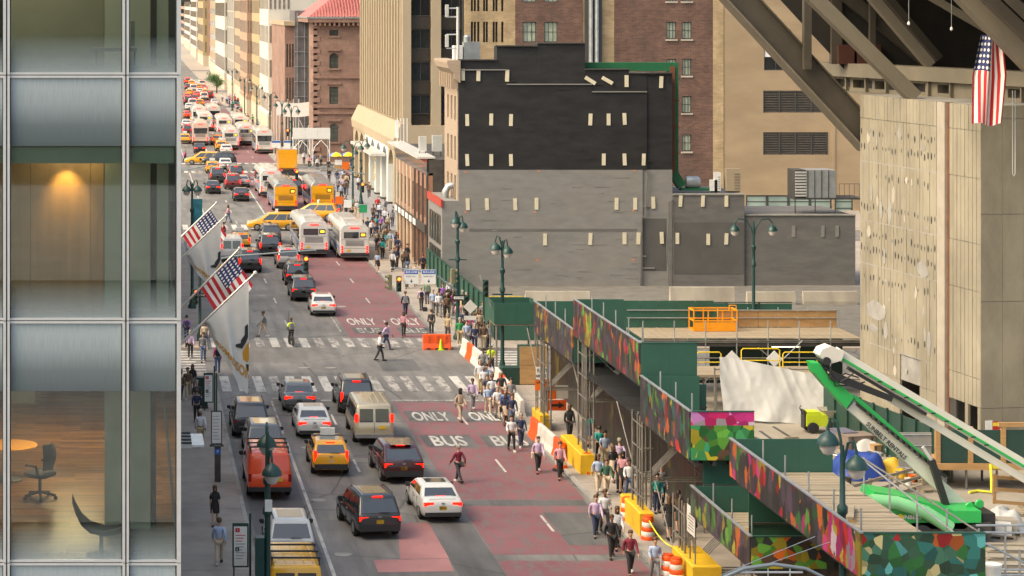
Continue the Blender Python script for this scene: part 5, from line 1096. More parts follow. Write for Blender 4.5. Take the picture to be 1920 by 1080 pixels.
# blue and yellow tarps, crates, timber
def heap(name, px, py, w_, d_, h_, m, lab, cat, seed):
    p = gr(px, py, 0.16)
    def hfn(u, v):
        x, y = u-0.5, v-0.5; k = max(0, 1-(abs(x*2)**2.6+abs(y*2)**2.6)); n_ = mnoise.noise((u*3+seed, v*3, seed)); return Vector((x*w_, y*d_, h_*(k**0.55)*(0.8+0.5*n_)+0.03))
    o = obj(name, cloth(name, hfn, m, 24, 18), None, p); tag(o, lab, cat); return o
heap('tarpaulin', 1608, 893, 2.6, 2.4, 1.35, mat('blue_tarpaulin', (0.015, 0.05, 0.26), 0.5, var=0.15), 'blue tarpaulin over a heap beside the boom', 'tarpaulin', 2.0)
heap('tarpaulin', 1668, 893, 1.5, 1.4, 0.8, mat('yellow_tarpaulin', (0.6, 0.38, 0.04), 0.5, var=0.12), 'yellow tarpaulin heap next to the blue one', 'tarpaulin', 4.0)
heap('tarpaulin', 1622, 845, 1.6, 1.2, 0.7, M_tarp, 'small white plastic sheet heap behind the blue tarpaulin', 'tarpaulin', 6.0)
heap('tarpaulin', 1885, 990, 1.4, 1.6, 1.0, M_tarp, 'torn white plastic sheet beside the counterweight', 'tarpaulin', 8.0)
def crate(px, py, sx, sy, sz, m, lab, rz=0.2):
    p = gr(px, py, 0.16); t = thing('site_crate', lab, 'crate', p, rz)
    bx('box', -sx/2, sx/2, -sy/2, sy/2, 0.03, sz, m, t); bx('lid', -sx/2-0.02, sx/2+0.02, -sy/2-0.02, sy/2+0.02, sz+0.003, sz+0.05, m, t)
    for s in (-1, 1): bx('batten', s*sx*0.35-0.05, s*sx*0.35+0.05, -sy/2-0.03, -sy/2-0.003, 0.03, sz, M_dsteel, t)
M_cr = mat('brown_crate', (0.22, 0.17, 0.14), 0.7, var=0.15)
crate(1605, 843, 1.5, 1.2, 0.75, M_cr, 'brown lidded tool crate behind the white heap'); crate(1582, 838, 0.8, 1.3, 0.8, mat('slate_crate', (0.13, 0.13, 0.18), 0.6), 'slate grey tool chest left of the brown crate'); crate(1644, 850, 0.5, 0.4, 0.4, M_wood, 'small bare wood box by the boom')
rt = random.Random(8)
for i in range(12):
    px, py = rt.uniform(1650, 1745), 0; py = 800+(px-1650)*0.75+rt.uniform(-8, 25); p = gr(px, py, 0.16); L_ = rt.uniform(1.2, 3.4)
    o = bx('timber_baulk', -L_/2, L_/2, -0.08, 0.08, 0, 0.14, rt.choice((M_plank, M_timber, M_cr)), None); o.location = p+Vector((0, 0, 0.08+rt.random()*0.35)); o.rotation_euler = (0, rt.uniform(-.04, .04), R(100+rt.uniform(-16, 16)))
    tag(o, 'loose timber baulk in the stack below the pier', 'timber', 'loose timbers below the pier')
for i in range(10):
    p = gr(rt.uniform(1420, 1640), rt.uniform(815, 900), 0.16); L_ = rt.uniform(0.6, 2.6)
    o = bx('timber_baulk', -L_/2, L_/2, -0.07, 0.07, 0, 0.1, rt.choice((M_plank, M_timber, M_dsteel)), None); o.location = p+Vector((0, 0, 0.06)); o.rotation_euler = (0, 0, R(rt.choice((95, 120, 10))+rt.uniform(-12, 12)))
    tag(o, 'loose board lying on the open site slab', 'timber', 'loose boards on the slab')
# track slots in the slab
for px0, py0, px1, py1 in ((1425, 808, 1560, 905), (1450, 800, 1660, 930)):
    MB().beam(gr(px0, py0, 0.165), gr(px1, py1, 0.165), 0.16, 0.03).build('slab_joint', M_dsteel, None)['kind'] = 'structure'
# fence and trailer platform at the pier foot
t = thing('site_cabin_platform', 'green panelled platform on jacks at the foot of the pier', 'platform', (36.9, 103.8, 0.16))
bx('deck', 0, 9, 0, 2.4, 1.0, 1.2, M_timber, t); bx('fascia', -0.02, 9, -0.08, -0.003, 0.95, 1.25, M_timber, t)
for k in range(5):
    bx('green_panel', 0.35+k*1.5, 0.35+k*1.5+1.3, 0.1, 0.15, 1.21, 2.75, M_dgreen, t); bx('timber_post', 0.1+k*1.5, 0.33+k*1.5, 0.05, 0.2, 1.21, 2.9, M_timber, t)
bx('top_rail', 3.0, 9, 0.03, 0.18, 2.91, 3.1, M_timber, t)
for k in range(7): rod('jack_leg', (0.2+k*1.4, 0.3, 0), (0.2+k*1.4, 0.3, 0.99), 0.06, M_sct, t); rod('jack_leg', (0.2+k*1.4, 2.1, 0), (0.2+k*1.4, 2.1, 0.99), 0.06, M_sct, t)
bx('warning_plate', 2.5, 3.1, -0.1, -0.083, 1.02, 1.2, mat('yellow_plate', (0.8, 0.65, 0.05), 0.4), t); bx('gate_mesh', -1.5, 0, 0.3, 0.35, 1.0, 2.6, M_conc2, t)
for k in range(4): rod('gate_rail', (-1.6, 0.28, 1.0+k*0.5), (0, 0.28, 1.0+k*0.5), 0.025, M_steel, t)
t = thing('green_hoarding', 'row of dark green hoarding panels along the pier foot', 'hoarding', (38.2, 105.6, 0.16), R(97))
for k in range(9): bx('green_panel', k*1.5, k*1.5+1.47, 0, 0.06, 0.1, 2.3, M_dgreen, t); bx('post', k*1.5-0.06, k*1.5+0.06, 0.07, 0.17, 0, 2.4, M_dgreen, t)
# timber guard rails
def trail(lab, pts, z, m=M_timber, posts=True):
    t = thing('timber_rail', lab, 'rail', pts[0], 0, 'timber guard rails on site')
    for a, b_ in zip(pts, pts[1:]):
        a, b_ = Vector(a)-Vector(pts[0]), Vector(b_)-Vector(pts[0])
        for zz in (0.1, z*0.55, z): MB().beam(a+Vector((0, 0, zz)), b_+Vector((0, 0, zz)), 0.06, 0.14).build('rail', m, t)
        n = max(1, int((b_-a).length/2))
        for k in range(n+1): c = a.lerp(b_, k/n); bx('post', c.x-0.06, c.x+0.06, c.y+0.04, c.y+0.14, 0, z+0.1, m, t)
trail('orange timber guard rail at the far edge of the frame', [at(1866, 945, 96)+Vector((0, 0, 0)), at(1990, 955, 96)], 1.15); trail('long timber guard rail below the boom', [gr(1580, 960, 0.16), gr(1780, 900, 0.16)], 1.0, M_plank)
# railing and scaffold in the lower corner
t = thing('corner_scaffold', 'galvanised scaffold rails in the lower corner beside the mural', 'scaffold', at(1850, 1075, 70)); O3 = at(1850, 1075, 70)
for a, b_ in (((1830, 985), (2000, 985)), ((1845, 998), (2000, 1000)), ((1840, 1015), (1990, 1090)), ((1850, 1068), (2000, 1068)), ((1850, 1078), (2000, 1078)), ((1885, 985), (1885, 1085)), ((1912, 1030), (1912, 1085))): rod('tube', at(*a, 70)-O3, at(*b_, 70)-O3, 0.035, M_steel, t)
for k in range(5): MB().beam(at(1850, 1020+k*14, 71)-O3, at(1990, 1022+k*14, 71)-O3, 0.24, 0.05).build('plank', M_plank, t)
p = at(1862, 1088, 69.4); t = thing('bucket', 'white plastic bucket at the corner of the mural shed', 'bucket', p)
MB().lathe([(0.2, 0), (0.25, 0.42), (0.26, 0.44), (0.26, 0.47), (0.22, 0.47)], n=18).build('pail', M_whitep, t, True); MB().lathe([(0.262, 0.475), (0.262, 0.51), (0.1, 0.52)], n=18).build('lid', M_whitep, t, True)
# yellow hose on the slab
p = gr(1838, 925, 0.18); tag(MB().tube([p+Vector((-0.5, 0, 0.05)), p+Vector((0, 0.3, 0.05)), p+Vector((0.5, 0, 0.05)), p+Vector((0.62, 0.3, 0.5)), p+Vector((0.7, 0.6, 1.2))], 0.06, 8).build('hose', mat('yellow_rope', (0.75, 0.68, 0.05), 0.5), None, True), 'loose yellow hose hanging from the timber rail', 'hose')
# shed E inner railing of pipes
t = thing('deck_railing', 'thin pipe railing on the inner edge of the closest shed', 'rail', (25.0, 66.6, 5.75))
for k in range(5): rod('post', (0, k*2.6, -0.1), (0, k*2.6, 1.3), 0.03, M_steel, t)
rod('rail', (0, 0, 0.6), (0, 10.6, 1.2), 0.03, M_steel, t); rod('rail', (0, 0, 1.2), (0, 10.6, 1.25), 0.03, M_sct, t)
# ---- roof plant on the annexes
t = thing('green_duct', 'green and rust painted duct wrapping the black wall building', 'duct', (W(1262), YW+1, 7)); M_duct = mat('duct_green', (0.015, 0.13, 0.055), 0.5, var=0.12); M_rustd = mat('duct_rust', (0.17, 0.055, 0.028), 0.7, var=0.2)
D0 = Vector((W(1262), YW+1, 7))
bx('duct', W(1097)-D0.x, W(1262)-D0.x, 0.2, 1.0, Z(134)-7, Z(118)-7, M_duct, t); bx('duct', W(1262)-D0.x, W(1279)-D0.x, 0.2, 1.0, Z(330)-7, Z(118)-7, M_duct, t); bx('rust_face', W(1263)-D0.x, W(1272)-D0.x, 0.1, 0.19, Z(325)-7, Z(125)-7, M_rustd, t)
MB().beam((W(1270)-D0.x, 0.6, Z(326)-7), (W(1287)-D0.x, 0.6, Z(352)-7), 0.7, 0.8, up=(0, 1, 0)).build('duct_elbow', M_duct, t)
MB().lathe([(0.45, 0), (0.5, 0.3), (0.5, 0.9), (0.4, 1.1)], (W(1296)-D0.x, 0.8, Z(345)-7), 14, 'x').build('fan', M_steel, t, True)
bx('fan_base', W(1285)-D0.x, W(1345)-D0.x, 0.3, 1.3, Z(360)-7, Z(356)-7, M_duct, t)
for z_ in (190, 240, 290): bx('duct_collar', W(1261)-D0.x, W(1280)-D0.x, 0.15, 1.05, Z(z_)-7, Z(z_-2)-7, M_rustd, t)
for px, w_, h_, d_, lab in ((1381, 1.15, 1.9, 0.6, 'cream roof condenser with grille at the end of the annex'), (1345, 0.55, 1.0, 0.4, 'small white condenser box on the annex roof'), (1352, 0.5, 1.6, 0.4, 'tall grey electrical box on the annex roof')):
    t = thing('condenser_unit', lab, 'air conditioner', (W(px), YW+1.2, Z(363))); bx('casing', -w_/2, w_/2, -d_/2, d_/2, 0.12, h_, M_cream if h_ > 1.8 else M_whitep, t); bx('feet', -w_/2+0.05, w_/2-0.05, -d_/2+0.05, d_/2-0.05, 0, 0.118, M_dsteel, t)
    for k in range(6): bx('grille_bar', w_*0.05, w_/2-0.05, -d_/2-0.03, -d_/2-0.003, 0.3+k*(h_-0.5)/6, 0.33+k*(h_-0.5)/6, M_dsteel, t)
t = thing('cooling_tower', 'grey steel cooling unit on a frame above the lower annex', 'cooling unit', (W(1502), YW+1.5, Z(405)+0.05)); cw = W(1578)-W(1502); cz = Z(375)-Z(405)
bx('casing', 0.9, cw, 0, 2.2, cz, cz+2.2, M_steel, t); 
for k in range(9): bx('intake_slat', 0.0, 0.88, -0.02, 0.1, cz+0.1+k*0.23, cz+0.24+k*0.23, M_metalw, t)
bx('intake_back', 0.0, 0.89, 0.12, 2.2, cz, cz+2.2, M_dsteel, t)
for k in range(4): bx('rib', 0.95+k*0.55, 1.0+k*0.55, -0.04, -0.003, cz, cz+2.2, M_dsteel, t)
bx('base_frame', -0.1, cw+2.2, 0, 2.2, cz-0.15, cz-0.01, M_dsteel, t)
for x in (0, cw/2, cw, cw+2): rod('leg', (x, 0.1, 0), (x, 0.1, cz-0.15), 0.05, M_dsteel, t)
for k in range(5): rod('railing', (cw+0.3+k*0.4, 0.05, cz), (cw+0.3+k*0.4, 0.05, cz+1.1), 0.02, M_dsteel, t)
rod('railing', (cw+0.3, 0.05, cz+1.1), (cw+2, 0.05, cz+1.1), 0.02, M_dsteel, t)
# antennas and tank on the roofs near the tower
t = thing('roof_tank', 'pale blue steel tank box on the black wall roof', 'tank', (W(890), YW+3, Z(113)))
bx('tank', -0.4, 0.9, 0, 1, 0, Z(80)-Z(113), M_steel, t); MB().lathe([(0.28, 0), (0.28, 0.5), (0.15, 0.65)], (-0.1, 0.4, 1.3), 12).build('vent_cowl', M_steel, t, True); bx('skip', -1.2, -0.5, 0, 1, 0, 1.1, M_whitep, t)
t = thing('antenna_mast', 'white lattice of antenna panels above the cornice', 'antenna', (W(866), YW+2.2, Z(113)))
rod('mast', (0, 0, 0), (0, 0, 4.2), 0.12, M_metalw, t)
for z_ in (0.9, 2.0, 3.4, 4.1): rod('arm', (-0.9, 0, z_), (0.05, 0, z_), 0.05, M_metalw, t)
for z_ in (1.1, 3.5): bx('panel', -1.0, -0.75, -0.15, 0.15, z_-0.1, z_+0.9, M_metalw, t)
for px, py, w_, h_, lab in ((793, 258, 0.62, 1.25, 'grey green antenna cabinet on the shop roof, left of two'), (820, 256, 0.82, 1.35, 'grey green antenna cabinet on the shop roof, right of two')):
    p = at(px, py, 192); t = thing('roof_cabinet', lab, 'cabinet', (p.x, 192, 9.5)); bx('casing', -w_/2, w_/2, 0, 0.5, 0.4, 0.4+h_, M_metalw, t)
    for s in (-1, 1): rod('leg', (s*w_*0.4, 0.2, 0), (s*w_*0.4, 0.2, 0.4), 0.04, M_dsteel, t)
p = at(745, 262, 207); t = thing('antenna_rack', 'white antenna rack at the shop roof corner', 'antenna', (p.x, 207, 9.75))
for k in range(4): rod('standard', (k*0.3, 0, 0), (k*0.3, 0, 2.2), 0.04, M_whitep, t)
bx('panel', -0.2, 0.1, -0.2, -0.05, 0.4, 2.0, M_whitep, t)
t = thing('roof_vent', 'curved galvanised duct on the low shop roof', 'vent', (26.0, 181.5, 6.85)); MB().tube([(-0.6, 0, 0), (-0.6, 0, 0.5), (-0.35, 0, 0.95), (0.05, 0, 1.05), (0.45, 0, 0.9), (0.6, 0, 0.4), (0.6, 0, 0)], 0.28, 12).build('bend', M_steel, t, True)

# ---- more site clutter
cl = random.Random(33)
for i in range(10):
    p = gr(cl.uniform(1440, 1660), cl.uniform(818, 905), 0.16); t = thing('pipe_bundle', 'bundle of scaffold tubes lying on the site slab', 'pipes', p, cl.uniform(0, 3.1), 'tube bundles on the slab')
    for k in range(5): rod('tube', (-0.9, 0.1*(k % 3), 0.05+0.09*(k//3)), (0.9+0.1*k, 0.1*(k % 3), 0.05+0.09*(k//3)), 0.045, cl.choice((M_steel, M_sct)), t)
for i in range(9):
    p = gr(cl.uniform(1860, 1960), cl.uniform(930, 1010), 0.16) if i < 4 else gr(cl.uniform(1660, 1760), cl.uniform(860, 930), 0.16)
    t = thing('pallet', 'wooden pallet with odd boards on the site slab', 'pallet', p, cl.uniform(0, 3.1), 'pallets on the slab')
    for k in range(6): bx('slat', -0.55, 0.55, -0.5+k*0.18, -0.38+k*0.18, 0.11, 0.14, M_plank, t)
    for k in range(3): bx('bearer', -0.55+k*0.5, -0.45+k*0.5, -0.5, 0.52, 0.0, 0.105, M_plank, t)
    if i % 2: bx('load', -0.4, 0.4, -0.35, 0.35, 0.145, 0.145+cl.uniform(0.3, 0.7), cl.choice((M_conc, M_cr, M_tarp, M_steel)), t)
for i in range(10):
    p = gr(cl.uniform(1430, 1780), cl.uniform(815, 935), 0.16); t = thing('site_bucket', 'small bucket standing on the site slab', 'bucket', p, 0, 'buckets on the slab'); MB().lathe([(0.14, 0), (0.18, 0.32), (0.19, 0.34), (0.17, 0.34), (0.13, 0.05)], n=12).build('pail', cl.choice((M_whitep, M_osign_, M_dsteel)), t, True)
for (x, y, z) in ((23.0, 69, 5.75), (22.6, 72, 5.75), (23.6, 74, 5.75), (22.8, 90, 5.15), (23.0, 82, 3.1), (23.2, 99, 6.6)):
    t = thing('board_stack', 'short stack of loose boards on a shed deck', 'timber', (x, y, z), R(cl.uniform(70, 110)), 'board stacks on the shed decks')
    for k in range(4): o = bx('board', -1.0, 1.0, -0.1, 0.1, 0.045*k, 0.045*k+0.04, cl.choice((M_plank, M_timber)), t); o.rotation_euler = (0, 0, cl.uniform(-0.08, 0.08))
# ================================================================ vehicles
def paint(name, col, metal=0.0): return mat('paint_'+name, col, 0.28, metal=metal, var=0.04, scale=1, coat=0.8, spec=0.5)
P_white = paint('white', (0.62, 0.62, 0.6)); P_grey = paint('grey', (0.13, 0.135, 0.14), 0.3); P_black = paint('black', (0.014, 0.014, 0.016)); P_dark = paint('charcoal', (0.035, 0.037, 0.042), 0.2); P_silver = paint('silver', (0.42, 0.42, 0.41), 0.4)
P_champ = paint('champagne', (0.46, 0.4, 0.29), 0.35); P_taxi = paint('taxi_yellow', (0.78, 0.36, 0.012)); P_red = paint('red', (0.85, 0.075, 0.012)); P_maroon = paint('maroon', (0.16, 0.012, 0.016)); P_blue = paint('blue', (0.03, 0.06, 0.16)); P_yel = paint('van_yellow', (0.8, 0.4, 0.01))
M_cgl = mat('car_glass', (0.03, 0.036, 0.042), 0.03, var=0.2, spec=1.0, coat=1.0); M_tyre = mat('tyre', (0.018, 0.018, 0.018), 0.8); M_rim = mat('rim', (0.35, 0.35, 0.36), 0.35, metal=0.7); M_trim = mat('car_trim', (0.025, 0.025, 0.027), 0.5)
M_tl = mat('brake_light', (0.5, 0.01, 0.01), 0.25, emit=((1, 0.006, 0.004), 2.6)); M_tld = mat('tail_light_unlit', (0.3, 0.008, 0.008), 0.2); M_plate = mat('plate_white', (0.7, 0.7, 0.66), 0.5); M_platey = mat('plate_yellow', (0.72, 0.45, 0.03), 0.5); M_hl = mat('head_light', (0.8, 0.8, 0.78), 0.15)
WHEEL = (MB().lathe([(0.20, -0.11), (0.31, -0.11), (0.335, -0.07), (0.335, 0.07), (0.31, 0.11), (0.20, 0.11)], n=20, axis='x').mesh('wheel', M_tyre, True), MB().lathe([(0.19, -0.118), (0.21, -0.112), (0.21, 0.112), (0.19, 0.118)], n=20, axis='x').mesh('rim', M_rim, True))
def wheels(t, xs, ys, sc=1.0):
    for y in ys:
        for s in (-1, 1):
            o = obj('wheel', WHEEL[0], t, (s*xs, y, 0.335*sc)); o.scale = (sc, sc, sc); obj('rim', WHEEL[1], o)
def lower_body(L, W_, st, m, t, name='body'):
    rings = []
    for y, wf, zb, zt in st:
        w_ = W_/2*wf; h_ = zt-zb; pts = [(0, zb), (0.84*w_, zb), (0.965*w_, zb+0.14*h_), (1.0*w_, zb+0.5*h_), (0.985*w_, zb+0.8*h_), (0.93*w_, zt-0.035), (0.82*w_, zt), (0.45*w_, zt+0.02), (0, zt+0.025)]
        rings.append([Vector((x, y, z)) for x, z in pts]+[Vector((-x, y, z)) for x, z in pts[-2:0:-1]])
    b = MB().rings(rings); me = fixn(b.mesh(name, m, False)); me.polygons.foreach_set('use_smooth', [True]*len(me.polygons)); me.set_sharp_from_angle(angle=R(42))
    return obj(name, me, t)
def cabin(W_, belt, roof, yr0, yr1, yf1, yf0, tumble, m, t, panes, wb=0.93, glass=None, rear_top=0.13):
    """greenhouse: slices from belt to roof; panes are separate sheets a few mm proud of the pillars"""
    h_ = roof-belt; zz = [belt-0.03, belt+0.02, roof-0.10, roof-0.035, roof]; ins = [0, 0, 0.0, 0.05, 0.16]
    def prm(z): f = (z-belt)/h_; return yr0+(yr1-yr0)*f, yf0+(yf1-yf0)*f, W_/2*wb*(1-tumble*f)
    rings = []
    for z, i in zip(zz, ins):
        yr, yf, w_ = prm(z); yr += i; yf -= i; w_ -= i*0.8; c = 0.09; r_ = []
        for sx, sy in ((1, 0), (1, 1), (-1, 1), (-1, 0)):
            yy = yf if sy else yr; d = -1 if sy else 1
            seq = [(w_, yy+d*c), (w_-c*0.3, yy+d*c*0.3), (w_-c, yy)]
            if (sx, sy) in ((1, 0), (-1, 1)): seq = seq[::-1]
            r_ += [Vector((sx*x, y, z)) for x, y in seq]
        rings.append(r_)
    me = fixn(MB().rings(rings).mesh('cabin', m)); me.polygons.foreach_set('use_smooth', [True]*len(me.polygons)); me.set_sharp_from_angle(angle=R(50))
    cb = obj('cabin', me, t); gl = glass or M_cgl; z0, z1 = belt+0.05, roof-rear_top
    def rp(z): yr, yf, w_ = prm(z); return yr, yf, w_
    (ra, fa, wa), (rb_, fb, wb_) = rp(z0), rp(z1); e = 0.014
    if panes.get('rear', True):
        MB().add([(-(wa-0.12), ra-e, z0), (wa-0.12, ra-e, z0), (wb_-0.13, rb_-e, z1), (-(wb_-0.13), rb_-e, z1), (-(wa-0.12), ra+0.02, z0), (wa-0.12, ra+0.02, z0), (wb_-0.13, rb_+0.02, z1), (-(wb_-0.13), rb_+0.02, z1)], [(0, 1, 2, 3), (0, 4, 5, 1), (2, 6, 7, 3), (1, 5, 6, 2), (0, 3, 7, 4)]).build('rear_window', gl, t)
    MB().add([(wa-0.1, fa+e, z0), (-(wa-0.1), fa+e, z0), (-(wb_-0.11), fb+e, z1), (wb_-0.11, fb+e, z1)], [(0, 1, 2, 3)]).build('windshield', gl, t)
    for s in (-1, 1):
        for f0, f1 in panes['side']:
            P = []
            for z, (r__, f__, w_) in ((z0, (ra, fa, wa)), (z1, (rb_, fb, wb_))):
                for f in (f0, f1): P.append((s*(w_+e), r__+(f__-r__)*f, z))
            q = [P[0], P[1], P[3], P[2]]; MB().add(q if s > 0 else q[::-1], [(0, 1, 2, 3)]).build('side_window', gl, t)
    return cb
def mirrors(t, x, y, z, m):
    for s in (-1, 1): MB().rings([[Vector((s*x+s*dx*k, y+dy*k, z+dz*k)) for dx, dy in ((0.0, -0.05), (0.2, -0.05), (0.2, 0.05), (0.0, 0.06))] for k, dz in ((0.8, 0), (1, 0.1), (0.9, 0.2))]).build('mirror', m, t)
def rear_kit(t, W_, z_l, h_l, w_l, y, plate_z, lit=True, platem=None, third=None, vertical=False):
    for s in (-1, 1): bx('tail_light', *(sorted((s*(W_/2-0.06-w_l), s*(W_/2-0.06)))), y-0.02, y+0.1, z_l, z_l+h_l, M_tl if lit else M_tld, t)
    if third and lit: bx('brake_lamp', -0.22, 0.22, third[0]-0.03, third[0]+0.02, third[1]-0.02, third[1]+0.03, M_tl, t)
    bx('number_plate', -0.16, 0.16, y-0.03, y+0.02, plate_z, plate_z+0.17, platem or M_platey, t)
def seams(t, W_, ys, z0, z1):
    for s in (-1, 1):
        for y in ys: bx('door_seam', *sorted((s*(W_/2-0.03), s*(W_/2+0.004))), y-0.008, y+0.008, z0, z1, M_trim, t)
        for y in ys[1:]: bx('door_handle', *sorted((s*(W_/2-0.02), s*(W_/2+0.02))), y-0.32, y-0.12, z1-0.1, z1-0.06, M_rim, t)
    bx('badge', -0.07, 0.07, -0.012, 0.06, z1-0.06, z1, M_rim, t)
def sedan(col, label, name='sedan_car', L=4.8, W_=1.83, lit=True, platem=None, cat='car'):
    t = thing(name, label, cat)
    lower_body(L, W_, [(0.0, 0.80, 0.42, 0.72), (0.03, 0.89, 0.32, 0.90), (0.14, 0.95, 0.25, 1.0), (0.5, 0.985, 0.2, 1.03), (1.2, 1, 0.19, 1.0), (L*0.55, 1, 0.19, 0.96), (L-1.15, 0.99, 0.19, 0.93), (L-0.45, 0.95, 0.22, 0.8), (L-0.12, 0.88, 0.28, 0.68), (L, 0.76, 0.38, 0.58)], col, t)
    cabin(W_, 0.96, 1.44, 0.55, 1.3, 2.75, 3.65, 0.2, col, t, {'side': ((0.12, 0.48), (0.51, 0.92))})
    bx('bumper', -W_/2*0.86, W_/2*0.86, -0.035, 0.1, 0.3, 0.46, M_trim if lit else M_trim, t); rear_kit(t, W_*0.97, 0.74, 0.15, 0.42, 0.03, 0.56, lit, platem, (0.62, 1.02)); mirrors(t, W_/2*0.95, 3.3, 0.92, M_trim)
    seams(t, W_, (1.35, 2.3, 3.35), 0.34, 0.88)
    bx('trunk_seam', -W_/2*0.62, W_/2*0.62, 0.12, 0.135, 1.012, 1.022, M_trim, t); wheels(t, W_/2-0.12, (0.95, L-0.95)); bx('sunroof', -0.45, 0.45, 1.6, 2.4, 1.437, 1.449, M_cgl, t)
    return t
def suv(col, label, name='suv_car', L=4.8, W_=1.93, Ht=1.76, lit=True, rails=True, vert=False, spare=False, platem=None, rake=0.35):
    t = thing(name, label, 'car')
    lower_body(L, W_, [(0.0, 0.84, 0.48, 0.88), (0.03, 0.92, 0.38, 1.02), (0.14, 0.97, 0.3, 1.08), (0.6, 1, 0.26, 1.1), (L*0.55, 1, 0.26, 1.08), (L-1.1, 0.99, 0.26, 1.06), (L-0.4, 0.96, 0.3, 0.96), (L-0.1, 0.9, 0.36, 0.8), (L, 0.8, 0.46, 0.7)], col, t)
    cabin(W_, 1.05, Ht, 0.08, 0.08+rake, L-2.05, L-1.3, 0.17, col, t, {'side': ((0.08, 0.27), (0.30, 0.60), (0.63, 0.94))}, rear_top=0.16)
    bx('bumper', -W_/2*0.88, W_/2*0.88, -0.04, 0.1, 0.36, 0.6, M_trim, t); rear_kit(t, W_*0.97, 0.78 if not vert else 0.72, 0.17 if not vert else 0.5, 0.38 if not vert else 0.13, 0.03, 0.66, lit, platem, (0.08+rake-0.06, Ht-0.08)); mirrors(t, W_/2*0.95, L-1.6, 1.0, M_trim)
    seams(t, W_, (1.3, 2.35, 3.4), 0.42, 0.98); bx('rear_wiper', -0.02, 0.4, 0.05, 0.08, 1.1, 1.13, M_trim, t)
    if rails:
        for s in (-1, 1): MB().tube([(s*W_*0.355, 0.7, Ht-0.01), (s*W_*0.36, 0.8, Ht+0.05), (s*W_*0.36, L-2.4, Ht+0.05), (s*W_*0.355, L-2.3, Ht-0.02)], 0.02, 6).build('roof_rail', M_trim, t)
    if spare: MB().lathe([(0.18, -0.13), (0.34, -0.1), (0.34, 0.06), (0.2, 0.08)], (0.1, -0.06, 0.98), 20, 'y').build('spare_wheel', M_tyre, t, True)
    bx('sunroof', -0.5, 0.5, 0.9, L-2.5, Ht-0.004, Ht+0.008, M_cgl, t); wheels(t, W_/2-0.12, (0.92, L-0.95), 1.08)
    return t
def van(col, label, name='cargo_van', L=5.7, W_=2.0, Ht=2.1, rear_glass=True, side=((0.05, 0.3), (0.33, 0.58), (0.62, 0.93)), ladder=False, lit=True, chrome=True, cat='van'):
    t = thing(name, label, cat)
    lower_body(L, W_, [(0.0, 0.93, 0.5, 1.15), (0.03, 0.98, 0.42, 1.2), (0.2, 1, 0.34, 1.2), (L*0.6, 1, 0.34, 1.18), (L-1.1, 0.99, 0.34, 1.14), (L-0.35, 0.96, 0.36, 1.0), (L-0.06, 0.92, 0.42, 0.85), (L, 0.84, 0.5, 0.75)], col, t)
    cabin(W_, 1.15, Ht, 0.01, 0.13, L-1.75, L-0.95, 0.1, col, t, {'rear': False, 'side': side}, wb=0.975, rear_top=0.22)
    if rear_glass:
        for s in (-1, 1): x0, x1 = sorted((s*0.06, s*0.74)); MB().add([(x0, -0.005, 1.2), (x1, -0.005, 1.2), (x1*0.97, 0.075, Ht-0.24), (x0, 0.075, Ht-0.24)], [(0, 1, 2, 3)]).build('rear_window', M_cgl, t)
    bx('door_seam', -0.008, 0.008, -0.012, 0.02, 0.6, 1.2, M_trim, t)
    for k in range(5): bx('roof_ridge', -0.7+k*0.33, -0.66+k*0.33, 0.5, L-2.0, Ht-0.005, Ht+0.02, col, t)
    bx('bumper', -W_/2*0.97, W_/2*0.97, -0.14, 0.06, 0.42, 0.6, M_rim if chrome else M_trim, t)
    for s in (-1, 1): bx('tail_light', *sorted((s*(W_/2-0.02), s*(W_/2-0.16))), -0.025, 0.06, 0.85 if not chrome else 1.22, 1.18 if not chrome else 1.6, M_tl if lit else M_tld, t)
    bx('number_plate', 0.25, 0.57, -0.03, 0.0, 0.85, 1.02, M_platey, t); mirrors(t, W_/2*0.99, L-1.35, 1.2, M_trim); wheels(t, W_/2-0.12, (1.2, L-1.0), 1.08)
    if ladder:
        for y in (0.5, 1.5, 2.5): bx('rack_bar', -W_/2*0.9, W_/2*0.9, y-0.03, y+0.03, Ht+0.18, Ht+0.24, M_trim, t)
        for s in (-1, 1): bx('rack_rail', s*W_*0.43-0.03, s*W_*0.43+0.03, 0.4, 3.0, Ht+0.12, Ht+0.178, M_trim, t)
        for s in (-1, 1):
            for y in (0.5, 2.5): bx('rack_leg', s*W_*0.43-0.02, s*W_*0.43+0.02, y-0.025, y+0.025, Ht-0.12, Ht+0.12, M_trim, t)
    return t
def taxi_hatch(label):
    t = suv(P_taxi, label, 'taxi_car', 4.65, 1.8, 1.6, platem=M_plate, rails=False, vert=True, rake=0.5); o = bx('roof_sign', -0.35, 0.35, 1.9, 2.1, 1.62, 1.95, M_plate, t); bx('sign_base', -0.75, 0.75, 1.8, 2.2, 1.6, 1.618, M_trim, t); return t
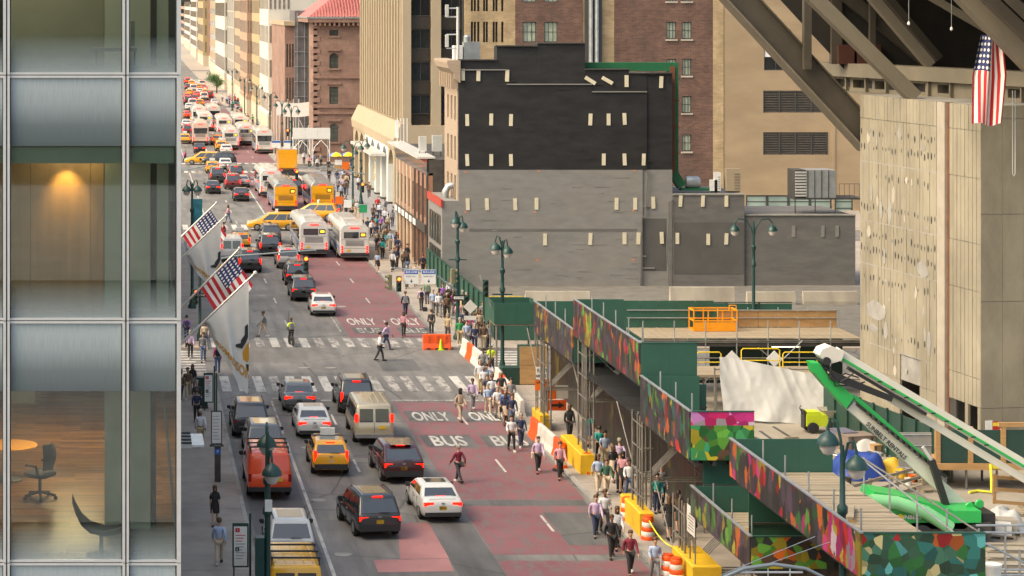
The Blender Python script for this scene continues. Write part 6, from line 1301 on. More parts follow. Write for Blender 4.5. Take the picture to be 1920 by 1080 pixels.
def minivan_taxi(label):
    L, W_, Ht = 5.1, 1.98, 1.76; t = thing('taxi_van', label, 'taxi')
    lower_body(L, W_, [(0.0, 0.86, 0.46, 0.95), (0.05, 0.94, 0.36, 1.05), (0.3, 0.99, 0.28, 1.08), (L*0.6, 1, 0.26, 1.05), (L-1.0, 0.98, 0.26, 1.0), (L-0.35, 0.92, 0.3, 0.86), (L-0.08, 0.84, 0.38, 0.74), (L, 0.74, 0.45, 0.65)], P_taxi, t)
    cabin(W_, 1.02, Ht, 0.1, 0.45, L-2.2, L-0.95, 0.16, P_taxi, t, {'side': ((0.06, 0.27), (0.29, 0.58), (0.61, 0.9))}); rear_kit(t, W_*0.97, 0.9, 0.25, 0.2, 0.03, 0.7)
    mirrors(t, W_/2*0.95, L-1.6, 1.0, P_taxi); wheels(t, W_/2-0.1, (1.0, L-1.0), 1.05)
    for s in (-1, 1): bx('head_light', *sorted((s*0.5, s*0.85)), L-0.28, L-0.12, 0.68, 0.84, M_hl, t)
    bx('roof_sign', -0.35, 0.35, 2.0, 2.2, Ht, Ht+0.3, M_plate, t); o = MB().lathe([(0.17, -0.01), (0.17, 0.01)], (-W_/2-0.004, 2.9, 0.75), 16, 'x').build('door_emblem', M_trim, t)
    return t
def bus(col, rear, label, name='city_bus', L=12.2, W_=2.55, Ht=3.15, coach=False, roofm=None, sign=True):
    t = thing(name, label, 'bus'); roofm = roofm or P_white; z0 = 0.36
    def ring(y, i): w_ = W_/2-i; return [Vector(p) for p in ((-w_+0.1, y, z0), (w_-0.1, y, z0), (w_, y, z0+0.12), (w_, y, 2.75), (w_-0.05, y, Ht-0.28), (w_-0.25, y, Ht-0.08), (w_-0.6, y, Ht), (-w_+0.6, y, Ht), (-w_+0.25, y, Ht-0.08), (-w_+0.05, y, Ht-0.28), (-w_, y, 2.75), (-w_, y, z0+0.12))]
    me = fixn(MB().rings([ring(0.0, 0.05), ring(0.05, 0.0), ring(L-0.08, 0.0), ring(L, 0.1)]).mesh('body', col)); me.polygons.foreach_set('use_smooth', [True]*len(me.polygons)); me.set_sharp_from_angle(angle=R(30)); obj('body', me, t)
    bx('roof', -W_/2+0.62, W_/2-0.62, 0.3, L-0.3, Ht+0.003, Ht+0.05, roofm, t)
    if not coach: bx('roof_unit', -0.75, 0.75, 0.6, 2.4, Ht+0.055, Ht+0.28, roofm, t); bx('roof_unit', -0.6, 0.6, 5.0, 6.8, Ht+0.055, Ht+0.2, roofm, t)
    bx('rear_panel', -W_/2+0.12, W_/2-0.12, -0.025, -0.003, 0.75, Ht-0.35, rear, t)
    if coach: MB().rings([[Vector((x, y, z)) for x, z in ((-1.0, 1.9), (1.0, 1.9), (1.08, 2.75), (-1.08, 2.75))] for y in (-0.04, -0.026)]).build('rear_window', M_cgl, t)
    else:
        bx('rear_window', -0.95, 0.35, -0.045, -0.026, 2.0, 2.55, M_cgl if sign else rear, t); bx('destination_sign', 0.45, 0.98, -0.05, -0.026, 2.1, 2.5, M_trim, t); bx('sign_light', 0.55, 0.9, -0.056, -0.051, 2.2, 2.4, mat('amber_sign', (0.7, 0.35, 0.02), 0.4, emit=((1, 0.5, 0.05), 1.2)), t)
    for k in range(5): bx('vent_slat', -0.8, 0.8, -0.04, -0.026, 1.35+k*0.1, 1.39+k*0.1, M_trim, t)
    for k in range(2): bx('rear_seam', -W_/2+0.14, W_/2-0.14, -0.034, -0.026, 1.12+k*0.75, 1.14+k*0.75, M_trim, t)
    for s in (-1, 1):
        for z in (0.82, 1.04, 1.26): MB().lathe([(0.085, -0.04), (0.085, 0.0)], (s*1.08, -0.01, z), 12, 'y').build('tail_light', M_tl, t)
    bx('bumper', -W_/2+0.02, W_/2-0.02, -0.14, 0.06, 0.42, 0.72, M_trim, t); bx('number_plate', -0.7, -0.35, -0.05, -0.028, 0.86, 1.02, M_platey, t); bx('brake_lamp', -0.4, 0.4, -0.05, -0.003, Ht-0.3, Ht-0.22, M_tl, t)
    n = 7
    for s in (-1, 1):
        for k in range(n):
            y = 0.7+k*(L-1.6)/n; bx('side_window', *sorted((s*(W_/2+0.012), s*(W_/2-0.02))), y, y+(L-1.6)/n-0.12, 1.55, 2.6, M_cgl, t)
    for s in (-1, 1): bx('skirt_band', *sorted((s*(W_/2+0.008), s*(W_/2-0.02))), 0.2, L-0.3, 1.05, 1.2, mat('bus_stripe', (0.05, 0.12, 0.4), 0.4), t)
    bx('windshield', -W_/2+0.2, W_/2-0.2, L+0.0, L+0.03, 1.2, 2.8, M_cgl, t); wheels(t, W_/2-0.13, (3.0, L-2.7), 1.45); mirrors(t, W_/2, L-0.2, 2.2, M_trim)
    return t
def boxtruck(col, label):
    L, W_ = 7.0, 2.4; t = thing('box_truck', label, 'truck'); bx('cargo_box', -W_/2, W_/2, 0, 4.9, 0.95, 3.5, col, t); bx('roof', -W_/2-0.02, W_/2+0.02, -0.02, 4.92, 3.503, 3.56, P_white, t); bx('door_frame', -W_/2+0.05, W_/2-0.05, -0.03, -0.003, 1.0, 1.08, M_trim, t)
    for k in range(5): bx('door_slat', -W_/2+0.12, W_/2-0.12, -0.02, -0.003, 1.15+k*0.46, 1.55+k*0.46, col, t)
    lower_body(2.0, 2.1, [(5.0, 0.95, 0.5, 2.3), (5.05, 1, 0.45, 2.35), (6.0, 1, 0.45, 2.2), (6.3, 0.98, 0.45, 1.3), (6.9, 0.95, 0.5, 1.2), (7.0, 0.9, 0.55, 1.0)], P_white, t, 'cab'); bx('chassis', -0.5, 0.5, 0.1, 6.6, 0.55, 0.94, M_dsteel, t)
    for s in (-1, 1): bx('tail_light', *sorted((s*0.8, s*1.1)), -0.06, 0.0, 0.75, 0.92, M_tl, t)
    bx('bumper', -W_/2, W_/2, -0.2, -0.02, 0.5, 0.7, M_trim, t); wheels(t, 1.05, (1.3, 6.0), 1.25); return t
def vg(px, py, z=0.02): return gr(px+(7 if py > 380 else 3), py, z)
def place(t, px, py, rz=0.0, dx=0.0):
    p = vg(px, py); t.location = p; t.rotation_euler = (0, 0, R(rz)); return t
sed0 = place(sedan(P_grey, 'grey sedan stopped nearest the crosswalk with brake lights lit'), 555, 774)
def csed(px, py, col, label, rz=0): return clone(sed0, vg(px, py), R(rz), label, {'body': col, 'cabin': col})
csed(583, 824, P_white, 'white sedan behind the grey one, beside the champagne van'); csed(824, 981, P_white, 'white sedan with dark sunroof in the bus lane edge', 3)
csed(600, 594, P_white, 'white sedan nearest the far crosswalk beside the red lane', -1)
suv0 = place(suv(P_black, 'black large suv with tall red tail lights beside the crosswalk', vert=True, L=5.0, W_=2.0, Ht=1.85), 663, 778)
def csuv(px, py, col, label, rz=0, src=None): return clone(src or suv0, vg(px, py), R(rz), label, {'body': col, 'cabin': col})
suv1 = place(suv(P_dark, 'charcoal suv parked at the kerb, front of three', lit=False, rake=0.5), 464, 823)
csuv(490, 868, P_grey, 'grey suv parked right behind the charcoal suv', 0, suv1)
place(van(P_champ, 'champagne passenger van with split rear doors'), 695, 836)
place(van(P_red, 'red van with roof rack parked at the kerb', rear_glass=False, side=((0.66, 0.93),), ladder=True, lit=False, chrome=False), 499, 938)
place(van(P_yel, 'yellow van with chrome roof rack at the lower edge', rear_glass=True, side=((0.66, 0.93),), ladder=True, lit=False, chrome=False), 549, 1172)
tx0 = place(taxi_hatch('yellow taxi with white roof sign in mid lane'), 614, 894)
place(suv(paint('black_cherry', (0.05, 0.007, 0.01)), 'glossy dark maroon car with panoramic roof ahead of the white sedan', L=5.0, W_=2.0, Ht=1.66, rails=False, rake=1.1), 751, 908, 3)
csuv(706, 1012, P_dark, 'dark grey suv nearest the camera changing lanes', 7, place(suv(P_dark, 'dark grey suv in the line beyond the side street', rake=0.5), 563, 566))
csuv(540, 1062, P_white, 'white suv with large rear window just ahead of the yellow van', 0, suv1)
place(suv(P_black, 'black off roader with spare wheel on its tail', spare=True, rake=0.2), 551, 537)
cad = place(suv(P_silver, 'silver suv with tall lights next to the white bus', vert=True, rake=0.4), 534, 505)
csuv(500, 481, P_black, 'black suv waiting before the second crosswalk', 0); csuv(502, 459, P_dark, 'charcoal suv ahead of the black one at the second crosswalk', 0, suv1)
csuv(462, 512, P_black, 'black suv half hidden behind the closer American flag', 0)
place(van(P_white, 'white van half hidden behind the flags', name='delivery_van', lit=True), 428, 492)
clone(tx0, vg(445, 471, 0.02), 0, 'taxi coloured car waiting left of the black suvs')
mv = place(minivan_taxi('yellow taxi van turning across the avenue'), 552, 431, 90)
clone(mv, vg(628, 413, 0.02), R(78), 'yellow taxi van mostly hidden behind the white buses')
bus0 = place(bus(P_white, P_white, 'white city bus nearest the kerb with amber rear sign'), 658, 490)
b1 = clone(bus0, vg(582, 483, 0.02), R(0), 'white city bus beside the silver suv', None)
bus2 = place(bus(P_silver, P_taxi, 'yellow backed bus with grey sides in the middle lane', 'commuter_bus', sign=False, roofm=P_silver), 529, 399)
clone(bus2, vg(598, 397, 0.02), R(0), 'yellow backed bus at the kerb lane with red stripe')
clone(bus0, vg(505, 371, 0.02), 0, 'long white bus ahead of the yellow backed bus')
place(boxtruck(P_taxi, 'yellow box truck with roller door beside the plaza'), 537, 331); csuv(550, 366, P_black, 'black pickup like suv behind the yellow truck', 0)
# far traffic
far = [(450, 378, 's', P_black, 'black sedan'), (397, 364, 's', P_black, 'dark sedan'), (434, 356, 'u', P_maroon, 'dark suv'), (452, 352, 's', P_silver, 'silver sedan'), (405, 343, 'u', P_dark, 'charcoal suv'), (440, 339, 'u', P_black, 'black suv'), (396, 326, 't', None, 'taxi'),
       (437, 330, 's', P_grey, 'grey sedan'), (420, 318, 's', P_white, 'white sedan'), (372, 288, 's', P_black, 'black sedan'), (422, 290, 's', P_white, 'white sedan'), (412, 284, 't', None, 'taxi'), (350, 254, 'u', P_maroon, 'maroon suv'), (404, 272, 't', None, 'taxi'), (394, 246, 'u', P_red, 'red suv'),
       (362, 236, 't', None, 'taxi'), (350, 222, 's', P_red, 'red sedan'), (364, 214, 't', None, 'taxi'), (372, 226, 's', P_silver, 'silver sedan'), (352, 207, 's', P_white, 'white sedan'), (384, 218, 'u', P_dark, 'charcoal suv'), (392, 208, 's', P_grey, 'grey sedan'), (372, 200, 't', None, 'taxi'), (350, 196, 'u', P_black, 'black suv'), (400, 198, 's', P_white, 'white sedan'), (362, 190, 's', P_maroon, 'maroon sedan'), (380, 188, 'u', P_white, 'white suv'), (344, 270, 't', None, 'taxi'), (347, 240, 's', P_white, 'white sedan'), (358, 201, 'u', P_white, 'white suv'), (366, 183, 's', P_red, 'red sedan'), (352, 180, 't', None, 'taxi'), (372, 177, 's', P_white, 'white sedan'), (382, 180, 't', None, 'taxi'), (390, 186, 'u', P_maroon, 'maroon suv'), (348, 187, 's', P_red, 'red sedan'), (360, 172, 'u', P_white, 'white suv'), (350, 168, 's', P_dark, 'charcoal sedan'), (370, 169, 't', None, 'taxi'), (380, 172, 's', P_red, 'red sedan'), (356, 162, 't', None, 'taxi'), (366, 160, 's', P_white, 'white sedan'), (349, 158, 'u', P_red, 'red suv'), (376, 163, 'u', P_white, 'white suv')]
for px, py, k, col, nm in far:
    lab = nm+' in the traffic queue '+('between the second and third side streets' if py > 316 else 'past the third side street' if py > 260 else 'far up the avenue')
    if k == 's': csed(px, py, col, lab)
    elif k == 'u': csuv(px, py, col, lab)
    else: clone(tx0, vg(px, py, 0.02), 0, 'yellow '+lab)
clone(mv, vg(412, 308, 0.02), R(88), 'yellow taxi crossing at the third side street'); clone(suv1, vg(440, 309, 0.02), R(90), 'dark car crossing behind the taxi at the third side street')
coach = place(bus(P_white, P_white, 'tall white coach with black rear window past the third side street', 'coach_bus', coach=True, Ht=3.6), 493, 289)
P_pink = paint('rosy_white', (0.6, 0.45, 0.4))
for px, py, lab, src, m_ in ((373, 273, 'pale rose coach in the left lane past the third side street', coach, P_pink), (430, 281, 'cream bus with slatted back left of the tall white coach', bus0, None), (459, 273, 'cream bus just left of the tall white coach, farther on', bus0, None), (418, 254, 'white bus crossing farther up the avenue', bus0, None), (448, 252, 'long white bus in the right lane farther up', bus0, None), (370, 238, 'white box lorry far up the avenue, left', coach, None), (398, 236, 'white box lorry far up the avenue, right', coach, None), (382, 246, 'cream bus between the far lorries', bus0, None)):
    clone(src, vg(px, py, 0.02), 0, lab, {'body': m_, 'rear_panel': m_} if m_ else None)
# ================================================================ people
M_skinA = mat('skin_light', (0.5, 0.29, 0.2), 0.6, var=0.04); M_skinB = mat('skin_dark', (0.17, 0.085, 0.055), 0.6, var=0.04); M_hairD = mat('hair_dark', (0.02, 0.014, 0.01), 0.6); M_hairB = mat('hair_brown', (0.09, 0.045, 0.02), 0.6); M_hairL = mat('hair_grey', (0.3, 0.27, 0.23), 0.6); M_shoe = mat('shoe_black', (0.02, 0.018, 0.017), 0.5); M_shoew = mat('shoe_white', (0.6, 0.6, 0.58), 0.5)
def skinned(verts, edges, radii, sub=1):
    me = bpy.data.meshes.new('person'); me.from_pydata([Vector(v) for v in verts], edges, [])
    o = bpy.data.objects.new('person', me); COL.objects.link(o); md = o.modifiers.new('skin', 'SKIN'); sl = o.data.skin_vertices[0].data if o.data.skin_vertices else None
    if sl is None: me.skin_vertices  # layer is made by the modifier below
    for i, r in enumerate(radii):
        rr = r if isinstance(r, tuple) else (r, r); me.skin_vertices[0].data[i].radius = rr
    me.skin_vertices[0].data[0].use_root = True; ss = o.modifiers.new('sub', 'SUBSURF'); ss.levels = sub; ss.render_levels = sub
    dg = bpy.context.evaluated_depsgraph_get(); out = bpy.data.meshes.new_from_object(o.evaluated_get(dg)); COL.objects.unlink(o); bpy.data.objects.remove(o)
    out.polygons.foreach_set('use_smooth', [True]*len(out.polygons)); out.materials.clear(); return out
def ensure_skin():
    pass
def pose_person(stride=0.3, arm=0.25, bent=0.0, wide=1.0, skirt=False, hair='short', sleeve='long'):
    """joints of a 1.72 m figure facing +y; returns meshes for body, shirt, trousers or skirt, hair, shoes"""
    hip, knee, chest, sh = 0.93, 0.5, 1.25, 1.43
    J = {'pel': (0, 0, hip), 'wst': (0, 0.01, 1.08), 'chs': (0, 0.02, chest), 'nck': (0, 0.03, 1.49), 'hd0': (0, 0.05, 1.57), 'hd1': (0, 0.055, 1.66), 'hd2': (0, 0.045, 1.735)}
    for s, n in ((-1, 'l'), (1, 'r')):
        st = stride*s; J['hp'+n] = (s*0.095, 0, hip-0.05); J['kn'+n] = (s*0.1, st*0.55+0.03, knee+0.01); J['an'+n] = (s*0.1, st-0.06*(1 if st < 0 else 0), 0.09+(0.06 if st < -0.1 else 0)); J['to'+n] = (s*0.115, st+0.13, 0.04+(0.0 if st >= -0.1 else 0.02))
        a = -arm*s; J['sh'+n] = (s*0.175*wide, 0.015, sh-0.02); J['el'+n] = (s*0.225*wide, a*0.5-0.02, 1.14); J['wr'+n] = (s*0.235*wide, a*0.9+0.08+bent*0.15, 0.9+bent*0.2); J['ha'+n] = (s*0.23*wide, a*1.0+0.11+bent*0.17, 0.82+bent*0.2)
    def sk(names, edges, rad, sub=1): ix = {n: i for i, n in enumerate(names)}; return skinned([J[n] for n in names], [(ix[a], ix[b]) for a, b in edges], [rad[n] for n in names], sub)
    names = ['pel', 'wst', 'chs', 'nck', 'hd0', 'hd1', 'hd2']+[p+n for n in 'lr' for p in ('hp', 'kn', 'an', 'to', 'sh', 'el', 'wr', 'ha')]
    ed = [('pel', 'wst'), ('wst', 'chs'), ('chs', 'nck'), ('nck', 'hd0'), ('hd0', 'hd1'), ('hd1', 'hd2')]
    for n in 'lr': ed += [('pel', 'hp'+n), ('hp'+n, 'kn'+n), ('kn'+n, 'an'+n), ('an'+n, 'to'+n), ('chs', 'sh'+n), ('sh'+n, 'el'+n), ('el'+n, 'wr'+n), ('wr'+n, 'ha'+n)]
    rad = {'pel': (0.13, 0.1), 'wst': (0.125, 0.095), 'chs': (0.145, 0.11), 'nck': 0.055, 'hd0': (0.07, 0.085), 'hd1': (0.085, 0.1), 'hd2': (0.06, 0.075)}
    for n in 'lr': rad.update({'hp'+n: 0.085, 'kn'+n: 0.058, 'an'+n: 0.042, 'to'+n: 0.035, 'sh'+n: 0.06, 'el'+n: 0.043, 'wr'+n: 0.03, 'ha'+n: (0.022, 0.04)})
    body = sk(names, ed, rad)
    # fingers, thumb and nose join the same mesh
    b = MB(); b.v = [tuple(v.co) for v in body.vertices]; b.f = [tuple(p.vertices) for p in body.polygons]
    for s, n in ((-1, 'l'), (1, 'r')):
        h_ = Vector(J['ha'+n])
        for k in range(4): p = h_+Vector((0, -0.03+0.02*k, -0.02)); b.tube([p, p+Vector((0, 0.006, -0.035)), p+Vector((-s*0.012, 0.012, -0.065+0.006*abs(k-1.5)))], [0.010, 0.009, 0.006], 5)
        p = h_+Vector((-s*0.01, 0.04, 0.02)); b.tube([p, p+Vector((-s*0.01, 0.025, -0.025)), p+Vector((-s*0.012, 0.03, -0.05))], [0.011, 0.010, 0.007], 5)
    b.tube([(0, 0.14, 1.655), (0, 0.172, 1.625), (0, 0.15, 1.615)], [0.008, 0.014, 0.012], 5)
    body = b.mesh('body', None, True, 80)
    tn = ['pel', 'wst', 'chs', 'nck']+[p+n for n in 'lr' for p in (('sh', 'el', 'wr') if sleeve == 'long' else ('sh', 'el'))]
    te = [('pel', 'wst'), ('wst', 'chs'), ('chs', 'nck')]+[e for n in 'lr' for e in ([('chs', 'sh'+n), ('sh'+n, 'el'+n)]+([('el'+n, 'wr'+n)] if sleeve == 'long' else []))]
    tr_ = {k: ((v[0]+0.025, v[1]+0.025) if isinstance(v, tuple) else v+0.017) for k, v in rad.items()}; tr_['nck'] = 0.06; tr_['pel'] = (0.15, 0.12)
    shirt = sk(tn, te, tr_)
    if skirt:
        bot = MB().rings([[Vector((rx*math.cos(a*0.5236), ry*math.sin(a*0.5236), z)) for a in range(12)] for rx, ry, z in ((0.15, 0.12, 1.07), (0.185, 0.15, 0.92), (0.2, 0.17, 0.72), (0.21, 0.2, 0.56))]).mesh('skirt', None, True)
    else:
        ln = ['pel']+[p+n for n in 'lr' for p in ('hp', 'kn', 'an')]; le = [e for n in 'lr' for e in (('pel', 'hp'+n), ('hp'+n, 'kn'+n), ('kn'+n, 'an'+n))]
        lr_ = dict(rad); lr_['pel'] = (0.15, 0.118)
        for n in 'lr': lr_.update({'hp'+n: 0.105, 'kn'+n: 0.078, 'an'+n: 0.062})
        bot = sk(ln, le, lr_)
    hb = MB(); c = Vector((0, 0.035, 1.69))
    rings = [[c+Vector((0.095*math.cos(a*0.524)*k, 0.112*math.sin(a*0.524)*k+dy, dz)) for a in range(12)] for k, dz, dy in ((0.86, -0.07 if hair == 'short' else -0.26, -0.035), (1.06, -0.01 if hair == 'short' else -0.12, -0.03), (1.1, 0.03, -0.012), (0.95, 0.075, -0.008), (0.55, 0.105, -0.008), (0.1, 0.115, -0.008))]
    hairm = hb.rings(rings).mesh('hair', M_hairD, True, 80)
    shoes = []
    for n in 'lr':
        a, c2 = Vector(J['an'+n]), Vector(J['to'+n]); d = (c2-a); d.z = 0; d.normalize(); z = a.z-0.085; e = Vector((1, 0, 0))
        shoes.append(MB().rings([[a-d*0.07+e*0.045*i+d*j*0.29+Vector((0, 0, z+0.0-a.z+zz*(1-0.35*j))) for i, j in ((-1, 0), (1, 0), (1.05, 0.7), (0.6, 1), (-0.6, 1), (-1.05, 0.7))] for zz in (0.0, 0.05, 0.1)]).mesh('shoe', M_shoe, True))
    return dict(body=body, shirt=shirt, bottom=bot, hair=hairm, shoes=shoes, skirt=skirt, sleeve=sleeve)
PACK = MB().rings([[Vector((x*0.15*k, -0.13-d, z)) for x, d in ((-1, 0), (1, 0), (0.9, 0.14), (-0.9, 0.14))] for k, z in ((0.85, 1.02), (1, 1.08), (1, 1.32), (0.7, 1.42))]).mesh('backpack', M_shoe, True)
BAG = MB().rings([[Vector((0.27+x*0.05, y*0.15*k, z)) for x, y in ((-1, -1), (1, -1), (1, 1), (-1, 1))] for k, z in ((0.9, 0.72), (1, 0.78), (1, 0.98))]).mesh('shoulder_bag', M_shoe, True)
POSES = [pose_person(0.3, 0.3), pose_person(-0.28, -0.25, sleeve='short'), pose_person(0.05, 0.05), pose_person(0.04, -0.05, bent=1.0, sleeve='short'), pose_person(0.22, 0.2, skirt=True, hair='long', sleeve='short', wide=0.88), pose_person(0.26, 0.26, hair='long', wide=0.88), pose_person(-0.24, -0.1, bent=0.7)]
for p_ in POSES:
    for k in ('body', 'shirt', 'bottom'): p_[k].materials.clear(); p_[k].materials.append(M_skinA)
CL = {'white': (0.62, 0.63, 0.66), 'pale blue': (0.36, 0.45, 0.62), 'lilac': (0.5, 0.38, 0.56), 'black': (0.02, 0.02, 0.022), 'navy': (0.025, 0.035, 0.08), 'grey': (0.2, 0.2, 0.21), 'green': (0.03, 0.25, 0.08), 'teal': (0.02, 0.3, 0.28), 'pink': (0.6, 0.06, 0.28), 'red': (0.45, 0.03, 0.03), 'maroon': (0.2, 0.02, 0.04), 'khaki': (0.42, 0.33, 0.2), 'brown': (0.13, 0.08, 0.05), 'beige': (0.5, 0.4, 0.3), 'charcoal': (0.05, 0.05, 0.055), 'dark green': (0.04, 0.12, 0.08), 'blue': (0.05, 0.12, 0.35), 'purple': (0.26, 0.1, 0.36), 'neon yellow': (0.6, 0.8, 0.03), 'rose': (0.6, 0.3, 0.35), 'orange': (0.7, 0.16, 0.02), 'denim': (0.09, 0.13, 0.23)}
def cm(c): return mat('cloth_'+c.replace(' ', '_'), CL[c], 0.85, var=0.12, scale=6)
pc = random.Random(21)
def person(px, py, top, bot, pose, face, where, z=0.0, hair=None, scale=None):
    p_ = POSES[pose]; loc = gr(px, py, z); t = thing('person', 'person in %s top, %s %s, %s' % (top, bot, 'skirt' if p_['skirt'] else 'trousers', where), 'person', loc, R(face), 'pedestrians')
    s = scale or pc.uniform(0.95, 1.06); t.scale = (s, s, s); sk = M_skinA if pc.random() < 0.7 else M_skinB
    obj('body', p_['body'], t, m=sk); obj('shirt', p_['shirt'], t, m=cm(top)); obj('skirt' if p_['skirt'] else 'trousers', p_['bottom'], t, m=cm(bot)); obj('hair', p_['hair'], t, m=hair or pc.choice((M_hairD, M_hairB, M_hairB, M_hairL)))
    q_ = pc.random()
    if q_ < 0.22: obj('backpack', PACK, t, m=cm(pc.choice(('black', 'navy', 'grey', 'brown'))))
    elif q_ < 0.45: obj('shoulder_bag', BAG, t, m=cm(pc.choice(('black', 'brown', 'beige'))))
    for sh_ in p_['shoes']: obj('shoe', sh_, t, m=M_shoew if pc.random() < 0.25 else M_shoe)
    return t
K = 0.13
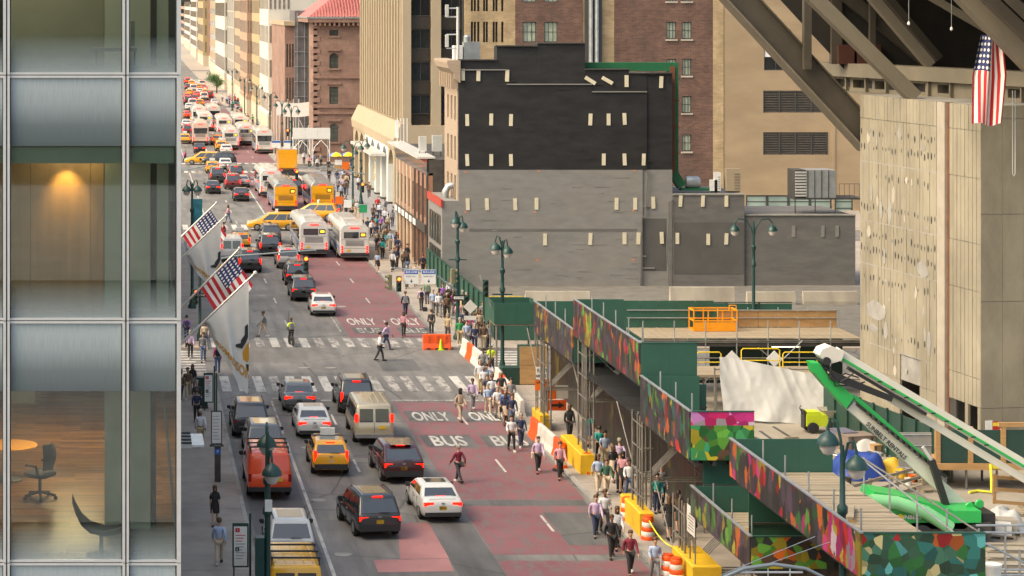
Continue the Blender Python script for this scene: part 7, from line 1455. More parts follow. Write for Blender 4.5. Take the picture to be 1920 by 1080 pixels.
PEOPLE = [
 # west pavement, lower left
 (403, 985, 'black', 'black', 4, 180, 'walking on the pavement by the kiosk', K), (411, 1058, 'pale blue', 'beige', 0, 0, 'walking alone on the pavement at lower left', K), (369, 792, 'navy', 'black', 2, 0, 'beside the bus stop panel', K), (376, 838, 'white', 'khaki', 0, 0, 'with backpack under the glass canopy', K), (361, 742, 'black', 'grey', 5, 180, 'near the green signal pole', K), (352, 748, 'brown', 'khaki', 0, 180, 'left of the signal pole', K), (408, 700, 'pink', 'denim', 5, 0, 'stepping off the west corner', K), (381, 678, 'grey', 'denim', 0, 180, 'on the west corner crosswalk'), (357, 672, 'lilac', 'black', 5, 180, 'at the west corner under the flags'), (384, 655, 'beige', 'navy', 2, 180, 'at the west corner beside the pole'), (350, 640, 'purple', 'navy', 0, 0, 'on the far west pavement', K),
 # crossing
 (494, 632, 'grey', 'beige', 0, 90, 'crossing in mid avenue left of the cyclist'), (712, 677, 'white', 'charcoal', 6, 270, 'running over the junction'), (724, 655, 'lilac', 'navy', 0, 250, 'crossing close behind the runner'), (757, 632, 'rose', 'black', 5, 180, 'walking in the red lane beside the lettering'), (760, 594, 'navy', 'navy', 0, 0, 'walking up the red lane'), (809, 628, 'charcoal', 'charcoal', 2, 0, 'at the kerb above the orange barrier'), (428, 418, 'rose', 'denim', 5, 90, 'on the second crosswalk, upper'), (420, 450, 'red', 'charcoal', 0, 90, 'on the second crosswalk, lower'), (860, 905, 'maroon', 'charcoal', 0, 30, 'walking alone in the red lane below the BUS lettering'), (708, 512, 'pale blue', 'black', 4, 180, 'at the kerb behind the bus', K), (347, 305, 'pink', 'black', 5, 90, 'at the third crosswalk'),
 # east corner group
 (790, 582, 'lilac', 'charcoal', 0, 0, 'with bag on the corner pavement', K), (801, 570, 'green', 'charcoal', 2, 0, 'on the corner pavement', K), (812, 590, 'pale blue', 'grey', 0, 180, 'on the corner pavement', K), (823, 594, 'white', 'grey', 6, 180, 'on the corner pavement', K), (830, 578, 'purple', 'navy', 0, 180, 'on the corner pavement', K), (838, 598, 'brown', 'black', 6, 180, 'on the corner pavement near the lamp post', K), (843, 567, 'white', 'charcoal', 2, 180, 'beside the green fence under the one way sign', K), (851, 590, 'pink', 'grey', 5, 180, 'by the lamp post', K), (840, 640, 'khaki', 'charcoal', 2, 150, 'waiting at the corner', K), (862, 648, 'green', 'khaki', 2, 180, 'waiting at the corner behind the white barrier', K), (875, 653, 'pale blue', 'grey', 3, 180, 'waiting at the corner', K), (890, 658, 'navy', 'navy', 2, 180, 'waiting at the corner', K), (881, 634, 'pink', 'navy', 2, 180, 'waiting behind the corner group', K), (872, 630, 'navy', 'charcoal', 2, 180, 'waiting behind the corner group', K), (907, 657, 'brown', 'khaki', 2, 180, 'at the fence foot near the corner', K), (914, 655, 'pale blue', 'navy', 2, 200, 'at the fence foot near the corner', K), (900, 632, 'beige', 'brown', 2, 180, 'close to the green fence', K), (894, 626, 'brown', 'grey', 2, 180, 'close to the green fence', K), (905, 615, 'grey', 'charcoal', 2, 180, 'close to the green fence', K),
 # crossing towards the shed
 (900, 735, 'white', 'khaki', 0, 180, 'crossing by the barriers'), (912, 742, 'pale blue', 'beige', 0, 180, 'crossing by the barriers'), (906, 712, 'grey', 'charcoal', 0, 180, 'crossing by the barriers'), (886, 770, 'lilac', 'grey', 0, 180, 'crossing on the near crosswalk'), (915, 777, 'pale blue', 'beige', 6, 180, 'crossing on the near crosswalk'), (923, 760, 'navy', 'navy', 2, 180, 'crossing on the near crosswalk'), (863, 790, 'beige', 'beige', 5, 200, 'at the stop line in the red lane'), (948, 792, 'blue', 'black', 0, 180, 'beside the white barrier'), (960, 800, 'navy', 'denim', 0, 180, 'beside the white barrier'), (959, 846, 'white', 'black', 6, 180, 'with jacket in the red lane'), (977, 838, 'navy', 'navy', 0, 180, 'next to the person with jacket'), (1009, 886, 'lilac', 'black', 0, 180, 'walking at the kerb below the barriers'), (1050, 898, 'rose', 'black', 0, 180, 'walking at the kerb by the yellow block'), (958, 770, 'grey', 'charcoal', 2, 180, 'beside the white barrier'),
 # under the sheds
 (1068, 826, 'black', 'black', 5, 180, 'in shade behind the orange barrier', K), (1134, 880, 'pale blue', 'khaki', 3, 180, 'in shade under the shed', K), (1180, 938, 'white', 'denim', 6, 180, 'in shade by the scaffold legs', K), (1137, 930, 'dark green', 'beige', 0, 180, 'beyond the striped barrel', K), (1122, 925, 'pale blue', 'beige', 0, 180, 'beyond the striped barrel', K), (1117, 1006, 'lilac', 'navy', 0, 180, 'walking past the barrels', ), (1134, 1000, 'white', 'charcoal', 6, 180, 'walking past the barrels'), (1147, 1046, 'black', 'black', 0, 180, 'walking near the barrels in white shoes'), (1157, 1030, 'white', 'black', 5, 180, 'walking near the barrels'), (1182, 1078, 'maroon', 'black', 0, 180, 'walking at lower centre by the barrels'), (1228, 1092, 'pale blue', 'grey', 6, 180, 'walking lowest by the twin barrels'), (1232, 962, 'teal', 'navy', 2, 180, 'in shade behind the scaffold', K), (1240, 948, 'grey', 'navy', 2, 180, 'in shade behind the scaffold', K), (1255, 1012, 'black', 'black', 4, 0, 'in shade walking away', K), (1272, 1000, 'brown', 'charcoal', 4, 0, 'in shade walking away', K),
 # pavement by the shops
 (706, 452, 'grey', 'charcoal', 0, 180, 'beside the bus on the shop pavement', K), (710, 478, 'black', 'brown', 5, 0, 'beside the bus on the shop pavement', K), (720, 470, 'teal', 'black', 0, 0, 'on the shop pavement', K), (732, 469, 'pale blue', 'beige', 0, 180, 'on the shop pavement', K), (746, 480, 'navy', 'navy', 0, 0, 'in suit by the shop windows', K), (752, 462, 'red', 'black', 2, 0, 'by the shop windows', K), (739, 504, 'black', 'black', 3, 180, 'carrying something on the shop pavement', K), (763, 541, 'pink', 'black', 5, 180, 'under the bus lane signs', K), (757, 508, 'brown', 'black', 5, 180, 'under the bus lane signs', K), (779, 536, 'beige', 'charcoal', 0, 180, 'under the bus lane signs', K), (793, 515, 'navy', 'black', 0, 0, 'next to the green fence top', K), (698, 440, 'red', 'navy', 5, 180, 'among the crowd near the shop corner', K), (706, 430, 'navy', 'navy', 0, 180, 'among the crowd near the shop corner', K), (715, 437, 'purple', 'black', 0, 180, 'among the crowd near the shop corner', K), (722, 424, 'white', 'navy', 0, 180, 'among the crowd near the shop corner', K), (728, 434, 'beige', 'brown', 2, 180, 'among the crowd near the shop corner', K), (700, 415, 'brown', 'black', 2, 180, 'among the crowd near the shop corner', K), (712, 412, 'white', 'navy', 2, 180, 'among the crowd near the shop corner', K), (736, 425, 'grey', 'charcoal', 5, 180, 'among the crowd near the shop corner', K), (708, 400, 'red', 'navy', 0, 180, 'among the crowd near the shop corner'), (722, 402, 'grey', 'grey', 0, 90, 'among the crowd near the shop corner'),
 # plaza crowd
 (692, 371, 'brown', 'charcoal', 2, 180, 'standing alone before the arcade', K), (672, 357, 'white', 'navy', 0, 180, 'on the plaza by the lamp posts', K), (661, 399, 'teal', 'black', 2, 180, 'on the plaza edge', K), (649, 398, 'navy', 'navy', 2, 180, 'on the plaza edge', K), (637, 400, 'denim', 'denim', 2, 180, 'on the plaza edge', K), (625, 394, 'pale blue', 'charcoal', 0, 180, 'in the crowd at the plaza corner', K), (618, 388, 'charcoal', 'charcoal', 0, 180, 'in the crowd at the plaza corner', K), (614, 366, 'red', 'charcoal', 2, 180, 'in the crowd at the plaza corner', K), (626, 372, 'white', 'navy', 2, 180, 'in the crowd at the plaza corner', K), (634, 362, 'grey', 'navy', 2, 180, 'in the crowd at the plaza corner', K), (640, 374, 'pale blue', 'black', 2, 180, 'in the crowd at the plaza corner', K), (647, 366, 'brown', 'black', 2, 180, 'in the crowd at the plaza corner', K), (652, 352, 'black', 'black', 2, 180, 'in the crowd at the plaza corner', K), (617, 342, 'black', 'black', 2, 180, 'past the plaza corner', K), (616, 324, 'charcoal', 'charcoal', 2, 180, 'by the third side street corner', K), (595, 318, 'white', 'charcoal', 2, 180, 'by the white shed of the mansion', K), (580, 316, 'rose', 'black', 5, 180, 'by the white shed of the mansion', K), (570, 308, 'white', 'navy', 2, 180, 'by the white shed of the mansion', K), (588, 310, 'pale blue', 'grey', 2, 180, 'by the white shed of the mansion', K), (602, 312, 'grey', 'black', 2, 180, 'by the white shed of the mansion', K), (660, 318, 'navy', 'navy', 2, 180, 'by the food cart', K), (668, 324, 'red', 'black', 2, 180, 'by the food cart', K)]
for e in PEOPLE: person(*e)
xr = random.Random(17); tops = ['white', 'pale blue', 'lilac', 'navy', 'grey', 'black', 'charcoal', 'beige', 'teal', 'rose', 'brown']
for n_, x0, x1, y0, y1, where, z in ((14, 21.6, 24.3, 214, 246, 'milling about near the plaza corner', 0.0), (12, 21.8, 24.2, 186, 212, 'walking past the shop windows', K), (8, 20.0, 21.0, 119, 133, 'in the stream beside the barriers', 0.0), (8, 22.4, 24.2, 90, 117, 'in shade within the walkway', K), (6, 22.0, 24.0, 152, 165, 'at the fence beside the corner', K), (5, 1.6, 4.4, 120, 136, 'on the west pavement near the corner', K), (8, 24, 29, 262, 298, 'scattered over the plaza', K)):
    for i in range(n_):
        X, Y = xr.uniform(x0, x1), xr.uniform(y0, y1); person(VX+X*F/Y, VY+(H-z)*F/Y, xr.choice(tops), xr.choice(['navy', 'black', 'charcoal', 'beige', 'denim', 'khaki']), xr.choice((0, 0, 1, 2, 5, 6, 4)), xr.choice((0, 180, 180))+xr.uniform(-15, 15), where, z)
# far crowd up the avenue pavement
fc = random.Random(2)
for i in range(46):
    Y = fc.uniform(330, 520); x = fc.uniform(21.2, 24.4); px = VX+x*F/Y; py = VY+(H-K)*F/Y
    person(px, py, fc.choice(list(CL)[:10]), fc.choice(['navy', 'black', 'charcoal', 'beige']), fc.choice((0, 2, 3)), fc.choice((0, 180)), 'in the far crowd on the pavement', K)
# worker in hi-vis with white helmet, cyclist
t = person(921, 700, 'neon yellow', 'black', 3, 160, 'and white helmet directing the crossing', 0.0)
MB().rings([[Vector((0.125*k*math.cos(a*0.524), 0.035+0.14*k*math.sin(a*0.524), z)) for a in range(12)] for k, z in ((1.1, 1.72), (1.0, 1.735), (0.98, 1.79), (0.7, 1.83), (0.1, 1.85))]).build('helmet', M_whitep, t, True)
p = gr(546, 648); t = thing('bicycle', 'dark bicycle ridden in neon vest over the far crosswalk', 'bicycle', p, R(10))
for y in (-0.52, 0.52): MB().lathe([(0.31, -0.02), (0.34, 0), (0.31, 0.02), (0.3, 0)], (0, y, 0.34), 24, 'x').build('wheel', M_tyre, t)
for a, b_ in (((0, -0.52, 0.34), (0, -0.12, 0.82)), ((0, -0.12, 0.82), (0, 0.4, 0.85)), ((0, 0.4, 0.9), (0, 0.52, 0.34)), ((0, -0.05, 0.3), (0, 0.4, 0.8)), ((0, -0.05, 0.3), (0, -0.15, 0.88)), ((0, -0.52, 0.34), (0, -0.05, 0.3))): rod('frame_tube', a, b_, 0.02, M_trim, t)
rod('handlebar', (-0.25, 0.38, 1.02), (0.25, 0.38, 1.02), 0.015, M_trim, t); bx('saddle', -0.07, 0.07, -0.3, -0.03, 0.9, 0.95, M_trim, t)
cy = person(546, 647, 'neon yellow', 'black', 3, 10, 'riding a bicycle over the far crosswalk'); cy.location.z = 0.1
# backpacks worn are left to the clothes; held bag
p = gr(797, 584, 0.13); t = thing('hand_bag', 'dark bag set down beside the lilac shirt', 'bag', p); MB().rings([[Vector((x*k, y*k, z)) for x, y in ((-0.16, -0.07), (0.16, -0.07), (0.16, 0.07), (-0.16, 0.07))] for k, z in ((1, 0.0), (1.05, 0.25), (0.8, 0.32))]).build('bag_body', M_trim, t); MB().tube([(-0.08, 0, 0.3), (-0.06, 0, 0.45), (0.06, 0, 0.45), (0.08, 0, 0.3)], 0.012, 6).build('handle', M_trim, t)
# ================================================================ street furniture
M_globe = mat('lamp_globe', (0.55, 0.5, 0.45), 0.3, var=0.05)
def bell(t, x, y, z):
    b = MB().lathe([(0.02, 0.52), (0.05, 0.46), (0.04, 0.4), (0.1, 0.34), (0.22, 0.25), (0.31, 0.12), (0.34, 0.02), (0.35, -0.03), (0.3, -0.04)], (x, y, z), 18).build('lamp_shade', M_lampgreen, t, True)
    MB().lathe([(0.26, -0.045), (0.25, -0.16), (0.15, -0.32), (0.04, -0.36)], (x, y, z), 16).build('globe', M_globe, t, True)
def lamp(x, y, h, label, arms, base=0.13, cross=None):
    t = thing('street_lamp', label, 'street lamp', (x, y, base), 0, 'green twin bell street lamps')
    MB().lathe([(0.3, 0), (0.3, 0.2), (0.2, 0.35), (0.17, 0.9), (0.12, 1.1), (0.1, h*0.55), (0.1, h*0.62), (0.17, h*0.63), (0.17, h*0.65), (0.11, h*0.67), (0.1, h*0.76), (0.16, h*0.77), (0.16, h*0.79), (0.09, h*0.8), (0.07, h-0.3), (0.05, h)], n=16).build('post', M_lampgreen, t, True)
    for dx, dy, z in arms:
        MB().tube([(0, 0, z-0.5), (dx*0.12, dy*0.12, z+0.15), (dx*0.4, dy*0.4, z+0.7), (dx*0.8, dy*0.8, z+0.78), (dx, dy, z+0.5)], 0.045, 8).build('arm', M_lampgreen, t, True); bell(t, dx, dy, z)
    if cross: rod('cross_bar', (-0.6, 0, cross), (0.6, 0, cross), 0.04, M_lampgreen, t)
    return t
lamp(4.8, 78, 7.6, 'green lamp post in front of the red van, closest on the west kerb', ((0.0, 0.5, 7.05), (0.12, -0.5, 6.25))); lt = THINGS[-1]
bx('control_box', -0.42, -0.12, -0.25, 0.25, 2.6, 4.0, M_lampgreen, lt); bx('small_plate', -0.1, 0.15, -0.2, -0.14, 4.9, 5.3, M_whitep, lt)
lamp(22.3, 135, 8.2, 'twin bell lamp beside the plain green corner shed', ((-0.42, 0, 7.7), (0.28, -0.1, 7.5)), cross=5.0)
lamp(21.9, 150.6, 8.3, 'twin bell lamp on the signal post at the far corner', ((-0.15, 0, 7.75), (0.35, 0, 7.45)), cross=5.3)
lamp(41.4, 150.0, 7.9, 'tall lamp with two wide arms against the dark annex', ((-1.25, 0, 7.3), (1.25, 0, 7.3)))
lamp(21.75, 69, 8.9, 'twin bell lamp rising through the closest mural shed', ((-0.35, 0.3, 8.9), (0.3, -0.4, 8.3)))
lamp(24.4, 246, 7.0, 'twin bell lamp at the plaza edge', ((-1.0, 0, 6.6), (0.9, 0, 6.5))); lamp(25.9, 252, 6.2, 'second lamp at the plaza edge near the arcade', ((-0.6, 0, 5.6), (0.7, 0, 6.4))); lamp(4.7, 166, 9.2, 'lamp with teal banner on the far west kerb', ((-0.4, 0, 8.6), (0.4, 0, 8.6))); lt = THINGS[-1]
bx('banner', -0.1, 0.75, -0.03, 0.0, 5.9, 8.0, mat('teal_banner', (0.03, 0.22, 0.27), 0.6, var=0.5, scale=2), lt)
for i, (x, y) in enumerate(((21.6, 300), (21.6, 318), (21.6, 345), (21.6, 380), (21.6, 420), (21.6, 470))): lamp(x, y, 8.5, 'slim lamp post along the far east kerb', ((-0.9, 0, 7.9), (0.9, 0, 7.9)))
M_red_on = mat('signal_red', (0.8, 0.05, 0.02), 0.4, emit=((1, 0.06, 0.01), 8)); M_lens = mat('signal_lens_off', (0.03, 0.03, 0.03), 0.3); M_sigy = mat('signal_housing_olive', (0.2, 0.19, 0.12), 0.5); M_arm = mat('signal_arm_grey', (0.26, 0.3, 0.31), 0.4, metal=0.4)
def signal(p, label, facing=0, lit=True, m=None, rz=0):
    t = thing('traffic_signal', label, 'traffic light', p, R(rz), 'traffic lights'); m = m or M_dgreen
    for k in range(3):
        z = -0.34*k; MB().rings([[Vector((x, y, z+dz)) for x, y in ((-0.16, -0.1), (0.16, -0.1), (0.16, 0.12), (-0.16, 0.12))] for dz in (-0.165, 0.165)]).build('housing', m, t)
        MB().lathe([(0.115, -0.12), (0.115, -0.101)], (0, 0, z), 14, 'y').build('lens', M_red_on if k == 0 and lit else M_lens, t)
        pts = [(0.135*math.cos(R(a)), 0.135*math.sin(R(a))) for a in range(-20, 201, 20)]
        MB().prism([Vector((x, -0.102, z+zz)) for x, zz in pts]+[Vector((x*0.9, -0.102, z+zz*0.9)) for x, zz in pts[::-1]], (0, -0.2, 0)).build('visor', m, t)
    return t
def mast(label, base, pts, r0=0.09):
    b = Vector(base); t = thing('signal_mast_arm', label, 'signal arm', b); MB().tube([Vector(p)-b for p in pts], r0, 10, r2=0.045).build('arm', M_arm, t, True)
    for k in (0.35, 0.75): pass
    MB().lathe([(0.05, -0.05), (0.09, 0), (0.05, 0.05)], Vector(pts[-1])-b, 10, 'x').build('end_cap', M_arm, t, True); return t
mast('curved grey signal arm reaching from the far corner lamp', (21.9, 150.5, 3.6), [(21.8, 150.4, 3.4), (20.6, 150.4, 4.3), (19.2, 150.4, 4.75), (17.5, 150.4, 4.9)])
signal((17.95, 150.2, 4.2), 'red signal hanging from the curved arm over the red lanes'); signal((17.35, 150.3, 4.3), 'olive signal head facing the side street on the curved arm', lit=False, m=M_sigy, rz=-80); signal((21.5, 150.2, 4.7), 'olive signal pair on the far corner lamp post, facing away', lit=False, m=M_sigy, rz=100); signal((22.4, 150.3, 2.9), 'pedestrian height signal by the diamond sign', lit=False)
M_blue = mat('sign_blue', (0.03, 0.12, 0.45), 0.5); M_blackp = mat('sign_black', (0.015, 0.015, 0.015), 0.5)
for x0, lab in ((18.3, 'left'), (19.45, 'right')):
    t = thing('bus_lane_sign', 'white and blue bus lane sign on the curved arm, %s one' % lab, 'sign', (x0, 150.25, 3.85), 0, 'bus lane signs'); bx('board', 0, 0.95, -0.02, 0.02, 0, 0.95, M_whitep, t); bx('blue_band', 0.02, 0.93, -0.028, -0.021, 0.66, 0.92, M_blue, t)
    o = obj('lettering', textmesh('BUS LANE', 0.17, M_whitep, 0.002, bold=0.004), t, (0.48, -0.032, 0.79)); o.rotation_euler = (R(90), 0, 0)
    MB().prism([(0.48-0.09, -0.022, 0.22), (0.48, -0.022, 0.08), (0.48+0.09, -0.022, 0.22), (0.5, -0.022, 0.22), (0.5, -0.022, 0.32), (0.46, -0.022, 0.32), (0.46, -0.022, 0.22)], (0, -0.006, 0)).build('arrow', M_blackp, t)
    o = obj('lettering', textmesh('BUSES ONLY', 0.12, M_blackp, 0.002), t, (0.48, -0.024, 0.5)); o.rotation_euler = (R(90), 0, 0)
    rod('hanger', (0.48, 0, 0.95), (0.48, 0, 1.15), 0.02, M_arm, t)
# west corner post with long arm
t = thing('signal_post', 'dark green signal post with street signs on the west corner', 'signal post', (4.76, 150, 0.13)); MB().lathe([(0.2, 0), (0.2, 0.4), (0.1, 0.6), (0.09, 7.0), (0.05, 7.1)], n=12).build('post', M_dgreen, t, True)
bx('street_sign', -0.5, 0.5, -0.06, -0.02, 5.0, 5.3, M_dgreen, t); bx('street_sign', -0.1, 0.8, -0.1, -0.07, 2.9, 3.15, M_blackp, t)
o = obj('lettering', textmesh('E 48 St', 0.24, M_whitep, 0.002), t, (0, -0.065, 5.15)); o.rotation_euler = (R(90), 0, 0); o = obj('lettering', textmesh('ONE WAY', 0.17, M_whitep, 0.002), t, (0.35, -0.105, 3.02)); o.rotation_euler = (R(90), 0, 0)
mast('long straight grey signal arm over the west lanes', (4.8, 149.9, 5.2), [(4.8, 149.9, 5.3), (7.0, 149.8, 5.75), (12.4, 149.8, 6.15)], 0.08); signal((11.75, 149.7, 5.6), 'red signal hanging near the tip of the long straight arm')
t = signal((4.4, 149.7, 3.4), 'signal head on the west corner post', rz=20)
mast('signal arm at the second side street, left', (5.0, 232, 5.2), [(5.0, 232, 5.2), (9.0, 232, 6.0), (11, 232, 6.1)], 0.07); mast('signal arm at the second side street reaching from the plaza', (24.3, 231, 5.0), [(24.3, 231, 5.0), (21, 231, 5.6), (17, 231, 5.8)], 0.07); signal((23.9, 231, 4.0), 'red signal by the plaza corner'); signal((17.2, 231, 5.3), 'red signal over the second crosswalk'); signal((22.4, 318, 4.6), 'red signal by the white shed of the mansion')
for x0, lab in ((19.0, 'left'), (20.6, 'right')):
    t = thing('bus_lane_sign', 'far bus lane sign above the second junction, %s one' % lab, 'sign', (x0, 300, 3.3), 0, 'bus lane signs'); bx('board', 0, 1.2, -0.02, 0.02, 0, 0.95, M_whitep, t); bx('blue_band', 0.02, 1.18, -0.028, -0.021, 0.66, 0.92, M_blue, t); rod('hanger', (0.6, 0, -3.3), (0.6, 0, 0), 0.04, M_arm, t)
# arm at the lower edge
mast('pale curved signal arm at the lower edge below the murals', at(1352, 1085, 62), [at(1352, 1085, 62), at(1395, 1066, 62), at(1450, 1058, 62), at(1510, 1066, 62), at(1560, 1090, 62)], 0.06)
for dz in (0,): t = thing('signal_crossbar', 'thin pale cross bar hung on the lower edge arm', 'signal arm', at(1440, 1073, 62)); rod('bar', (-0.95, 0, 0), (0.95, 0, 0), 0.03, M_metalw, t); [rod('clamp', (k*0.6, 0, -0.2), (k*0.6, 0, 0.1), 0.02, M_metalw, t) for k in (-1, 0, 1)]
for a, b_ in (((1352, 1078), (1528, 1006)), ((1400, 1072), (1556, 1016))): tag(MB().tube([at(*a, 62), at(*b_, 66)], 0.012, 6).build('stay_wire_cable', M_steel, None), 'thin steel stay wire %s crossing before the lowest mural' % ('upper' if b_[1] == 1006 else 'lower'), 'cable')
# barriers
M_obar = mat('orange_plastic', (0.72, 0.09, 0.015), 0.45, var=0.1); M_wbar = mat('white_plastic', (0.62, 0.6, 0.56), 0.5, var=0.08, dirt=0.3, dirt_col=(0.35, 0.32, 0.28), dscale=2); M_lim = mat('lime_cone', (0.42, 0.75, 0.02), 0.5)
def wbarrier(p0, rz, m, label, L=1.85):
    t = thing('water_barrier', label, 'barrier', p0, rz, 'plastic water barriers'); b = MB()
    prof = [(-0.25, 0.0), (0.25, 0.0), (0.25, 0.12), (0.14, 0.42), (0.1, 0.95), (0.07, 1.0), (-0.07, 1.0), (-0.1, 0.95), (-0.14, 0.42), (-0.25, 0.12)]
    b.rings([[Vector((x0, y*k, z)) for y, z in prof] for x0, k in ((0.02, 0.9), (0.06, 1), (L-0.06, 1), (L-0.02, 0.9))]).build('shell', m, t)
    for k in range(3): bx('forklift_slot', 0.25+k*0.55, 0.5+k*0.55, -0.262, -0.2, 0.03, 0.13, M_trim, t)
    for k in range(3): bx('rib', 0.3+k*0.55, 0.42+k*0.55, -0.17, -0.08, 0.45, 0.93, m, t)
    return t
lb = {'o': (M_obar, 'orange'), 'w': (M_wbar, 'white')}
def barline(x0, y0, x1, y1, cols, where):
    n = len(cols); d = Vector((x1-x0, y1-y0, 0)); rz = math.atan2(d.y, d.x)
    for i, c in enumerate(cols): p = Vector((x0, y0, 0.01))+d*(i/n); wbarrier(p, rz, lb[c][0], '%s plastic water barrier %s' % (lb[c][1], where), d.length/n-0.02)
barline(21.75, 138.2, 21.5, 145.4, 'wwow', 'by the corner group'); barline(21.3, 122.4, 21.75, 133.8, 'wwowow', 'along the near crosswalk end'); barline(21.25, 110.6, 21.0, 117.8, 'owwo', 'leading to the yellow block')
wbarrier(Vector((19.1, 147.0, 0.01)), 0, M_obar, 'orange plastic barrier lying across the red lane at the junction', 1.85)
p = gr(825, 655, 0.0); t = thing('traffic_cone', 'lime green cone in front of the orange barrier', 'cone', p+Vector((0, -0.35, 0.01))); MB().lathe([(0.14, 0.03), (0.13, 0.06), (0.035, 0.68), (0.02, 0.7)], n=14).build('cone', M_lim, t, True); bx('base', -0.19, 0.19, -0.19, 0.19, 0, 0.035, M_lim, t)
p = gr(898, 556, 0.0); t = thing('traffic_cone', 'orange cone standing behind the green fence', 'cone', Vector((25.2, 160, 0.16))); MB().lathe([(0.2, 0.03), (0.19, 0.06), (0.05, 1.25), (0.02, 1.3)], n=14).build('cone', M_obar, t, True); bx('base', -0.25, 0.25, -0.25, 0.25, 0, 0.035, M_trim, t)
def barrel(px, py, label, z=0.0):
    t = thing('traffic_barrel', label, 'barrel', gr(px, py, z), 0, 'striped traffic barrels'); zz = 0.1
    for k in range(5): MB().lathe([(0.29-0.015*k, zz), (0.3-0.015*k, zz+0.02), (0.295-0.015*k, zz+0.17), (0.28-0.015*k, zz+0.19)], n=18).build('band', M_wbar if k % 2 else M_obar, t, True); zz += 0.19
    MB().lathe([(0.2, zz), (0.2, zz+0.06), (0.1, zz+0.08)], n=14).build('handle_cap', M_obar, t, True); MB().lathe([(0.42, 0), (0.42, 0.06), (0.3, 0.1)], n=18).build('rubber_base', M_tyre, t, True)
barrel(1101, 893, 'striped barrel at the near end of the farther yellow block', 0.0); barrel(1052, 882, 'striped barrel partly behind the rose shirt'); barrel(1176, 980, 'striped barrel at the far end of the middle yellow block'); barrel(1215, 1017, 'striped barrel tied with the yellow rope'); barrel(1253, 1092, 'striped barrel at the lower edge, left of two'); barrel(1268, 1099, 'striped barrel at the lower edge, right of two')
a = gr(1215, 1017)+Vector((0, 0, 1.0)); b_ = Vector((21.8, 89.0, 1.1)); tag(MB().tube([a.lerp(b_, k/8)+Vector((0, 0, -1.6*(k/8)*(1-k/8))) for k in range(9)], 0.03, 6).build('rope', mat('yellow_rope', (0.75, 0.68, 0.05), 0.5), None, True), 'yellow rope slung from barrel to yellow block', 'rope')
# signs at the near end of the walkway
t = thing('street_name_sign', 'EAST 48th ST sign with orange detour board on posts', 'sign', gr(1015, 800, 0.13)); p0 = t.location; kx = p0.y/F
rod('post', (-0.28, 0.05, 0), (-0.28, 0.05, 2.6), 0.035, M_sct, t); rod('post', (0.25, 0.05, 0), (0.25, 0.05, 2.6), 0.04, M_sct, t)
def brd(x0, x1, y0, y1, m, dy=0.0): return bx('board', (x0-1015)*kx, (x1-1015)*kx, -0.03+dy, 0.0+dy, (800-y1)*kx, (800-y0)*kx, m, t)
M_osign = mat('orange_sign', (0.75, 0.15, 0.015), 0.5); brd(1005, 1028, 688, 711, M_whitep); brd(1003, 1030, 712, 732, M_osign); brd(1024, 1043, 725, 749, M_osign, 0.08); brd(1041, 1066, 723, 748, M_wbar, 0.1); brd(1027, 1062, 750, 770, M_obar, 0.05)
for s, y_, sz, m_ in (('EAST', 695, 0.25, M_blackp), ('48th ST', 705, 0.22, M_blackp), ('DETOUR', 717, 0.15, M_blackp)): o = obj('lettering', textmesh(s, sz, m_, 0.002, bold=0.003), t, ((1016.5-1015)*kx, -0.036, (800-y_)*kx)); o.rotation_euler = (R(90), 0, 0)
def arrow(cx, cy, w_, h_, m, rot, dy): 
    pts = [(-0.5, -0.15), (0.1, -0.15), (0.1, -0.42), (0.5, 0), (0.1, 0.42), (0.1, 0.15), (-0.5, 0.15)]; c, s = math.cos(rot), math.sin(rot)
    MB().prism([((cx-1015)*kx+(x*c-z*s)*w_, -0.034+dy, (800-cy)*kx+(x*s+z*c)*h_) for x, z in pts], (0, -0.006, 0)).build('arrow', m, t)
arrow(1045, 760, 0.75, 0.42, M_blackp, 0, 0.05); arrow(1016.5, 726, 0.2, 0.2, M_blackp, R(90), 0)
t = thing('one_way_sign', 'black ONE WAY arrow sign on the far corner post', 'sign', (22.0, 150.3, 2.75)); bx('board', -0.5, 0.46, -0.02, 0.0, 0, 0.36, M_blackp, t); MB().prism([(-0.4, -0.022, 0.1), (0.2, -0.022, 0.1), (0.2, -0.022, 0.04), (0.4, -0.022, 0.18), (0.2, -0.022, 0.32), (0.2, -0.022, 0.26), (-0.4, -0.022, 0.26)], (0, -0.004, 0)).build('arrow', M_whitep, t); o = obj('lettering', textmesh('ONE WAY', 0.11, M_blackp, 0.001, bold=0.002), t, (-0.08, -0.029, 0.18)); o.rotation_euler = (R(90), 0, 0); rod('bracket', (0.0, 0.0, 0.1), (-0.1, 0.3, 0.1), 0.03, M_arm, t)
t = thing('diamond_sign_post', 'back of a white diamond sign on a slim post at the corner', 'sign', (22.6, 149.6, 0.13)); rod('post', (0, 0.04, 0), (0, 0.04, 2.9), 0.03, M_sct, t); o = bx('diamond_board', -0.33, 0.33, -0.02, 0.01, 1.97, 2.63, M_wbar, t); o.rotation_euler = (0, R(45), 0); bx('plate', -0.42, 0.36, -0.02, 0.01, 1.42, 1.7, M_wbar, t)
t = thing('signal_sidepole', 'slanted galvanised bracket with dark signal over the fence', 'signal post', (21.6, 134.6, 5.1)); rod('bracket', (0, 0, -0.7), (-0.7, 0, 1.2), 0.05, M_steel, t); signal((21.2, 134.4, 5.9), 'dark signal facing away beside the corner shed lamp', lit=False)
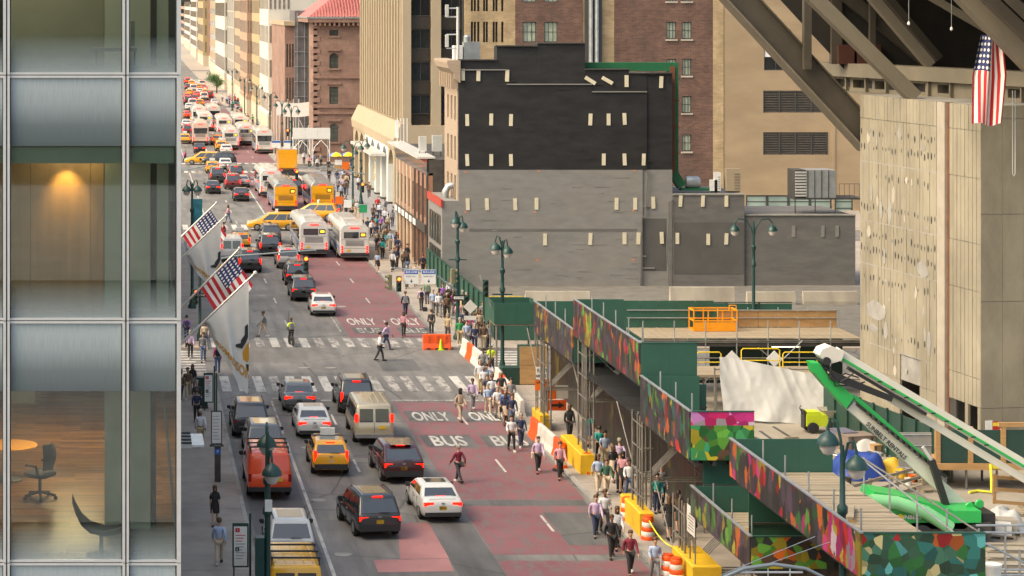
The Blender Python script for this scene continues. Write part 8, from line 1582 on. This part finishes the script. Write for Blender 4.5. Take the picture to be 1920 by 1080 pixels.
# notice on the lowest shed
t = thing('notice_board', 'white printed notice on the scaffold below the lowest mural', 'notice', (21.62, 87.0, 2.1)); bx('board', -0.02, 0.0, -0.6, 0.6, 0, 1.05, M_wbar, t)
for k in range(6): bx('print_line', -0.026, -0.021, -0.45, 0.45-0.1*(k % 3), 0.15+k*0.12, 0.18+k*0.12, M_blackp, t)
rod('post', (0.05, -0.4, -2.0), (0.05, -0.4, 1.0), 0.03, M_sct, t); rod('post', (0.05, 0.4, -2.0), (0.05, 0.4, 1.0), 0.03, M_sct, t)
# west pavement: bus stop panels, kiosk, canopy
def stop_panel(px, py, w_, z0, z1, label, head):
    p = gr(px, py, 0.13); t = thing('bus_stop_sign', label, 'sign', p, 0, 'bus stop signs'); bx('frame', -w_/2-0.06, w_/2+0.06, 0.0, 0.05, z0-0.06, z1+0.12, M_dgreen, t); bx('panel', -w_/2, w_/2, -0.012, -0.003, z0, z1, M_whitep, t); rod('post', (w_/2+0.12, 0.02, 0), (w_/2+0.12, 0.02, z1+0.5), 0.045, M_dgreen, t); rod('post', (-w_/2+0.0, 0.1, 0), (-w_/2+0.0, 0.1, z0), 0.03, M_dgreen, t)
    bx('route_badge', -w_/2+0.05, -w_/2+0.22, -0.018, -0.013, z1-0.22, z1-0.06, mat('badge_red', (0.55, 0.02, 0.05), 0.5), t); o = obj('lettering', textmesh('1', 0.15, M_whitep, 0.001), t, (-w_/2+0.135, -0.022, z1-0.14)); o.rotation_euler = (R(90), 0, 0)
    bx('route_badge', -w_/2+0.05, -w_/2+0.2, -0.018, -0.013, z1-0.95, z1-0.8, M_dgreen, t); o = obj('lettering', textmesh('6', 0.13, M_whitep, 0.001), t, (-w_/2+0.125, -0.022, z1-0.875)); o.rotation_euler = (R(90), 0, 0)
    for k in range(9): bx('print_line', -w_/2+0.06, w_/2-0.08-0.05*(k % 3), -0.016, -0.0125, z1-0.35-k*(z1-z0-0.5)/9, z1-0.32-k*(z1-z0-0.5)/9, mat('badge_red', (0.55, 0.02, 0.05), 0.5) if k < 3 else M_arm, t)
    return t
stop_panel(391, 770, 0.42, 0.5, 1.95, 'bus stop panel beside the dark metal cabinet', ''); stop_panel(451, 1105, 0.5, 0.9, 2.4, 'bus stop sign at the lower edge of the west pavement', '')
p = gr(388, 768, 0.13); t = thing('pavement_cabinet', 'dark metal cabinet behind the bus stop panel', 'cabinet', p+Vector((-0.25, 0.35, 0))); bx('body', -0.3, 0.3, 0, 0.6, 0, 1.7, M_dgreen, t); bx('plinth', -0.33, 0.33, -0.03, 0.63, 0, 0.1, M_dsteel, t)
p = gr(406, 860, 0.13); t = thing('information_stand', 'tall white framed notice above the pay station', 'notice', p); bx('frame', -0.27, 0.27, 0, 0.05, 0.7, 2.35, M_dsteel, t); bx('panel', -0.22, 0.22, -0.012, -0.003, 0.76, 2.29, M_whitep, t); rod('post', (0.0, 0.03, 0), (0.0, 0.03, 4.2), 0.04, M_dgreen, t); bx('shelf', -0.34, 0.34, -0.05, 0.1, 0.6, 0.69, M_dsteel, t)
for k in range(8): bx('print_line', -0.17, 0.15-0.04*(k % 3), -0.018, -0.0125, 0.95+k*0.16, 0.975+k*0.16, M_arm, t)
p = gr(408, 903, 0.13); t = thing('pay_station', 'slim black kiosk with blue top on the west pavement', 'kiosk', p); bx('body', -0.14, 0.14, -0.12, 0.12, 0, 1.62, M_dsteel, t); bx('blue_head', -0.145, 0.145, -0.125, 0.125, 1.3, 1.55, M_blue, t); bx('cap', -0.15, 0.15, -0.13, 0.13, 1.62, 1.68, M_trim, t)
o = obj('lettering', textmesh('P', 0.2, M_whitep, 0.002), t, (0, -0.13, 1.42)); o.rotation_euler = (R(90), 0, 0)
t = thing('glass_canopy', 'pale entrance canopy with glass edge over the west pavement', 'canopy', at(345, 836, 97)); kx = 97/F; bx('roof_slab', -1.9, 0.35, 0, 2.6, -0.1, 0.05, M_metalw, t); bx('glass_edge', 0.35, 0.87, 0, 2.6, -0.06, 0.03, mat('frosted_edge', (0.7, 0.72, 0.7), 0.2), t)
for k in range(4): bx('purlin', -1.9, 0.34, 0.1+k*0.75, 0.2+k*0.75, 0.055, 0.14, M_dsteel, t)
# plaza: food cart with umbrellas, railings, far shed, banner, tree
p = gr(641, 328, 0.13); t = thing('food_cart', 'steel food cart with orange panels under the umbrellas', 'food cart', p); bx('body', -1.0, 1.0, 0, 1.0, 0.5, 1.3, M_steel, t); bx('canopy_panel', -0.9, 0.0, -0.05, 0.0, 1.3, 1.95, M_whitep, t); bx('orange_panel', 0.0, 0.95, -0.05, 0.0, 0.6, 1.7, M_osign, t); bx('orange_panel', -1.0, -0.05, -0.05, -0.004, 0.6, 1.2, M_timber, t); wheels(t, 0.6, (0.5,), 0.8)
for dx, lab in ((-0.7, 'left'), (0.9, 'right')):
    t = thing('parasol', 'yellow and blue parasol over the food cart, %s one' % lab, 'parasol', p+Vector((dx, 0.5+0.4*(dx > 0), 0)), 0, 'food cart parasols'); rod('pole', (0, 0, 0), (0, 0, 2.9), 0.03, M_steel, t); my, mb_ = mat('parasol_yellow', (0.8, 0.6, 0.03), 0.6), mat('parasol_blue', (0.12, 0.2, 0.5), 0.6)
    for k in range(8):
        a0, a1 = k*math.pi/4, (k+1)*math.pi/4; e = Vector((0, 0, 2.95)); r1, r2 = 0.6, 1.05
        P = [e]+[Vector((r1*math.cos(a), r1*math.sin(a), 2.78)) for a in (a0, a1)]+[Vector((r2*math.cos(a), r2*math.sin(a), 2.42)) for a in (a1, a0)]
        MB().add(P, [(0, 1, 2), (1, 4, 3, 2)]).build('canopy_panel', mb_ if k % 3 == 1 else my, t)
t = thing('white_shed', 'white sidewalk shed with pointed arches before the mansion', 'sidewalk shed', (22.6, 311, 0.13)); 
for k in range(3): bx('fascia_panel', k*1.72, k*1.72+1.7, 0, 0.06, 3.7, 5.2, M_whitep, t)
bx('roof_deck', 0, 5.15, 0.08, 3.0, 3.6, 3.75, M_whitep, t)
for x in (0.05, 2.3, 2.75, 5.05):
    for y in (0.0, 2.9): bx('leg', x-0.06, x+0.06, y, y+0.12, 0, 3.59, M_whitep, t)
for x0, x1 in ((2.75, 5.05), (0.05, 2.3)):
    for s in (0, 1): MB().tube([((x0, x1)[s], 0.06, 1.6), (x0+(x1-x0)*(0.12 if not s else 0.88), 0.06, 2.6), ((x0+x1)/2, 0.06, 3.5)], 0.06, 8).build('arch_brace', M_whitep, t, True)
t = thing('scaffold_hoarding', 'white curved hoarding on tall scaffold along the mansion side', 'hoarding', (21.4, 326, 0.13))
for k in range(5): a = k/5; MB().add([(a*5.2, 0, 6.2-1.0*math.sin(math.pi*a)*0.3), ((k+1)/5*5.2, 0, 6.2-1.0*math.sin(math.pi*(k+1)/5)*0.3), ((k+1)/5*5.2, 0, 8.2-0.3*math.sin(math.pi*(k+1)/5)), (a*5.2, 0, 8.2-0.3*math.sin(math.pi*a))], [(0, 1, 2, 3)]).build('sheet', M_whitep, t)
for k in range(5): rod('standard', (k*0.8, 0.3, 0), (k*0.8, 0.3, 8.5), 0.06, M_metalw, t); rod('standard', (k*0.8, 6, 0), (k*0.8, 6, 7.5), 0.06, M_metalw, t)
for a, b_ in (((3.3, 0.1, 1.5), (5.0, 0.1, 5.5)), ((5.0, 0.1, 1.5), (3.3, 0.1, 5.5))): rod('brace', a, b_, 0.05, M_metalw, t)
for i in range(2):
    t = thing('crowd_barrier', 'white panel barrier along the kerb before the plaza', 'barrier', (21.1, 256+i*14, 0.13), R(90), 'white kerb panels'); 
    for k in range(4): bx('panel', k*2.6, k*2.6+2.5, 0, 0.06, 0.1, 1.1, M_wbar, t); bx('foot', k*2.6+0.2, k*2.6+0.3, -0.25, 0.3, 0, 0.1, M_dsteel, t)
t = thing('plaza_planter', 'long grey planter steps beside the plaza', 'planter', (25.5, 300, 0.13)); bx('step', 0, 6, 0, 1.0, 0, 0.3, M_conc2, t); bx('step', 0.2, 5.8, 1.0, 2.0, 0, 0.6, M_conc2, t)
for px, py, s, mm, lab in ((636, 408, 'orange', M_osign, 'orange roadwork sign in the plaza crowd'), (652, 415, 'white', M_whitep, 'white square sign on the plaza corner post'), (681, 425, 'green', mat('green_board', (0.02, 0.3, 0.12), 0.5), 'green route board at the plaza corner')):
    p = gr(px, py, 0.13); t = thing('post_sign', lab, 'sign', p, 0, 'post signs at the plaza'); rod('post', (0, 0.05, 0), (0, 0.05, 2.3), 0.03, M_sct, t); bx('board', -0.4, 0.4, -0.02, 0.02, 1.4, 2.2, mm, t)
# tree far up the avenue
t = thing('street_tree', 'full green tree at the far end of the traffic', 'tree', (21.9, 560, 0.13)); MB().tube([(0, 0, 0), (0.05, 0, 1.4), (0, 0.1, 3.0), (0.1, 0, 4.6)], [0.2, 0.15, 0.11, 0.04], 8).build('trunk', mat('bark', (0.08, 0.055, 0.04), 0.9), t, True)
for k in range(5): a = k*1.26; MB().tube([(0, 0, 1.6+0.3*k), (0.8*math.cos(a), 0.8*math.sin(a), 2.6+0.3*k), (1.5*math.cos(a), 1.5*math.sin(a), 3.4+0.3*k)], [0.08, 0.05, 0.02], 6).build('limb', MATS['bark'], t, True)
lf = MB(); tr0 = random.Random(6)
for k in range(26):
    c = Vector((tr0.gauss(0, 1.15), tr0.gauss(0, 1.15), 3.5+tr0.gauss(0, 1.0)))
    for j in range(110):
        q_ = c+Vector((tr0.gauss(0, 0.42), tr0.gauss(0, 0.42), tr0.gauss(0, 0.36))); a = Vector((tr0.gauss(0, 1), tr0.gauss(0, 1), tr0.gauss(0, 1))).normalized()*0.13; b2 = a.cross(Vector((tr0.gauss(0, 1), tr0.gauss(0, 1), 1))).normalized()*0.08
        lf.add([q_-a, q_+b2, q_+a, q_-b2], [(0, 1, 2, 3)])
lf.build('crown', mat('leaf', (0.06, 0.13, 0.035), 0.6, var=0.5, scale=1.2), t)
finish_labels()
